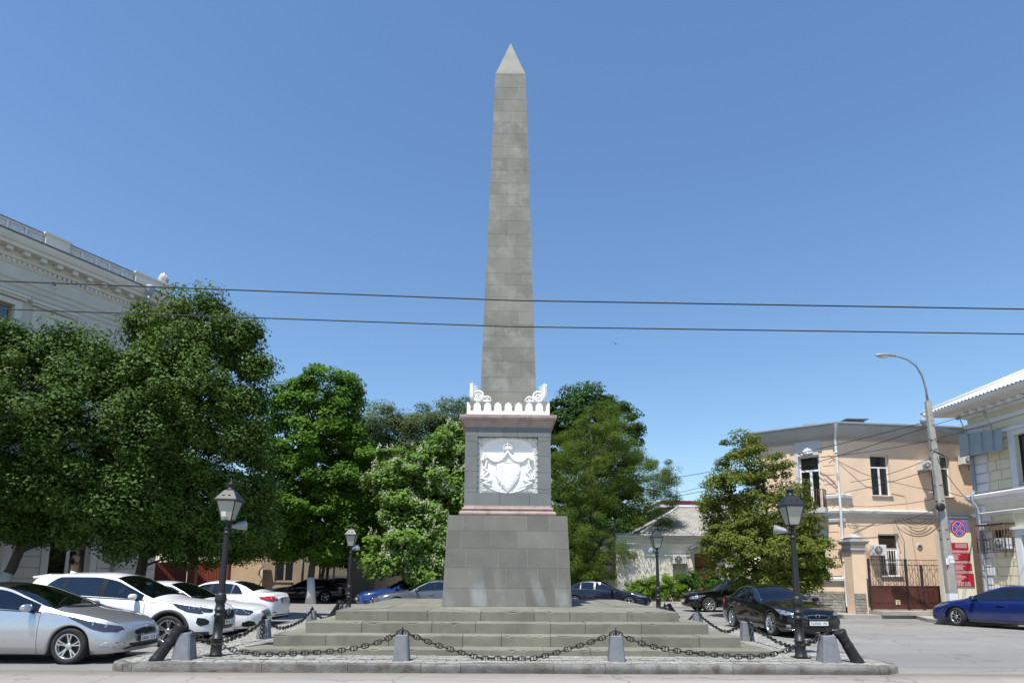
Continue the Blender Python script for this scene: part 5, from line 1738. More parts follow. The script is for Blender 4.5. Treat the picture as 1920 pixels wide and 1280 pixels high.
for o in opsF[2:]: window(pe, TF, *o, mull=(.42,.9), trans=.62, curtain=[(.3,.42),(.62,.98)])
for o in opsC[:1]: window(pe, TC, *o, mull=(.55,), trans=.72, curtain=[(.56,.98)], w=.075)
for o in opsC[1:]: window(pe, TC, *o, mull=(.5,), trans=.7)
outl = [PS, PC, P0, PE]
mb = MB()
prof = [(.02,7.92),(.05,7.99),(.06,8.03),(.14,8.06),(.26,8.16),(.38,8.34),(.45,8.50),(.46,8.56),(.50,8.57)]
rows = join_band(mb, outl, prof)
pe.part('cornice', mb, K['cornice_grey'])
mb = MB(); join_band(mb, outl, [(.46,8.555),(.53,8.57),(.56,8.60),(.56,8.66),(.52,8.66),(.50,8.61),(.44,8.60)]); pe.part('gutter', mb, K['gutter'])
# roof: low hips
mb = MB()
ctr = [PS+Vector((4,0,0)), PC+Vector((4.5,3.5,0)), P0+Vector((1.0,5.5,0)), PE+Vector((-.6,5.5,0))]
def outm(i):
    pts = outl; p = pts[i]
    d0 = (p-pts[i-1]).normalized() if i else (pts[1]-pts[0]).normalized(); d1 = (pts[i+1]-p).normalized() if i < 3 else d0
    n0 = Vector((d0.y,-d0.x,0)); n1 = Vector((d1.y,-d1.x,0)); m = n0+n1; return p+m/m.dot(n0)*.48
for i in range(3):
    a, b = outm(i), outm(i+1); c, d = ctr[i+1], ctr[i]
    mb.add([(a.x,a.y,8.63),(b.x,b.y,8.63),(c.x,c.y,9.35),(d.x,d.y,9.35)], [(0,1,2,3)])
q = [outm(3), PE+Vector((1.0,8,0)), PS+Vector((10,0,0))]
mb.add([(p.x,p.y,9.35) for p in ctr]+[(PE.x+1,PE.y+8,9.35),(PS.x+9,PS.y,9.35)], [(0,1,2,3,4,5)])
rf = pe.part('roof', mb, K['metal_roof'])
# dormer and ridge pieces standing on the roof
mb = MB(); mb.box((P0.x+1.5, P0.y+1.3, 8.9), (.9, .9, .36)); mb.box((P0.x+1.55, P0.y+1.2, 9.10), (1.05, 1.1, .05))
pe.part('dormer', mb, K['metal_roof'], rf)
mb = MB(); mb.box((P0.x-.2, P0.y+1.2, 8.86), (1.1, .4, .16), rz=R(-20)); pe.part('ridge_box', mb, K['slate'], rf)
# string course, lower band, pilaster base, plinth band
mb = MB()
join_band(mb, outl, [(.0,4.36),(.06,4.40),(.07,4.46),(.11,4.50),(.17,4.56),(.19,4.66),(.15,4.70),(.0,4.74)])
pe.part('string_course', mb, K['peach_trim'])
mb = MB()
cor = [P0-dC*.62, P0, P0+dF*.60]
join_band(mb, cor, [(.0,5.08),(.10,5.12),(.12,5.20),(.16,5.24),(.17,5.36),(.0,5.42)])
join_band(mb, [P0-dC*.55, P0, P0+dF*.2], [(.0,4.12),(.10,4.16),(.12,4.28),(.0,4.33)])
pe.part('corner_ledge', mb, K['peach_trim'])
mb = MB()
join_band(mb, [PC, P0, P0+dF*1.1], [(.0,1.46),(.08,1.50),(.13,1.54),(.13,1.64),(.0,1.70)])
pe.part('base_moulding', mb, K['peach_trim'])
# rusticated strips at the corner
mb = MB()
for z0, z1 in ((5.45, 7.6), (1.75, 4.1)):
    n = int(round((z1-z0)/.40)); h = (z1-z0)/n
    for q in range(n):
        mb.bx(cs(.54), cs(.07), -.045, .0, z0+q*h+.018, z0+(q+1)*h-.018, 0, TC)
    pe.part('quoins', mb, K['peach']); mb = MB()
    for q in range(n): mb.bx(cs(2.35), cs(1.95), -.045, .0, z0+q*h+.018, z0+(q+1)*h-.018, 0, TC)
    pe.part('quoins', mb, K['peach']); mb = MB()
# white surrounds on the chamfer, lintel panel and shell keystone
mb = MB()
for a, b in ((1.60,.70),):
    mb.bx(cs(a)-.16, cs(a), -.05, .02, 4.78, 7.45, 0, TC); mb.bx(cs(a), cs(b), -.048, .02, 7.312, 7.45, 0, TC)
    mb.bx(cs(a)-.12, cs(b)+.12, -.06, .02, 7.50, 7.98, 0, TC)
    pe.part('surround', mb, K['peach_trim']); mb = MB()
    mb.bx(cs(a)-.14, cs(a), -.04, .02, 1.6, 3.8, 0, TC); mb.bx(cs(b), cs(b)+.12, -.04, .02, 1.6, 3.8, 0, TC); mb.bx(cs(a), cs(b), -.042, .02, 3.662, 3.8, 0, TC)
pe.part('surround', mb, K['peach_trim'])
mb = MB()
for a in (1.15,):
    for q in range(-3, 4):
        an = PI/2+q*.42; L_ = .30-.02*abs(q)
        c0 = TC @ Vector((cs(a), -.09, 7.38)); c1 = TC @ Vector((cs(a)+L_*math.cos(an), -.12, 7.38+L_*math.sin(an)*.95))
        mb.tube([c0, c0.lerp(c1, .6), c1], [.03,.05,.03], 7)
    mb.sphere(TC @ Vector((cs(a), -.13, 7.40)), .07, 8)
pe.part('shell_keystone', mb, K['white_wall'])
# balcony
mb = MB(); mb.bx(cs(1.95), cs(.42), -.72, -.002, 4.56, 4.78, 0, TC); mb.bx(cs(1.9), cs(.47), -.66, -.19, 4.44, 4.56, 0, TC)
bal = pe.part('balcony', mb, K['peach_trim'])
mb = MB()
for q in range(17):
    s = cs(1.9)+(1.42)*q/16; mb.tube([TC @ Vector((s, -.68, 4.78)), TC @ Vector((s, -.68, 5.62))], .011 if q % 8 else .022, 5)
for sgn in (cs(1.9), cs(.48)):
    for q in range(6): mb.tube([TC @ Vector((sgn, -.68+.11*q, 4.78)), TC @ Vector((sgn, -.68+.11*q, 5.62))], .010, 4)
for z in (4.86, 5.62): mb.tube([TC @ Vector((cs(1.9), -.02, z)), TC @ Vector((cs(1.9), -.68, z)), TC @ Vector((cs(.48), -.68, z)), TC @ Vector((cs(.48), -.02, z))], .016, 5, smooth=False)
pe.part('balcony_railing', mb, K['rust'], bal)
# rough stone base
mb = MB()
for T_, a, b, zt in ((TC, 0, LC, 1.08), (TF, 0, .30, 1.06)):
    mb.bx(a, b, -.05, .0, .0, zt-.01, 1, T_)
    z = .1; r_ = 0
    while z < zt-.05:
        h = min(random.uniform(.11, .15), zt-z); s = a-random.uniform(0, .2)
        while s < b:
            w = random.uniform(.22, .48); s0, s1 = max(a+.01, s+.008), min(b-.01, s+w-.008)
            if s1-s0 > .05: mb.bx(s0, s1, -.085-random.uniform(0, .03), -.045, z+.007, z+h-.007, 0, T_)
            s += w
        z += h
pe.part('stone_base', mb, [K['rough_stone'], K['stone_gap']])
# drainpipe on the corner
mb = MB()
oC = Vector((dC.y, -dC.x, 0)); oF = Vector((dF.y, -dF.x, 0)); oo = (oC+oF).normalized()
ax = lambda o, z: P0+oo*o+Vector((0,0,z))
mb.tube([ax(.50,8.60),ax(.48,8.42),ax(.30,8.20),ax(.20,7.95),ax(.20,7.4),ax(.25,5.5),ax(.26,4.9),ax(.29,4.6),ax(.22,4.2),ax(.19,1.75),ax(.24,1.6),ax(.20,1.4),ax(.20,.62),ax(.24,.45),ax(.40,.34)+Vector((.08,0,0))], .058, 10)
for z in (7.3, 6.2, 5.6, 3.4, 2.4): mb.tube([ax(.22,z-.03), ax(.22,z+.03)], .070, 10)
mb.lathe([(.06,0),(.11,.1),(.12,.18)], ax(.47,8.44), 10)
pe.part('drainpipe', mb, K['pipe_white'])
mb = MB()
T2 = TF @ Matrix.Translation((3.83, -.004, 3.10)) @ Matrix.Rotation(PI/2, 4, 'X')
mb.lathe([(.15,0),(.15,.02),(.12,.03),(0,.03)], n=20, M=T2, smooth=False)
v_ = pe.part('wall_rosette', mb, K['peach_trim'])
mb = MB()
for q in range(6):
    a_ = PI*q/3+.3; mb.bar(T2 @ Vector((.03*math.cos(a_), .03*math.sin(a_), .035)), T2 @ Vector((.10*math.cos(a_), .10*math.sin(a_), .035)), .02)
pe.part('rosette_slots', mb, K['dark'], v_)
ac_unit(TF, 4.03, 4.78, 6.60, 7.02, 'air conditioner between the upper windows of the peach house')
ac_unit(TF, 6.17, 6.85, 6.93, 7.32, 'air conditioner high beside the yellow house corner')
ac_unit(TF, 1.28, 1.90, 2.66, 3.14, 'air conditioner behind the gate pier beside the barred window')
# window bars downstairs
mb = MB()
for s0, s1, z0, z1 in opsF[2:]:
    for q in range(9):
        s = s0+(s1-s0)*q/8; mb.tube([TF @ Vector((s, -.06, z0-.02)), TF @ Vector((s, -.06, z0+1.25))], .008, 4)
    for z in (z0, z0+.62, z0+1.24): mb.tube([TF @ Vector((s0, -.06, z)), TF @ Vector((s1, -.06, z))], .009, 4)
pe.part('window_bars', mb, K['pvc'])

# ---- gate pier, iron gate
GT = wallM((15.6, 27.6), (1, .08))
gp = Bld('gate_pier', 'peach gate pier with a stepped stone cap beside the iron gate', 'gate pier', GT @ Vector((-.17, .2, 0)))
mb = MB(); mb.bx(-.36, .24, -.02, .55, 0, 2.78, 0, GT); gp.part('shaft', mb, K['peach'])
mb = MB(); z = .14
while z < 1.0:
    h = random.uniform(.11, .15); s = -.37
    while s < .12:
        w = random.uniform(.16, .34); s1 = min(.14, s+w-.012); mb.bx(s, s1, -.06-random.uniform(0, .02), -.0195, z+.007, z+h-.007, 0, GT); s += w
    z += h
gp.part('stone_facing', mb, K['rough_stone'])
mb = MB()
for o, z0, z1 in ((.03,2.78,2.86),(.07,2.861,2.95)): mb.bx(-.36-o, .24+o, -.02-o, .55+o, z0, z1, 0, GT)
mb.bx(-.38, .26, -.04, .57, 2.951, 3.07, 1, GT)
for o, z0, z1 in ((.06,3.071,3.13),(.13,3.131,3.22),(.17,3.221,3.27)): mb.bx(-.36-o, .24+o, -.02-o, .55+o, z0, z1, 0, GT)
a = [(-.52,.02),(.18,.02),(.18,.51),(-.52,.51)]
mb.bx(-.34, .22, .02, .51, 3.271, 3.42, 0, GT)
mb.add([GT @ Vector(v) for v in ((-.37,-.01,3.421),(.25,-.01,3.421),(.25,.54,3.421),(-.37,.54,3.421),(-.09,.24,3.60),(-.03,.24,3.60),(-.03,.29,3.60),(-.09,.29,3.60))], [(0,1,5,4),(1,2,6,5),(2,3,7,6),(3,0,4,7),(4,5,6,7),(3,2,1,0)])
gp.part('cap', mb, [K['cornice_grey'], K['peach']])
ga = Bld('iron_gate', 'iron gate with oxblood sheet panels and scrolled bars', 'gate', GT @ Vector((2.2, 0, 0)))
gz0, gzp, gzt = .34, 1.32, 2.52
posts = [(.40,2.5),(2.12,2.5),(2.83,2.25),(3.95,2.52)]
for s, zt_ in posts:
    mb = MB(); mb.bx(s-.04, s+.04, -.04, .04, gz0-.1, zt_, 0, GT); ga.part('post', mb, K['gate_iron'])
for s0, s1 in ((.45,2.07),(2.17,2.78),(2.88,3.90)):
    mb = MB(); mb.bx(s0, s1, -.008, .008, gz0, gzp, 0, GT)
    for q in range(int((s1-s0)/.1)): mb.bx(s0+.1*q+.02, s0+.1*q+.028, -.013, -.0075, gz0, gzp, 0, GT)
    mb.bx(s0, s1, -.02, .02, gzp-.02, gzp+.015, 0, GT); mb.bx(s0, s1, -.02, .02, gz0+.28, gz0+.31, 0, GT)
    ga.part('sheet_panel', mb, K['gate_red'])
def ring_pts(T, cx, cz, r, a0=0, a1=2*PI, n=16, y=0): return [T @ Vector((cx+r*math.cos(a0+(a1-a0)*i/n), y, cz+r*math.sin(a0+(a1-a0)*i/n))) for i in range(n+1)]
for s0, s1, plainbars in ((.45,2.07,True),(2.17,2.78,False),(2.88,3.90,False)):
    mb = MB()
    for z in (gzp+.02, 2.24, 2.46): mb.tube([GT @ Vector((s0-.05, 0, z)), GT @ Vector((s1+.05, 0, z))], .012, 4, smooth=False)
    n = int(round((s1-s0)/.115))
    for q in range(1, n):
        s = s0+(s1-s0)*q/n; mb.tube([GT @ Vector((s, 0, gzp)), GT @ Vector((s, 0, 2.24))], .0075, 4)
    m = max(2, int(round((s1-s0)/.34)))
    for q in range(m):
        c = s0+(s1-s0)*(q+.5)/m; w = (s1-s0)/m*.5
        mb.tube(ring_pts(GT, c, 2.35, .085), .008, 4)
        mb.tube([GT @ Vector((c+w, 0, 2.24)), GT @ Vector((c+w, 0, 2.46))], .007, 4)
        mb.tube(ring_pts(GT, c, gzp+.13, .07), .008, 4)
        for sg in (-1, 1):
            mb.tube([GT @ Vector((c+sg*x, 0, z)) for x, z in ((.02,gzp+.05),(w*.55,gzp+.10),(w*.75,gzp+.22),(w*.3,gzp+.38),(.0,gzp+.46))], .008, 4)
            mb.tube([GT @ Vector((c+sg*x, 0, z)) for x, z in ((.0,gzp+.46),(w*.3,gzp+.55),(w*.8,gzp+.66),(w*.9,gzp+.78))], .008, 4)
            if not plainbars:
                mb.tube([GT @ Vector((c+sg*(w*.55)+.055*(1-i/14)*math.cos(i*.75+PI/2), 0, gzp+.74+.055*(1-i/14)*math.sin(i*.75+PI/2))) for i in range(13)], .007, 4)
                mb.tube([GT @ Vector((c+sg*(w*.45)+.05*(1-i/14)*math.cos(i*.75), 0, gzp+.86+.05*(1-i/14)*math.sin(i*.75))) for i in range(13)], .007, 4)
        mb.sphere(GT @ Vector((c, 0, gzp+.46)), .022, 6)
    ga.part('scrollwork', mb, K['gate_iron'])
mb = MB(); mb.bx(1.50, 1.70, -.035, -.022, gz0+.20, gz0+.40, 0, GT); gpl = ga.part('notice_plate', mb, plain('pale_yellow_plate', (.66,.64,.36), .5))
mb = MB(); mb.bx(1.56, 1.64, -.038, -.0355, gz0+.22, gz0+.27, 0, GT); mb.bx(1.56, 1.585, -.038, -.0355, gz0+.271, gz0+.33, 0, GT); mb.bx(1.53, 1.67, -.038, -.0355, gz0+.335, gz0+.355, 0, GT); ga.part('plate_mark', mb, K['dark'], gpl)

# ---- yellow and white house at the right edge
KY, OY = 1.1, (0, 0, -.165)      # the yellow house and its yard wall are drawn in 1/1.1 size and built full size
Y0 = Vector((18.25, 24.0, 0)); dY = Vector((.07, -1, 0)).normalized()
TY = wallM(Y0, dY); LY = 9.0
ye = Bld('yellow_house', 'yellow and white rusticated house with overhanging pale roof', 'house', Y0, k=KY, org=OY)
mb = MB()
opsY = [(2.02,3.25,5.0,6.75),(5.2,6.4,5.0,6.75),(.62,1.42,2.72,3.45),(1.86,3.1,1.1,3.2),(5.2,6.4,1.4,3.2)]
wall(mb, TY, 0, LY, 0, 7.95, opsY, .2)
TE = wallM(Y0+Vector((7,0,0)), (-1,0)); wall(mb, TE, 0, 7, 0, 7.95, [(2,3,5,6.7)])
Yn = Y0+dY*LY; TN = wallM(Yn, (1,.07)); wall(mb, TN, 0, 7, 0, 7.95, [])
ye.part('wall', mb, K['yellow'], recalc=False)
for i, o in enumerate(opsY):
    if i == 2: continue
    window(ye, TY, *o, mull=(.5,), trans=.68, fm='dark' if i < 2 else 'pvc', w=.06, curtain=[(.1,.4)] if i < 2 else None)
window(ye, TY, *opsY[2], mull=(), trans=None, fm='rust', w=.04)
# white quoins (upper) and rustication (lower)
mb = MB()
for z0, z1, h in ((4.86, 7.45, .36), (.1, 4.42, .33)):
    n = int(round((z1-z0)/h)); h = (z1-z0)/n
    for q in range(n):
        w = (.78 if q % 2 else .70) if z0 > 4 else (.66 if q % 2 else .46)
        zz0, zz1 = z0+q*h+.022, z0+(q+1)*h-.022
        mb.bx(.0, w, -.06, .0, zz0, zz1, 0, TY); mb.bx(7-.6, 6.998, -.055, .0, zz0, zz1, 0, TE)
    ye.part('quoins', mb, K['white_wall'], bevel=.012); mb = MB()
z = 4.9
for q in range(7):
    z0 = 4.88+q*.37
    cuts = [.82, 1.32, 1.74] if q % 2 else [.82, 1.14, 1.74]
    for a_, b_ in zip(cuts[:-1], cuts[1:]): mb.bx(a_+.012, b_-.012, -.04, .0, z0+.02, z0+.35, 0, TY)
rus = {.70: MB(), 3.4: MB(), 6.6: MB()}
for q in range(12):
    z0 = .12+q*.33
    for a_, b_ in ((.70, 1.62),(3.4, 5.0),(6.6,8.9)):
        if a_ < 1 and 2.6 < z0+.3 and z0 < 3.5: continue
        rus[a_].bx(a_+.0, b_, -.03, .0, z0+.014, z0+.316, 0, TY)
for r_ in rus.values(): ye.part('rusticated_blocks', r_, K['yellow'], bevel=.01)
ye.part('rusticated_blocks', mb, K['yellow'], bevel=.01)
mb = MB()
for a_, b_, z0, z1 in ((2.02,3.25,4.9,6.75),(5.2,6.4,4.9,6.75),(1.86,3.1,1.0,3.2),(5.2,6.4,1.3,3.2)):
    mb.bx(a_-.24, a_, -.08, .02, z0, z1+.2, 0, TY); mb.bx(b_, b_+.24, -.08, .02, z0, z1+.2, 0, TY); mb.bx(a_, b_, -.078, .02, z1+.002, z1+.2, 0, TY)
    mb.bx(a_-.34, b_+.34, -.16, .02, z1+.2, z1+.30, 0, TY)
    mb.bx(a_-.2, b_+.2, -.14, .02, z0-.09, z0-.002, 0, TY)
    ye.part('surround', mb, K['white_wall']); mb = MB()
Yout = [Y0+Vector((6.9,0,0)), Y0, Yn]
mb = MB()
join_band(mb, Yout, [(.0,4.42),(.06,4.45),(.08,4.50),(.16,4.56),(.17,4.62),(.24,4.66),(.26,4.78),(.20,4.82),(.0,4.86)])
join_band(mb, Yout, [(.0,3.98),(.09,4.0),(.11,4.06),(.16,4.10),(.0,4.16)])
ye.part('string_course', mb, K['white_wall'])
mb = MB()
join_band(mb, Yout, [(.0,7.40),(.05,7.42),(.06,7.56),(.10,7.58),(.0,7.62)])
join_band(mb, Yout, [(.02,7.80),(.10,7.84),(.14,7.90),(.24,7.94),(.30,8.0),(.42,8.03),(.44,8.09),(.60,8.10)])
join_band(mb, Yout, [(.56,8.105),(.98,8.13),(.98,8.19),(1.02,8.20),(1.02,8.24)])
ye.part('eaves_cornice', mb, K['white_wall'])
mb = MB()
q = 0
s = .3
while s < LY:
    mb.bx(s, s+.10, -.52, -.06, 7.84, 7.985, 0, TY); s += .42; ye.part('bracket', mb, K['white_wall']); mb = MB()
# hipped corrugated roof
mb = MB()
e = 1.08
c0 = Y0+Vector((-e-.02,e,0)); c1 = Yn+Vector((-e,-.9,0)); r0 = Vector((Y0.x+3.6, Y0.y-3.4, 0)); r1 = Vector((Yn.x+3.6, Yn.y+1.5, 0))
c2 = Y0+Vector((7+e,e,0)); c3 = Yn+Vector((7+e,-.9,0))
zz = lambda p, z: Vector((p.x, p.y, z))
corrugated(mb, zz(c1,8.26), zz(c0,8.26), zz(r0,10.3), zz(r1,10.3), .17, .028)
corrugated(mb, zz(c0,8.26), zz(c2,8.26), zz(r0,10.3), zz(r0,10.3), .17, .028)
corrugated(mb, zz(c2,8.26), zz(c3,8.26), zz(r1,10.3), zz(r0,10.3), .3, .028)
rfy = ye.part('roof', mb, K['sheet_white'])
mb = MB(); mb.tube([zz(c0,8.32), zz(r0,10.35)], .07, 6); ye.part('hip_cap', mb, K['sheet_white'], rfy)
# grey downpipe from the eave corner
mb = MB()
pp = [TY @ Vector(v) for v in ((-1.0,-1.05,8.12),(-.98,-1.03,7.86),(-.86,-.9,7.72),(.05,-.16,7.22),(.16,-.13,7.1),(.16,-.13,5.0),(.18,-.30,4.78),(.18,-.30,4.55),(.22,-.14,4.3),(.22,-.14,.35),(.24,-.25,.2))]
mb.tube(pp, .062, 10); mb.lathe([(.07,-.1),(.11,.0),(.14,.12),(.14,.2)], pp[1], 12)
for z in (6.6, 5.7, 3.3, 2.0): mb.lathe([(.075,-.03),(.075,.03)], TY @ Vector((.16 if z > 4.5 else .22, -.135, z)), 10)
ye.part('drainpipe', mb, K['pipe_grey'])
# barred box over the small window, with an air conditioner inside
mb = MB()
s0, s1, z0, z1, dp = .36, 1.60, 2.62, 3.62, .42
for q in range(10):
    s = s0+(s1-s0)*q/9; mb.tube([TY @ Vector((s, -dp, z0)), TY @ Vector((s, -dp, z1))], .011, 4)
for q in range(4):
    for s in (s0, s1): mb.tube([TY @ Vector((s, -dp*q/3-.02, z0)), TY @ Vector((s, -dp*q/3-.02, z1))], .011, 4)
for z in (z0, (z0+z1)/2, z1): mb.tube([TY @ Vector((s0, 0, z)), TY @ Vector((s0, -dp, z)), TY @ Vector((s1, -dp, z)), TY @ Vector((s1, 0, z))], .014, 4, smooth=False)
mb.bx(s0-.02, s1+.02, -dp-.02, -.0, z1+.012, z1+.03, 0, TY)
ye.part('window_cage', mb, K['rust'])
ac_unit(TY, 1.0, 1.5, 2.72, 3.12, 'air conditioner inside the barred window box of the yellow house', .26, k=KY, org=OY)

# sign board seen from its side, with two floodlights
sb = Bld('hoarding', 'grey blue sign board with two small floodlights on the yellow house', 'sign board', TY @ Vector((.9, -.35, 6.3)), k=KY, org=OY)
mb = MB()
qv = [(-.05,-.42,6.32),(1.85,-.42,6.22),(1.85,-.36,6.98),(-.05,-.36,7.22)]
mb.add([TY @ Vector(v) for v in qv]+[TY @ Vector((v[0], v[1]+.05, v[2])) for v in qv], [(0,1,2,3),(7,6,5,4),(0,4,5,1),(1,5,6,2),(2,6,7,3),(3,7,4,0)])
sb.part('panel', mb, K['board_grey'])
mb = MB()
for s, zt_ in ((.45,7.14),(1.05,7.06),(1.55,7.0)):
    mb.tube([TY @ Vector((s,-.46,6.32)), TY @ Vector((s,-.40,zt_+.02))], .018, 5)
    mb.tube([TY @ Vector((s,-.40,6.6)), TY @ Vector((s,.0,6.6))], .02, 5)
mb.tube([TY @ Vector((.4,-.46,7.30)), TY @ Vector((1.6,-.46,7.20))], .025, 6)
sb.part('bracket', mb, K['steel'])
for s, z in ((.42,7.30),(1.58,7.20)):
    mb = MB()
    mb.tube([TY @ Vector((s,-.46,z-.15)), TY @ Vector((s-.05,-.62,z+.45))], .022, 5)
    T3 = TY @ Matrix.Translation((s-.05,-.66,z+.5)) @ Matrix.Rotation(R(-50), 4, 'X')
    mb.box((0,0,0), (.14,.16,.08), 0, M=T3, taper=.8); mb.box((.0,.0,-.08), (.09,.10,.08), 0, M=T3)
    sb.part('floodlight', mb, K['gutter'])

# notice wall, boards, blue sign
nw = Bld('notice_wall', 'pale cream wall end behind the concrete pole carrying red boards', 'wall', (17.6, 24.4), k=KY, org=OY)
mb = MB(); mb.bx(16.95, 18.20, 24.36, 24.60, 0, 3.42); nw.part('masonry', mb, surf('cream_wall', (.70,.655,.50), .9, .05, 1.2, 40, .1, .004))
boards = [(3.03,2.75,17.10,18.03,'top red notice board with a small emblem on the cream wall',4,True),(2.62,2.34,17.13,18.06,'second red notice board from the top on the cream wall',5,False),(2.23,1.96,17.16,18.09,'third red notice board from the top on the cream wall',5,False),(1.85,1.36,17.19,18.13,'lowest and tallest red notice board, with two phone numbers',6,False)]
for i, (zt_, zb_, xa, xb, lab, nl, emb) in enumerate(boards):
    Bd = Bld('notice_board', lab, 'notice board', ((xa+xb)/2, 24.34), 'red notice boards on the cream wall', k=KY, org=OY)
    mb = MB(); mb.bx(xa, xb, 24.33, 24.358, zb_, zt_); Bd.part('panel', mb, K['red_board'])
    if i < 3:
        mb = MB(); mb.bx(xa+.02, xb+.02, 24.332, 24.358, zb_-.085, zb_-.02); st = Bd.part('header_strip', mb, K['pink_strip'])
        mb = MB(); x = xa+.05
        while x < xb-.08:
            w = random.uniform(.02, .05); mb.bx(x, x+w, 24.328, 24.3318, zb_-.062, zb_-.042); x += w+.014
        Bd.part('lettering', mb, K['red_board'], st)
    mb = MB()
    for q in range(nl):
        z = zt_-.035-q*(.045 if i < 3 else .05); x = xa+.06 if i else xa+.42
        xe = x+random.uniform(.35, .62) if i else xb-.06
        while x < xe:
            w = random.uniform(.012, .035); mb.bx(x, x+w, 24.326, 24.3295, z-.018, z); x += w+.010
    if emb: mb.bx(xa+.07, xa+.17, 24.326, 24.3295, zt_-.12, zt_-.03); mb.bx(xa+.07, xa+.26, 24.326, 24.3295, zt_-.24, zt_-.215)
    Bd.part('lettering', mb, K['white_ink'])
    if i == 3:
        for z, tx in ((zb_+.145, '+7 978 814-50-65'), (zb_+.06, '+7 978 815-50-50')):
            me = text_mesh(tx, .092, .001)
            q_ = Bd.map(((xa+xb)/2-.03, 24.327, z))-Bd.P
            me.transform(Matrix.Translation(q_) @ Matrix.Scale(KY, 4) @ Matrix.Rotation(PI/2, 4, 'X'))
            link_mesh('phone_number', me, K['white_ink'], Bd.root)
bs = Bld('blue_sign', 'violet blue sign board above the cream wall', 'sign', (17.65, 24.4), k=KY, org=OY)
mb = MB(); mb.bx(17.0, 18.15, 24.38, 24.42, 3.50, 3.98); pn = bs.part('panel', mb, K['blue_board'])
mb = MB(); mb.bx(16.97, 18.18, 24.36, 24.40, 3.43, 3.50); mb.bx(16.97, 18.18, 24.36, 24.44, 3.98, 4.04); mb.bx(17.1, 17.16, 24.42, 24.48, 3.3, 4.0); mb.bx(17.95, 18.01, 24.42, 24.48, 3.3, 4.0); bs.part('frame', mb, K['steel'])
mb = MB()
for z, a_, b_ in ((3.86,17.45,17.95),(3.77,17.5,17.9)):
    x = a_
    while x < b_:
        w = random.uniform(.015, .04); mb.bx(x, x+w, 24.374, 24.379, z-.02, z); x += w+.014
mb.bx(17.70, 17.80, 24.374, 24.379, 3.56, 3.66); mb.bx(17.82, 17.87, 24.374, 24.379, 3.54, 3.58)
bs.part('lettering', mb, K['white_ink'], pn)

# ---- cream low house behind the hedge
CX0, CX1, CY = 6.9, 13.6, 38.0
cr = Bld('cream_cottage', 'low cream house with a grey corrugated hip roof behind the hedge', 'house', (10, CY))
TCr = wallM((CX0, CY), (1, 0))
mb = MB()
opsK = [(4.65,5.95,.3,3.05),(3.35,4.15,1.1,2.55)]
wall(mb, TCr, 0, CX1-CX0, 0, 4.1, opsK, .25)
wall(mb, wallM((CX0, CY+8), (0,-1)), 0, 8, 0, 4.1, [])
cr.part('wall', mb, K['cream'], recalc=False)
mb = MB(); mb.bx(4.65, 5.95, .2, .25, .3, 3.05, 0, TCr); mb.bx(5.28, 5.32, .19, .2, .3, 2.2, 1, TCr); mb.bx(4.65, 5.95, .18, .2, 2.2, 2.28, 1, TCr)
cr.part('door', mb, [K['door_brown'], K['dark']])
mb = MB(); mb.bx(3.35, 4.15, .2, .25, 1.1, 2.55, 0, TCr); cr.part('blocked_window', mb, K['grey_wall'])
mb = MB()
for q in range(11):
    a0, a1 = PI*(.18+.64*q/11), PI*(.18+.64*(q+1)/11)
    pts = [(5.3+1.15*math.cos(t_), 2.95+.62*math.sin(t_)) for t_ in (a0, a1)]
    for (x0_, z0_), (x1_, z1_) in [(pts[0], pts[1])]:
        v = [TCr @ Vector(p) for p in ((x0_,-.5,z0_),(x1_,-.5,z1_),(x1_,0,z1_),(x0_,0,z0_),(x0_,-.5,z0_+.05),(x1_,-.5,z1_+.05),(x1_,0,z1_+.05),(x0_,0,z0_+.05))]
        mb.add(v, [(0,1,2,3),(4,5,6,7),(0,1,5,4)])
cr.part('arched_canopy', mb, K['gutter'])
mb = MB(); band(mb, TCr, 0, CX1-CX0, [(0,3.45),(.08,3.5),(.12,3.62),(.0,3.68)]); band(mb, TCr, 0, CX1-CX0, [(0,3.95),(.2,4.0),(.22,4.1),(.0,4.14)]); cr.part('cornice', mb, K['cream'])
mb = MB()
ex0, ex1, ey = 8.3, 15.5, CY-.5
rp0, rp1 = Vector((11.8, CY+4, 6.25)), Vector((15.5, CY+4, 6.25))
corrugated(mb, (ex0,ey,4.2), (ex1,ey,4.2), rp1, rp0, .22, .035, 6)
corrugated(mb, (ex0,CY+8.5,4.2), (ex0,ey,4.2), rp0, rp0, .22, .035, 4)
rfc = cr.part('roof', mb, K['slate'])
mb = MB(); mb.tube([(ex0,ey,4.24), tuple(rp0+Vector((0,0,.04))), tuple(rp1+Vector((0,0,.04)))], .07, 6); cr.part('ridge_cap', mb, K['sheet_white'], rfc)
mb = MB(); mb.bx(ex0-.02, ex1, ey-.04, ey-.01, 4.08, 4.16); cr.part('eave_board', mb, K['sheet_white'], rfc)
mb = MB(); mb.bx(CX0-.1, ex0+.2, CY-.25, CY+7, 4.1, 4.22); cr.part('flat_roof', mb, K['metal_roof'])
ac_unit(TCr, 3.30, 4.10, 2.42, 2.95, 'caged air conditioner on the cream house above the hedge', .3, True)
fl = Bld('wall_flag', 'tiny red flag at the cream house doorway beside the young linden', 'flag', TCr @ Vector((6.2,-.3,3.4)))
mb = MB(); mb.tube([TCr @ Vector((6.2,0,3.1)), TCr @ Vector((6.1,-.5,3.75))], .015, 5); fl.part('staff', mb, K['steel'])
mb = MB(); mb.grid([[TCr @ Vector((6.1-.02*i+.02*math.sin(i), -.48+.04*i, 3.72-.06*j-.02*i)) for j in range(6)] for i in range(7)]); fl.part('cloth', mb, plain('flag_red', (.45,.02,.03), .8))

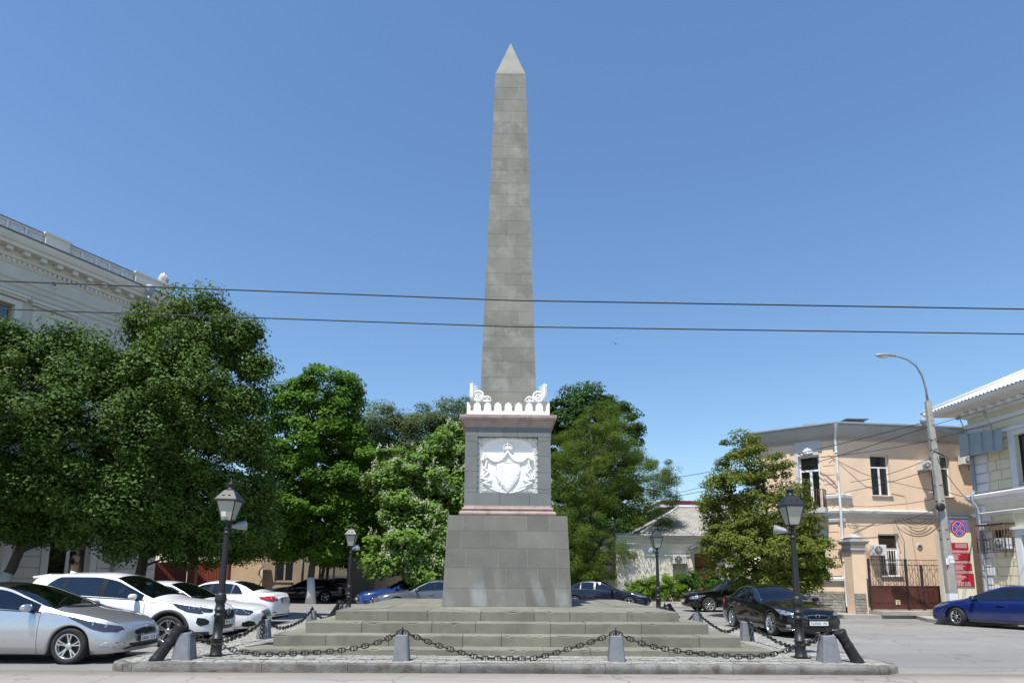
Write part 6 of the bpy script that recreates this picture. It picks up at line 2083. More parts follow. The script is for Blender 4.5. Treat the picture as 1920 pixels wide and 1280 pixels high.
# red-fascia building farther back
rb = Bld('flat_roofed_block', 'far flat roofed block with a maroon roof edge above the cream house', 'building', (14.5, 50))
mb = MB(); mb.bx(12.9, 19, 50, 56, 0, 7.1); rb.part('wall', mb, K['brick'])
mb = MB(); mb.bx(12.6, 19.3, 49.7, 56.3, 7.1, 7.28); rb.part('white_edge', mb, K['white_wall'])
mb = MB(); mb.bx(12.7, 19.2, 49.78, 56.2, 7.28, 7.62); rb.part('fascia', mb, K['maroon'])
mb = MB(); mb.tube([(14.3,51,7.6),(14.3,51,9.6)], .025, 5); mb.tube([(13.9,51,9.3),(14.7,51,9.3)], .015, 5); rb.part('aerial', mb, K['steel'])

# ---- grey classical building on the left
A = Vector((-20.17, 24.0, 0)); dL = Vector((.469, .883, 0)).normalized()
LS, LE = -13.0, 7.9
TL = wallM(A, dL)
lb = Bld('classical_building', 'pale grey classical building with a deep cornice and lattice parapet', 'building', A)
mb = MB()
opsL = []
s = -11.6
wn = []
for s in (-10.9,-8.2,-5.5,-2.8,-.45,):
    wn.append((s, s+1.35))
    opsL += [(s, s+1.35, 9.6, 12.35), (s, s+1.35, 5.4, 8.0)]
gd = [(3.22, 4.88, .5, 3.95), (.2, 1.6, 1.2, 3.6), (-3.4,-1.9,1.2,3.6), (-6.6,-5.1,1.2,3.6), (-9.8,-8.3,1.2,3.6)]
opsL += gd
wall(mb, TL, LS, LE, 0, 14.3, opsL, .3)
e0 = TL @ Vector((LE, 0, 0)); TLe = wallM(e0, (-.883,.469)); wall(mb, TLe, 0, 12, 0, 14.3, [])
lb.part('wall', mb, K['grey_wall'], recalc=False)
for o in opsL:
    if o in gd: window(lb, TL, *o, mull=(.52,), trans=.72, fm='grey_trim', w=.09, y=.2, sill=False)
    else: window(lb, TL, *o, mull=(.5,), trans=.66, fm='umber', w=.08, y=.2)
# blind panel, window surrounds and hoods
mb = MB()
for a_, b_, z0, z1 in [(o[0], o[1], o[2], o[3]) for o in opsL if o not in gd]+[(1.8,2.8,9.6,12.3)]:
    mb.bx(a_-.26, a_, -.07, .02, z0-.1, z1+.22, 0, TL); mb.bx(b_, b_+.26, -.07, .02, z0-.1, z1+.22, 0, TL); mb.bx(a_, b_, -.068, .02, z1+.002, z1+.22, 0, TL)
    mb.bx(a_-.40, b_+.40, -.26, .02, z1+.36, z1+.46, 0, TL); mb.bx(a_-.34, b_+.34, -.18, .02, z1+.26, z1+.358, 0, TL)
    lb.part('surround', mb, K['grey_trim']); mb = MB()
mb.bx(1.8, 2.8, -.03, .02, 9.6, 12.3, 0, TL)
lb.part('blind_panel', mb, K['grey_trim'])
# belt mouldings, dentils, modillions, cornice
Lo = [TL @ Vector((LS,0,0)), TL @ Vector((LE,0,0)), e0+Vector((-.883,.469,0))*12]
mb = MB()
for z in (12.95, 13.18, 13.42): join_band(mb, Lo, [(.0,z-.05),(.05,z-.03),(.09,z+.03),(.0,z+.06)])
join_band(mb, Lo, [(.0,4.55),(.10,4.6),(.2,4.7),(.22,4.82),(.0,4.9)])
join_band(mb, Lo, [(.0,8.7),(.06,8.75),(.10,8.9),(.0,8.95)])
lb.part('belt_course', mb, K['grey_trim'])
mb = MB()
join_band(mb, Lo, [(.0,14.0),(.05,14.02),(.06,14.08)]); join_band(mb, Lo, [(.06,14.22),(.12,14.24),(.14,14.30),(.16,14.32)])
join_band(mb, Lo, [(.12,14.55),(.52,14.58),(.54,14.72),(.60,14.74),(.66,14.84),(.70,14.96),(.70,15.02),(.0,15.14)])
mb.add([TL @ Vector((LS,-.12,14.31)), TL @ Vector((LE+.12,-.12,14.31)), TL @ Vector((LE+.12,-.12,14.56)), TL @ Vector((LS,-.12,14.56))], [(0,1,2,3)])
cn = lb.part('cornice', mb, K['grey_trim'])
mb = MB(); s = LS+.1
while s < LE:
    mb.bx(s, s+.11, -.10, -.005, 14.085, 14.215, 0, TL); s += .19
lb.part('dentils', mb, K['grey_trim'], cn)
mb = MB(); s = LS+.2
while s < LE+.3:
    mb.bx(s, s+.21, -.42, -.115, 14.40, 14.565, 0, TL); s += .62; lb.part('modillion', mb, K['grey_trim'], cn); mb = MB()
mb = MB(); join_band(mb, Lo, [(.69,15.03),(.76,15.035),(.76,15.07),(.1,15.18)]); lb.part('flashing', mb, K['metal_roof'], cn)
# parapet: pedestals and lattice panels between
mb = MB(); peds = [(-11.6,-10.6),(-7.2,-6.2),(-2.7,-1.7),(1.72,2.66),(5.65,7.55)]
for a_, b_ in peds:
    mb.bx(a_, b_, .02, .55, 15.14, 15.86, 0, TL); mb.bx(a_-.06, b_+.06, -.04, .61, 15.14, 15.26, 0, TL); mb.bx(a_-.07, b_+.07, -.05, .62, 15.86, 15.95, 0, TL)
    mb.bx(a_+.12, b_-.12, -.005, .02, 15.38, 15.76, 0, TL)
    lb.part('parapet_pedestal', mb, K['grey_trim']); mb = MB()
mb = MB()
for (a_, b_), (c_, d_) in zip([(-13.2,-13.1)]+peds[:-1], peds):
    n = max(1, int(round((c_-b_)/.66))); w = (c_-b_)/n
    for q in range(n):
        x = b_+w*q
        mb.bx(x-.03, x+.03, .13, .25, 15.14, 15.86, 0, TL); mb.bx(x+.03, x+w-.03, .215, .24, 15.22, 15.80, 0, TL)
        cx_, cz_ = x+w/2, 15.50
        for r_ in (.26,.15): mb.tube(ring_pts(TL, cx_, cz_, r_, y=.2, n=14), .028, 4)
        for sx in (-1, 1):
            for sz in (-1, 1): mb.tube([TL @ Vector((cx_+sx*.18, .2, cz_+sz*.18)), TL @ Vector((cx_+sx*.31, .2, cz_+sz*.33))], .03, 4)
        for k_ in range(6):
            an = PI*k_/3; mb.tube([TL @ Vector((cx_+.15*math.cos(an), .2, cz_+.15*math.sin(an))), TL @ Vector((cx_+.26*math.cos(an), .2, cz_+.26*math.sin(an)))], .022, 4)
        mb.sphere(TL @ Vector((cx_,.2,cz_)), .07, 6)
    mb.bx(b_, c_, .12, .28, 15.14, 15.22, 0, TL); mb.bx(b_, c_, .12, .28, 15.80, 15.86, 0, TL)
    lat = lb.part('parapet_lattice', mb, K['rail_white'])
    mb = MB(); mb.bx(b_+.05, c_-.05, .08, .32, 15.862, 15.90, 0, TL); lb.part('coping', mb, K['metal_roof'], lat); mb = MB()
# solid backing behind the lattice (attic wall seen through it) and roof
mb = MB(); mb.bx(LS, LE-.3, .62, .9, 15.0, 15.75, 0, TL); lb.part('attic_wall', mb, K['rail_white'])
mb = MB(); mb.bx(LS, LE-.3, .9, 12, 15.0, 15.2, 0, TL); lb.part('roof', mb, K['metal_roof'])
# palmette on the corner
mb = MB()
for q in range(-3, 4):
    an = PI/2+q*.36; L_ = .62-.04*abs(q)
    b0 = Vector((7.15+.05*q, .25, 15.96)); b1 = Vector((7.15+L_*.62*math.cos(an), .25, 15.96+L_*math.sin(an)))
    mb.tube([TL @ b0, TL @ b0.lerp(b1, .6), TL @ b1], [.05,.085,.05], 7)
mb.bx(6.9, 7.4, .1, .4, 15.951, 16.05, 0, TL)
lb.part('palmette', mb, K['grey_wall'])
mb = MB()
T2 = TL @ Matrix.Translation((2.19,-.003,13.8)) @ Matrix.Rotation(PI/2, 4, 'X')
mb.lathe([(.17,0),(.17,.05),(.11,.05),(.11,.01)], n=18, M=T2, smooth=False, cap=False); mb.lathe([(.11,.008),(0,.008)], n=18, M=T2, smooth=False, mi=1, cap=False)
lb.part('vent_ring', mb, [K['grey_trim'], K['brick']])
mb = MB(); px_ = 5.87
mb.lathe([(.09,-.35),(.13,-.2),(.2,-.02),(.2,.12),(.16,.14)], TL @ Vector((px_,-.82,15.0)), 12)
mb.tube([TL @ Vector(v) for v in ((px_,-.82,14.7),(px_,-.70,14.3),(px_,-.2,13.6),(px_,-.14,13.3),(px_,-.14,.4))], .075, 8)
lb.part('drainpipe', mb, K['pipe_grey'])
# ground-floor rustication
mb = MB()
edges = [LS]+[v for o in sorted(gd) for v in (o[0]-.3, o[1]+.3)]+[LE]
for a_, b_ in zip(edges[::2], edges[1::2]):
    for q in range(9):
        z0 = .55+q*.44; mb.bx(a_+.01, b_-.01, -.05, .0, z0+.02, z0+.42, 0, TL)
    lb.part('rustication', mb, K['grey_wall'], bevel=.012); mb = MB()
mb = MB(); mb.bx(LS, LE+.05, -.12, .0, 0, .5, 0, TL); lb.part('plinth', mb, K['brick'])
mb = MB()
for a_, b_, z0, z1 in gd:
    mb.bx(a_-.28, a_-.001, -.06, .02, z0, z1, 0, TL); mb.bx(b_+.001, b_+.28, -.06, .02, z0, z1, 0, TL); mb.bx(a_-.28, b_+.28, -.08, .02, z1+.001, z1+.2, 0, TL)
    lb.part('surround', mb, K['grey_trim']); mb = MB()

# ---- red gate, tan wall and brown house in the shade at the back left
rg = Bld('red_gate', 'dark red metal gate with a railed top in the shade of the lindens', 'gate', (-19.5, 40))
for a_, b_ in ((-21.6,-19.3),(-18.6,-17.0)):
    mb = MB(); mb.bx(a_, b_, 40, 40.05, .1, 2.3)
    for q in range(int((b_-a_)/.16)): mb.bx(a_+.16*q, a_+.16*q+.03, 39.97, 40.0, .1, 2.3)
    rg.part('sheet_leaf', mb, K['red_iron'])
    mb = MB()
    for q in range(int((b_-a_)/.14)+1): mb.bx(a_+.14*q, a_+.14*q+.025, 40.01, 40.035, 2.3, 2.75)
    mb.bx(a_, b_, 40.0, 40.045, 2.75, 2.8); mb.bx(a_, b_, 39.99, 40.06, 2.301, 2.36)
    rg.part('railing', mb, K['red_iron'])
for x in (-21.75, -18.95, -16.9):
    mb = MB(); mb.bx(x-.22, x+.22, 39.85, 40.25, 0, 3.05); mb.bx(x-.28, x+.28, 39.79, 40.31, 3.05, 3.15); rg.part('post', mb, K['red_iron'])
tw = Bld('tan_wall', 'sunlit tan plastered wall with a ragged edge behind the front lantern post', 'wall', (-16.6, 42))
mb = MB()
zt_ = 3.25
edge = [(-15.55+.10*math.sin(i*1.7)+.05*math.sin(i*4.1), .0+zt_*i/12) for i in range(13)]
poly = [(-17.9,0)]+edge+[(-17.9,zt_)]
mb.prism(poly, .3, Matrix(((1,0,0,0),(0,0,-1,42.3),(0,1,0,0),(0,0,0,1))))
tw.part('masonry', mb, K['tan'])
mb = MB(); mb.bx(-17.95, -15.45, 41.95, 42.35, zt_, zt_+.08); tw.part('coping', mb, K['slate'])
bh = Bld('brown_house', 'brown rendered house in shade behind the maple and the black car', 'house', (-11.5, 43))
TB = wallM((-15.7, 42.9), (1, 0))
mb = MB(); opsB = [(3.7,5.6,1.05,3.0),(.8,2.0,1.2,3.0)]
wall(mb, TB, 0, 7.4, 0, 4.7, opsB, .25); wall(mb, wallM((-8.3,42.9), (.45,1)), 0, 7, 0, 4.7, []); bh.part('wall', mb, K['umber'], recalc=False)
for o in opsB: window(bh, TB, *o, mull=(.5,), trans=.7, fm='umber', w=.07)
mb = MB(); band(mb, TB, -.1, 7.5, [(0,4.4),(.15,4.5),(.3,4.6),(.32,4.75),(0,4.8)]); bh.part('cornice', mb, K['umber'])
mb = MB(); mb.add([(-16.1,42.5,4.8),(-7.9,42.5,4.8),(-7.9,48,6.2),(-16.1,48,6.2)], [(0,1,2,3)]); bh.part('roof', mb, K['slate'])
mb = MB(); mb.tube([TB @ Vector((2.6,-.1,4.5)), TB @ Vector((2.6,-.1,.3))], .05, 8); mb.tube([TB @ Vector((7.2,-.1,4.5)), TB @ Vector((7.2,-.1,.3))], .05, 8); bh.part('drainpipe', mb, K['pipe_grey'])
sh = Bld('pale_shed', 'pale sunlit building glimpsed through the linden leaves above the red gate', 'building', (-19, 46))
mb = MB(); mb.bx(-24, -15.8, 46, 50, 0, 4.6); sh.part('wall', mb, K['grey_wall'])
mb = MB(); mb.add([(-24.3,45.6,4.6),(-15.5,45.6,4.6),(-15.5,48,5.6),(-24.3,48,5.6)], [(0,1,2,3)]); sh.part('roof', mb, K['slate'])
# dark wall closing the yard behind the obelisk
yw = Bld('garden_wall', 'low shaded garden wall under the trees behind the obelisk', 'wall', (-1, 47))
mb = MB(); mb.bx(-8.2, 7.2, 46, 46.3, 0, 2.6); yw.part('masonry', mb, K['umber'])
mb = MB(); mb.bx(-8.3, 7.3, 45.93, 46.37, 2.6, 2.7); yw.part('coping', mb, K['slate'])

# ---- pavements
mb = MB()
def slab(pts, z, mi=0): mb.prism(pts, z, Matrix.Identity(4), mi)
q0, q1, q2, q3 = PC+Vector((-1.2,-1.4,0)), P0+Vector((-.9,-1.6,0)), P0+dF*3+Vector((0,-1.9,0)), PE+Vector((0,-1.9,0))
slab([(q0.x,q0.y),(q1.x,q1.y),(q2.x,q2.y),(PE.x+.2,27.7),(PE.x+.2,PE.y+.3),(P0.x+.1,P0.y+.1),(PC.x+.1,PC.y+.1)], .14)
slab([(16.4,23.2),(24,22.4),(24,27.0),(17.5,27.2),(16.6,25)], .13)
slab([(5.0,34.5),(13.5,34.5),(13.5,38.2),(5.0,38.2)], .12)
slab([(-24,20),(-21.5,19.5),(-15.2,31.0),(-15.0,42.5),(-24,42.5)], .12)
slab([(-15.0,41.2),(5.0,41.2),(5.0,46.2),(-15.0,46.2)], .12)
tag(mb.build('pavement', K['pavement']), kind='structure')
mb = MB(); mb.bx(15.9, 19.7, 26.7, 28.2, .14, .30); tag(mb.build('driveway', K['pavement']), kind='structure')
# ------------------------------------------------------------------ trees
def leaf_mat(name, col, col2, trans=.35, rough=.55):
    m, t, b = new_mat(name)
    g = t.new('ShaderNodeNewGeometry').outputs['Random Per Island']
    c = t.mix(g, col, col2)
    n = t.noise(t.pos(), .55, 3)
    c = t.mix(t.ramp(n, [(.35, 0.0), (.7, .5)]), c, tuple(x*.72 for x in col))
    t.link(c, b.inputs['Base Color']); b.inputs['Roughness'].default_value = rough; b.inputs['Specular IOR Level'].default_value = .18
    tr = t.new('ShaderNodeBsdfTranslucent'); t.link(t.mix(.5, c, (.16,.24,.02)), tr.inputs[0])
    mx = t.new('ShaderNodeMixShader'); mx.inputs[0].default_value = trans
    t.link(b.outputs[0], mx.inputs[1]); t.link(tr.outputs[0], mx.inputs[2]); t.link(mx.outputs[0], t.n['Material Output'].inputs[0])
    return m
def bark_mat(name, col):
    m, t, b = new_mat(name)
    p = t.mapping(t.pos(), (9, 9, 1.6))
    n = t.noise(p, 1.2, 6, .65)
    t.link(t.mix(t.ramp(n, [(.35, 0.0), (.65, 1.0)]), tuple(x*.45 for x in col), col), b.inputs['Base Color'])
    b.inputs['Roughness'].default_value = .95
    t.link(t.bump(n, .8, .03), b.inputs['Normal'])
    return m
BARK = bark_mat('bark', (.11,.09,.07)); BARK2 = bark_mat('grey_bark', (.16,.145,.12))

def leaves_mesh(name, C, Nrm, size, aspect=.62, fold=.18, rg=rng):
    """one folded diamond leaf per point: C centres, Nrm facing"""
    n = len(C)
    Nrm = Nrm/np.linalg.norm(Nrm, axis=1, keepdims=True)
    a = rg.normal(size=(n, 3)); a[:, 2] -= .35
    a -= Nrm*(a*Nrm).sum(1, keepdims=True); a /= np.linalg.norm(a, axis=1, keepdims=True)+1e-9
    b = np.cross(Nrm, a)
    s = (size*rg.uniform(.65, 1.3, n))[:, None]
    base = C-a*s*.5; tip = C+a*s*.5-Nrm*s*.06
    mid = C-a*s*.06+Nrm*s*fold*.35
    L = mid+b*s*aspect*.5; Rr = mid-b*s*aspect*.5
    V = np.stack([base, L, tip, Rr], 1).reshape(-1, 3).astype(np.float32)
    me = bpy.data.meshes.new(name)
    me.vertices.add(4*n); me.vertices.foreach_set('co', V.ravel())
    me.loops.add(4*n); me.loops.foreach_set('vertex_index', np.arange(4*n, dtype=np.int32))
    me.polygons.add(n); me.polygons.foreach_set('loop_start', np.arange(0, 4*n, 4, dtype=np.int32)); me.polygons.foreach_set('loop_total', np.full(n, 4, np.int32))
    me.update(calc_edges=True); me.validate()
    return me

def crown_points(ells, nclump, nleaf, crad, flat=.55, rg=rng, droop=.3, shell=.45, fill=1.0):
    """clumps spread through a union of ellipsoids (cx,cy,cz,rx,ry,rz[,weight]); returns leaf centres, normals and clump centres"""
    E_ = np.array([e[:6] for e in ells], float)
    vol = np.array([(e[3]*e[4]*e[5])**.72*(e[6] if len(e) > 6 else 1) for e in ells]); vol /= vol.sum()
    cl = []; cn = []
    for _ in range(nclump*6):
        k = rg.choice(len(E_), p=vol)
        d = rg.normal(size=3); d /= np.linalg.norm(d)
        r = rg.uniform(shell, 1.0)**.5 if rg.random() < .8 else rg.uniform(.1, .6)
        p = E_[k, :3]+d*r*E_[k, 3:6]
        # prefer outer positions of the union
        ins = (((p-E_[:, :3])/E_[:, 3:6])**2).sum(1)
        if (np.delete(ins, k) < .45).any() and rg.random() < .75: continue
        cl.append(p); nn = d/E_[k, 3:6]; cn.append(nn/np.linalg.norm(nn))
        if len(cl) >= nclump: break
    cl = np.array(cl); cn = np.array(cn)
    m = len(cl)
    w = rg.uniform(.5, 1.5, m); w = (w/w.sum()*nleaf).astype(int)
    idx = np.repeat(np.arange(m), w); n = len(idx)
    rad = crad*rg.uniform(.6, 1.45, m)[idx]
    d = rg.normal(size=(n, 3)); d /= np.linalg.norm(d, axis=1, keepdims=True)
    rr = rg.uniform(.25, 1, n)**.6
    off = d*(rad*rr)[:, None]; off[:, 2] *= flat
    # clumps hang outward: tilt down away from the crown
    out = cn[idx]; off[:, 2] -= droop*np.abs((off*out).sum(1))*.5
    C = cl[idx]+off
    N = d*.7+out*.5+np.array([0, 0, .75])+rg.normal(size=(n, 3))*.45
    return C, N, cl

def tube_branch(mb, p0, p1, r0, r1, bend=.12, n=6, rg=rng):
    p0 = Vector(p0); p1 = Vector(p1); L = (p1-p0).length
    pts = []
    o1 = Vector(rg.normal(size=3))*L*bend
    for i in range(n+1):
        t = i/n; pts.append(p0.lerp(p1, t)+o1*math.sin(PI*t)*.5+Vector((0,0,1))*L*.10*math.sin(PI*t))
    mb.tube(pts, [lerp(r0, r1, (i/n)**.8) for i in range(n+1)], 7)
    return pts

def tree(name, label, cat, base, ells, lm, nclump, nleaf, crad, lsize, trunk_r, trunk_top, bark=BARK, white=0.0, lean=(0,0), seed=1, group=None, nbr=26, flowers=None, flat=.55, droop=.3, aspect=.62, twigs=0, shell=.45, lname='leafy_crown', hang=None):
    rg = np.random.default_rng(seed)
    bx_, by_ = base
    t = empty(name, label, cat, (bx_, by_, 0), 0, group)
    C, N, cl = crown_points(ells, nclump, nleaf, crad, flat, rg, droop, shell)
    if hang:      # an overhanging crown: the lower boughs stand back under the upper ones
        zm, kk, ux, uy = hang
        for A_ in (C, cl):
            d_ = np.clip(zm-A_[:, 2], 0, None)*kk; A_[:, 0] += d_*ux; A_[:, 1] += d_*uy
    keep = C[:, 2] > .25
    C, N = C[keep], N[keep]
    O = np.array([bx_, by_, 0.])
    me = leaves_mesh(lname, (C-O), N, lsize, aspect, .18, rg)
    link_mesh(lname, me, lm, t)
    mb = MB()
    tt = Vector((lean[0], lean[1], trunk_top))
    tr = [Vector((0,0,0)).lerp(tt, i/6)+Vector((.06*math.sin(i*1.3+seed), .06*math.cos(i*1.1+seed), 0))*min(1, i) for i in range(7)]
    rs = [trunk_r*(1.35 if i == 0 else 1.0)*(1-.45*i/6) for i in range(7)]
    mb.tube(tr, rs, 12)
    cc = np.mean(C, 0)-O
    top = Vector((cc[0], cc[1], np.max(C[:, 2])*.86))
    lead = tube_branch(mb, tr[-1], top, rs[-1]*.95, .03, .05, 8, rg)
    order = rg.permutation(len(cl))[:nbr]
    for q in order:
        e = Vector(cl[q]-O)
        axis = tr[3:]+lead[:6]
        s = min(axis, key=lambda p: (p-e).length+max(0, p.z-e.z+.4)*2.0)
        r0 = max(.025, min(trunk_r*.5, .018*(e-s).length+.02))
        pts = tube_branch(mb, s, e, r0, .012, .10, 6, rg)
        for k in range(2):
            q2 = cl[rg.integers(len(cl))]-O; q2 = Vector(q2)
            if (q2-pts[3]).length < 2.2: tube_branch(mb, pts[3], q2, r0*.5, .008, .1, 4, rg)
    for q in range(twigs):
        e = Vector(C[rg.integers(len(C))]-O); c2 = Vector(cl[np.argmin(((cl-O-np.array(e))**2).sum(1))]-O)
        mb.tube([c2, c2.lerp(e, .5)+Vector(rg.normal(size=3))*.06, e+(e-c2)*.25], [.009,.006,.003], 4)
    mb.build('trunk', bark, t)
    if white:
        mb = MB(); k = white/trunk_top
        zs = [0, white*.5, white]
        def at_(z):
            f = z/trunk_top*6; i = min(5, int(f)); return tr[i].lerp(tr[i+1], f-i), lerp(rs[i], rs[i+1], f-i)
        pr = [at_(z) for z in zs]
        mb.tube([p for p, r in pr], [r+.012 for p, r in pr], 12); mb.build('whitewash_band', K['whitewash'], t)
    if flowers:
        fm, nf, fs = flowers
        k = rg.choice(len(C), nf*3)
        # upright blossom candles on the outer leaves, all over the crown
        cand = C[k]; o_ = (cand-np.mean(C, 0))/np.ptp(C, 0); sel = cand[np.argsort(-(np.abs(o_[:, 0])*.5-o_[:, 1]*1.6+.25*o_[:, 2]+rg.random(len(cand))*.5))[:nf]]
        pts = (sel[:, None, :]+rg.normal(size=(nf, 26, 3))*np.array([.07, .07, .11])+np.array([0, -.06, .17])).reshape(-1, 3)
        nn = rg.normal(size=pts.shape)+np.array([0, -.4, .4])
        link_mesh('blossom', leaves_mesh('blossom', pts-O, nn, fs, .9, .1, rg), fm, t)
    return t
LM = {}
LM['linden'] = leaf_mat('linden_leaf', (.056,.115,.016), (.128,.200,.038), .18)
LM['linden_dark'] = leaf_mat('linden_leaf_dark', (.048,.108,.016), (.110,.178,.034), .18)
LM['maple'] = leaf_mat('maple_leaf', (.075,.175,.014), (.130,.250,.022), .35)
LM['catalpa'] = leaf_mat('catalpa_leaf', (.135,.245,.036), (.205,.330,.065), .35)
LM['grey_green'] = leaf_mat('grey_green_leaf', (.085,.125,.045), (.130,.170,.066))
LM['dark_maple'] = leaf_mat('dark_maple_leaf', (.028,.075,.014), (.052,.110,.020))
LM['acacia'] = leaf_mat('acacia_leaf', (.085,.140,.016), (.150,.210,.030), .45)
LM['young'] = leaf_mat('young_linden_leaf', (.110,.150,.018), (.215,.245,.045), .35)
LM['hedge'] = leaf_mat('hedge_leaf', (.110,.215,.016), (.220,.330,.034), .35)
LM['hedge_dark'] = leaf_mat('hedge_leaf_dark', (.045,.120,.020), (.080,.175,.034), .3)
LM['far'] = leaf_mat('far_leaf', (.030,.050,.016), (.050,.075,.022))
BLOS = leaf_mat('white_blossom', (.58,.60,.40), (.72,.72,.56), .2)

def tx(px, D): return (px-937)/1190*D       # picture column of a place at distance D, used for the plan
tree('linden_tree', 'dark linden at the left edge with a leaning whitewashed trunk', 'tree', (tx(12,22.6), 22.6),
     [(-16.0,21.3,6.5,2.7,2.4,3.0),(-13.9,21.6,5.9,2.2,2.1,3.0),(-17.5,21,7.0,2.3,2.0,2.6),(-14.6,21.6,8.0,1.3,1.3,1.5),(-13.2,22,7.9,1.0,1.0,1.3),(-16.2,21.5,8.6,1.4,1.2,1.2),(-15.4,20.9,4.2,2.9,1.9,1.6,1.6),(-13.2,21.4,4.0,1.6,1.7,1.5,1.4),(-17.6,21,4.2,2.0,1.7,1.4,1.3),(-14.2,21.0,3.2,1.8,1.5,.9,1.2),(-15.4,21.4,9.5,.7,.7,.8,2),(-12.6,22,9.0,.55,.6,.8,2),(-14.0,21.5,9.2,.5,.6,.7,2),(-12.0,21.8,6.8,.8,.8,.9,1.6),(-16.9,21,9.2,.7,.7,.7,2)],
     LM['linden_dark'], 700, 165000, .54, .12, .21, 3.6, flat=.8, droop=.15, white=1.62, lean=(.55,.8), seed=3, hang=(7.0,.52,.25,.85), nbr=34)
tree('linden_tree', 'unseen linden added outside the left picture edge to shade the lower crowns', 'tree', (-18.6, 16.2),  # out of view, added to cast shade on the lower linden crowns
     [(-18.6,16.2,6.6,2.9,2.6,3.2),(-17.6,16.4,8.6,2.0,1.9,1.9),(-19.8,16,5.6,2.2,2.1,2.4)],
     LM['linden_dark'], 220, 42000, .7, .15, .21, 3.6, white=1.62, seed=33, nbr=20)
tree('linden_tree', 'tallest linden on the left, its top reaching the trolley wire', 'tree', (tx(262,25), 25.0),
     [(-11.6,23,7.2,2.7,2.4,3.2),(-10.7,23.0,5.6,2.1,2.2,2.6),(-12.9,23.6,6.4,2.0,1.9,3.2),(-11.4,23,10.3,1.5,1.4,2.0),(-13.2,23.3,9.4,1.1,1.1,1.9),(-10.3,23,8.2,1.5,1.6,2.1),(-11.9,22.6,4.0,2.8,2.0,1.6,1.5),(-10.0,23.3,5.0,1.2,1.4,1.8,1.2),(-13.6,23.2,4.2,1.8,1.6,1.5,1.3),(-10.2,22.8,3.5,1.8,1.5,1.1,1.4),(-11.6,22.5,3.0,2.8,1.7,1.0,1.6),(-10.1,23.1,3.6,1.1,1.3,1.1,1.4),(-11.2,23,11.3,.6,.6,.75,1.6),(-13.4,23.3,11.0,.55,.6,.8,2.2),(-9.9,23,10.3,.7,.7,.8,2),(-9.2,23,9.4,.5,.6,.6,1.4),(-12.2,23,10.9,.45,.6,.6,1.4)],
     LM['linden'], 740, 180000, .54, .12, .23, 3.8, flat=.8, droop=.15, white=1.6, lean=(.5,.5), seed=5, hang=(8.0,.48,.0,.9), nbr=36)
tree('maple_tree', 'bright green maple with a whitewashed trunk before the brown house', 'tree', (tx(592,37.6), 37.6),
     [(-11.0,37.6,9.0,3.3,2.8,3.4),(-10.3,37.4,11.7,2.2,2.0,2.7),(-12.4,37.6,10.8,2.0,1.9,2.9),(-9.3,37.5,7.4,2.4,2.3,2.8),(-13.2,37.5,6.6,2.1,2.1,2.8),(-11.0,37,5.2,3.4,2.5,2.2,1.4),(-8.8,37.2,4.8,2.0,1.9,2.0,1.3),(-13.6,37.2,4.4,1.8,1.8,1.8,1.3),(-11.2,36.8,3.4,3.0,1.9,1.3,1.4)],
     LM['maple'], 480, 125000, .75, .17, .24, 4.2, white=1.5, seed=8, hang=(9.0,.40,.15,.85), nbr=34, aspect=.85)
tree('flowering_catalpa', 'light green tree covered with white blossom left of the obelisk pedestal', 'tree', (tx(800,36), 36.5),
     [(-4.3,36,6.6,2.8,2.3,2.5),(-2.8,36.2,8.4,1.8,1.7,1.9),(-5.8,36.2,7.2,1.8,1.7,1.7),(-4.6,35.8,3.9,2.7,2.1,2.4),(-2.6,35.8,4.8,2.1,1.9,2.7),(-4.6,36,2.1,2.6,1.8,1.4,1.2),(-2.2,35.9,2.1,1.9,1.6,1.4,1.2),(-6.6,36.1,3.2,1.3,1.4,1.6)],
     LM['catalpa'], 380, 80000, .66, .20, .2, 3.2, seed=11, nbr=26, flowers=(BLOS, 480, .08), aspect=.85)
tree('ash_tree', 'grey green tree in the distance behind the blossoming one', 'tree', (-7.5, 50),
     [(-9.4,50,11.9,2.9,2.4,3.4),(-6.6,50,11.8,2.7,2.3,3.5),(-4.0,50,12.9,2.4,2.0,3.3),(-11.6,50,11.0,2.1,1.8,3.4),(-2.4,50,11.8,1.9,1.8,3.5),(-7.4,49.6,7.6,5.2,2.4,3.6)],
     LM['grey_green'], 420, 140000, 1.0, .17, .26, 5, seed=14, nbr=30)
tree('norway_maple', 'dark green maple rising highest just right of the obelisk', 'tree', (7.0, 49),
     [(6.2,49,14.2,2.3,2.0,2.9),(8.6,49,13.3,2.3,2.0,2.5),(4.7,49,12.8,1.8,1.7,3.0),(7.4,49,10.2,3.6,2.6,3.4),(7.2,48.6,6.6,4.2,2.6,3.6)],
     LM['dark_maple'], 340, 76000, .80, .20, .27, 6, seed=17, nbr=30, aspect=.85)
tree('acacia_tree', 'feathery yellow green acacia right of the obelisk with wispy bare twigs', 'tree', (tx(1107,38.5), 38.5),
     [(6.0,38.5,8.4,3.0,2.6,3.0),(4.4,38.6,7.2,1.9,1.8,3.4),(8.2,38.4,7.2,2.3,2.1,2.4),(6.2,38.5,10.6,1.9,1.8,1.7),(9.0,38.4,5.7,1.7,1.6,1.9),(5.2,38.2,4.6,2.7,2.2,2.6),(9.9,38.3,7.2,1.0,1.0,1.6,1.3),(4.4,38.2,3.0,1.8,1.7,1.8),(5.9,38.2,2.9,2.0,1.8,1.5,1.1),(4.9,38.0,2.0,1.8,1.5,1.2,1.1)],
     LM['acacia'], 620, 150000, .50, .088, .2, 4, bark=BARK2, seed=21, nbr=46, flat=.65, droop=.25, aspect=.42, twigs=420)
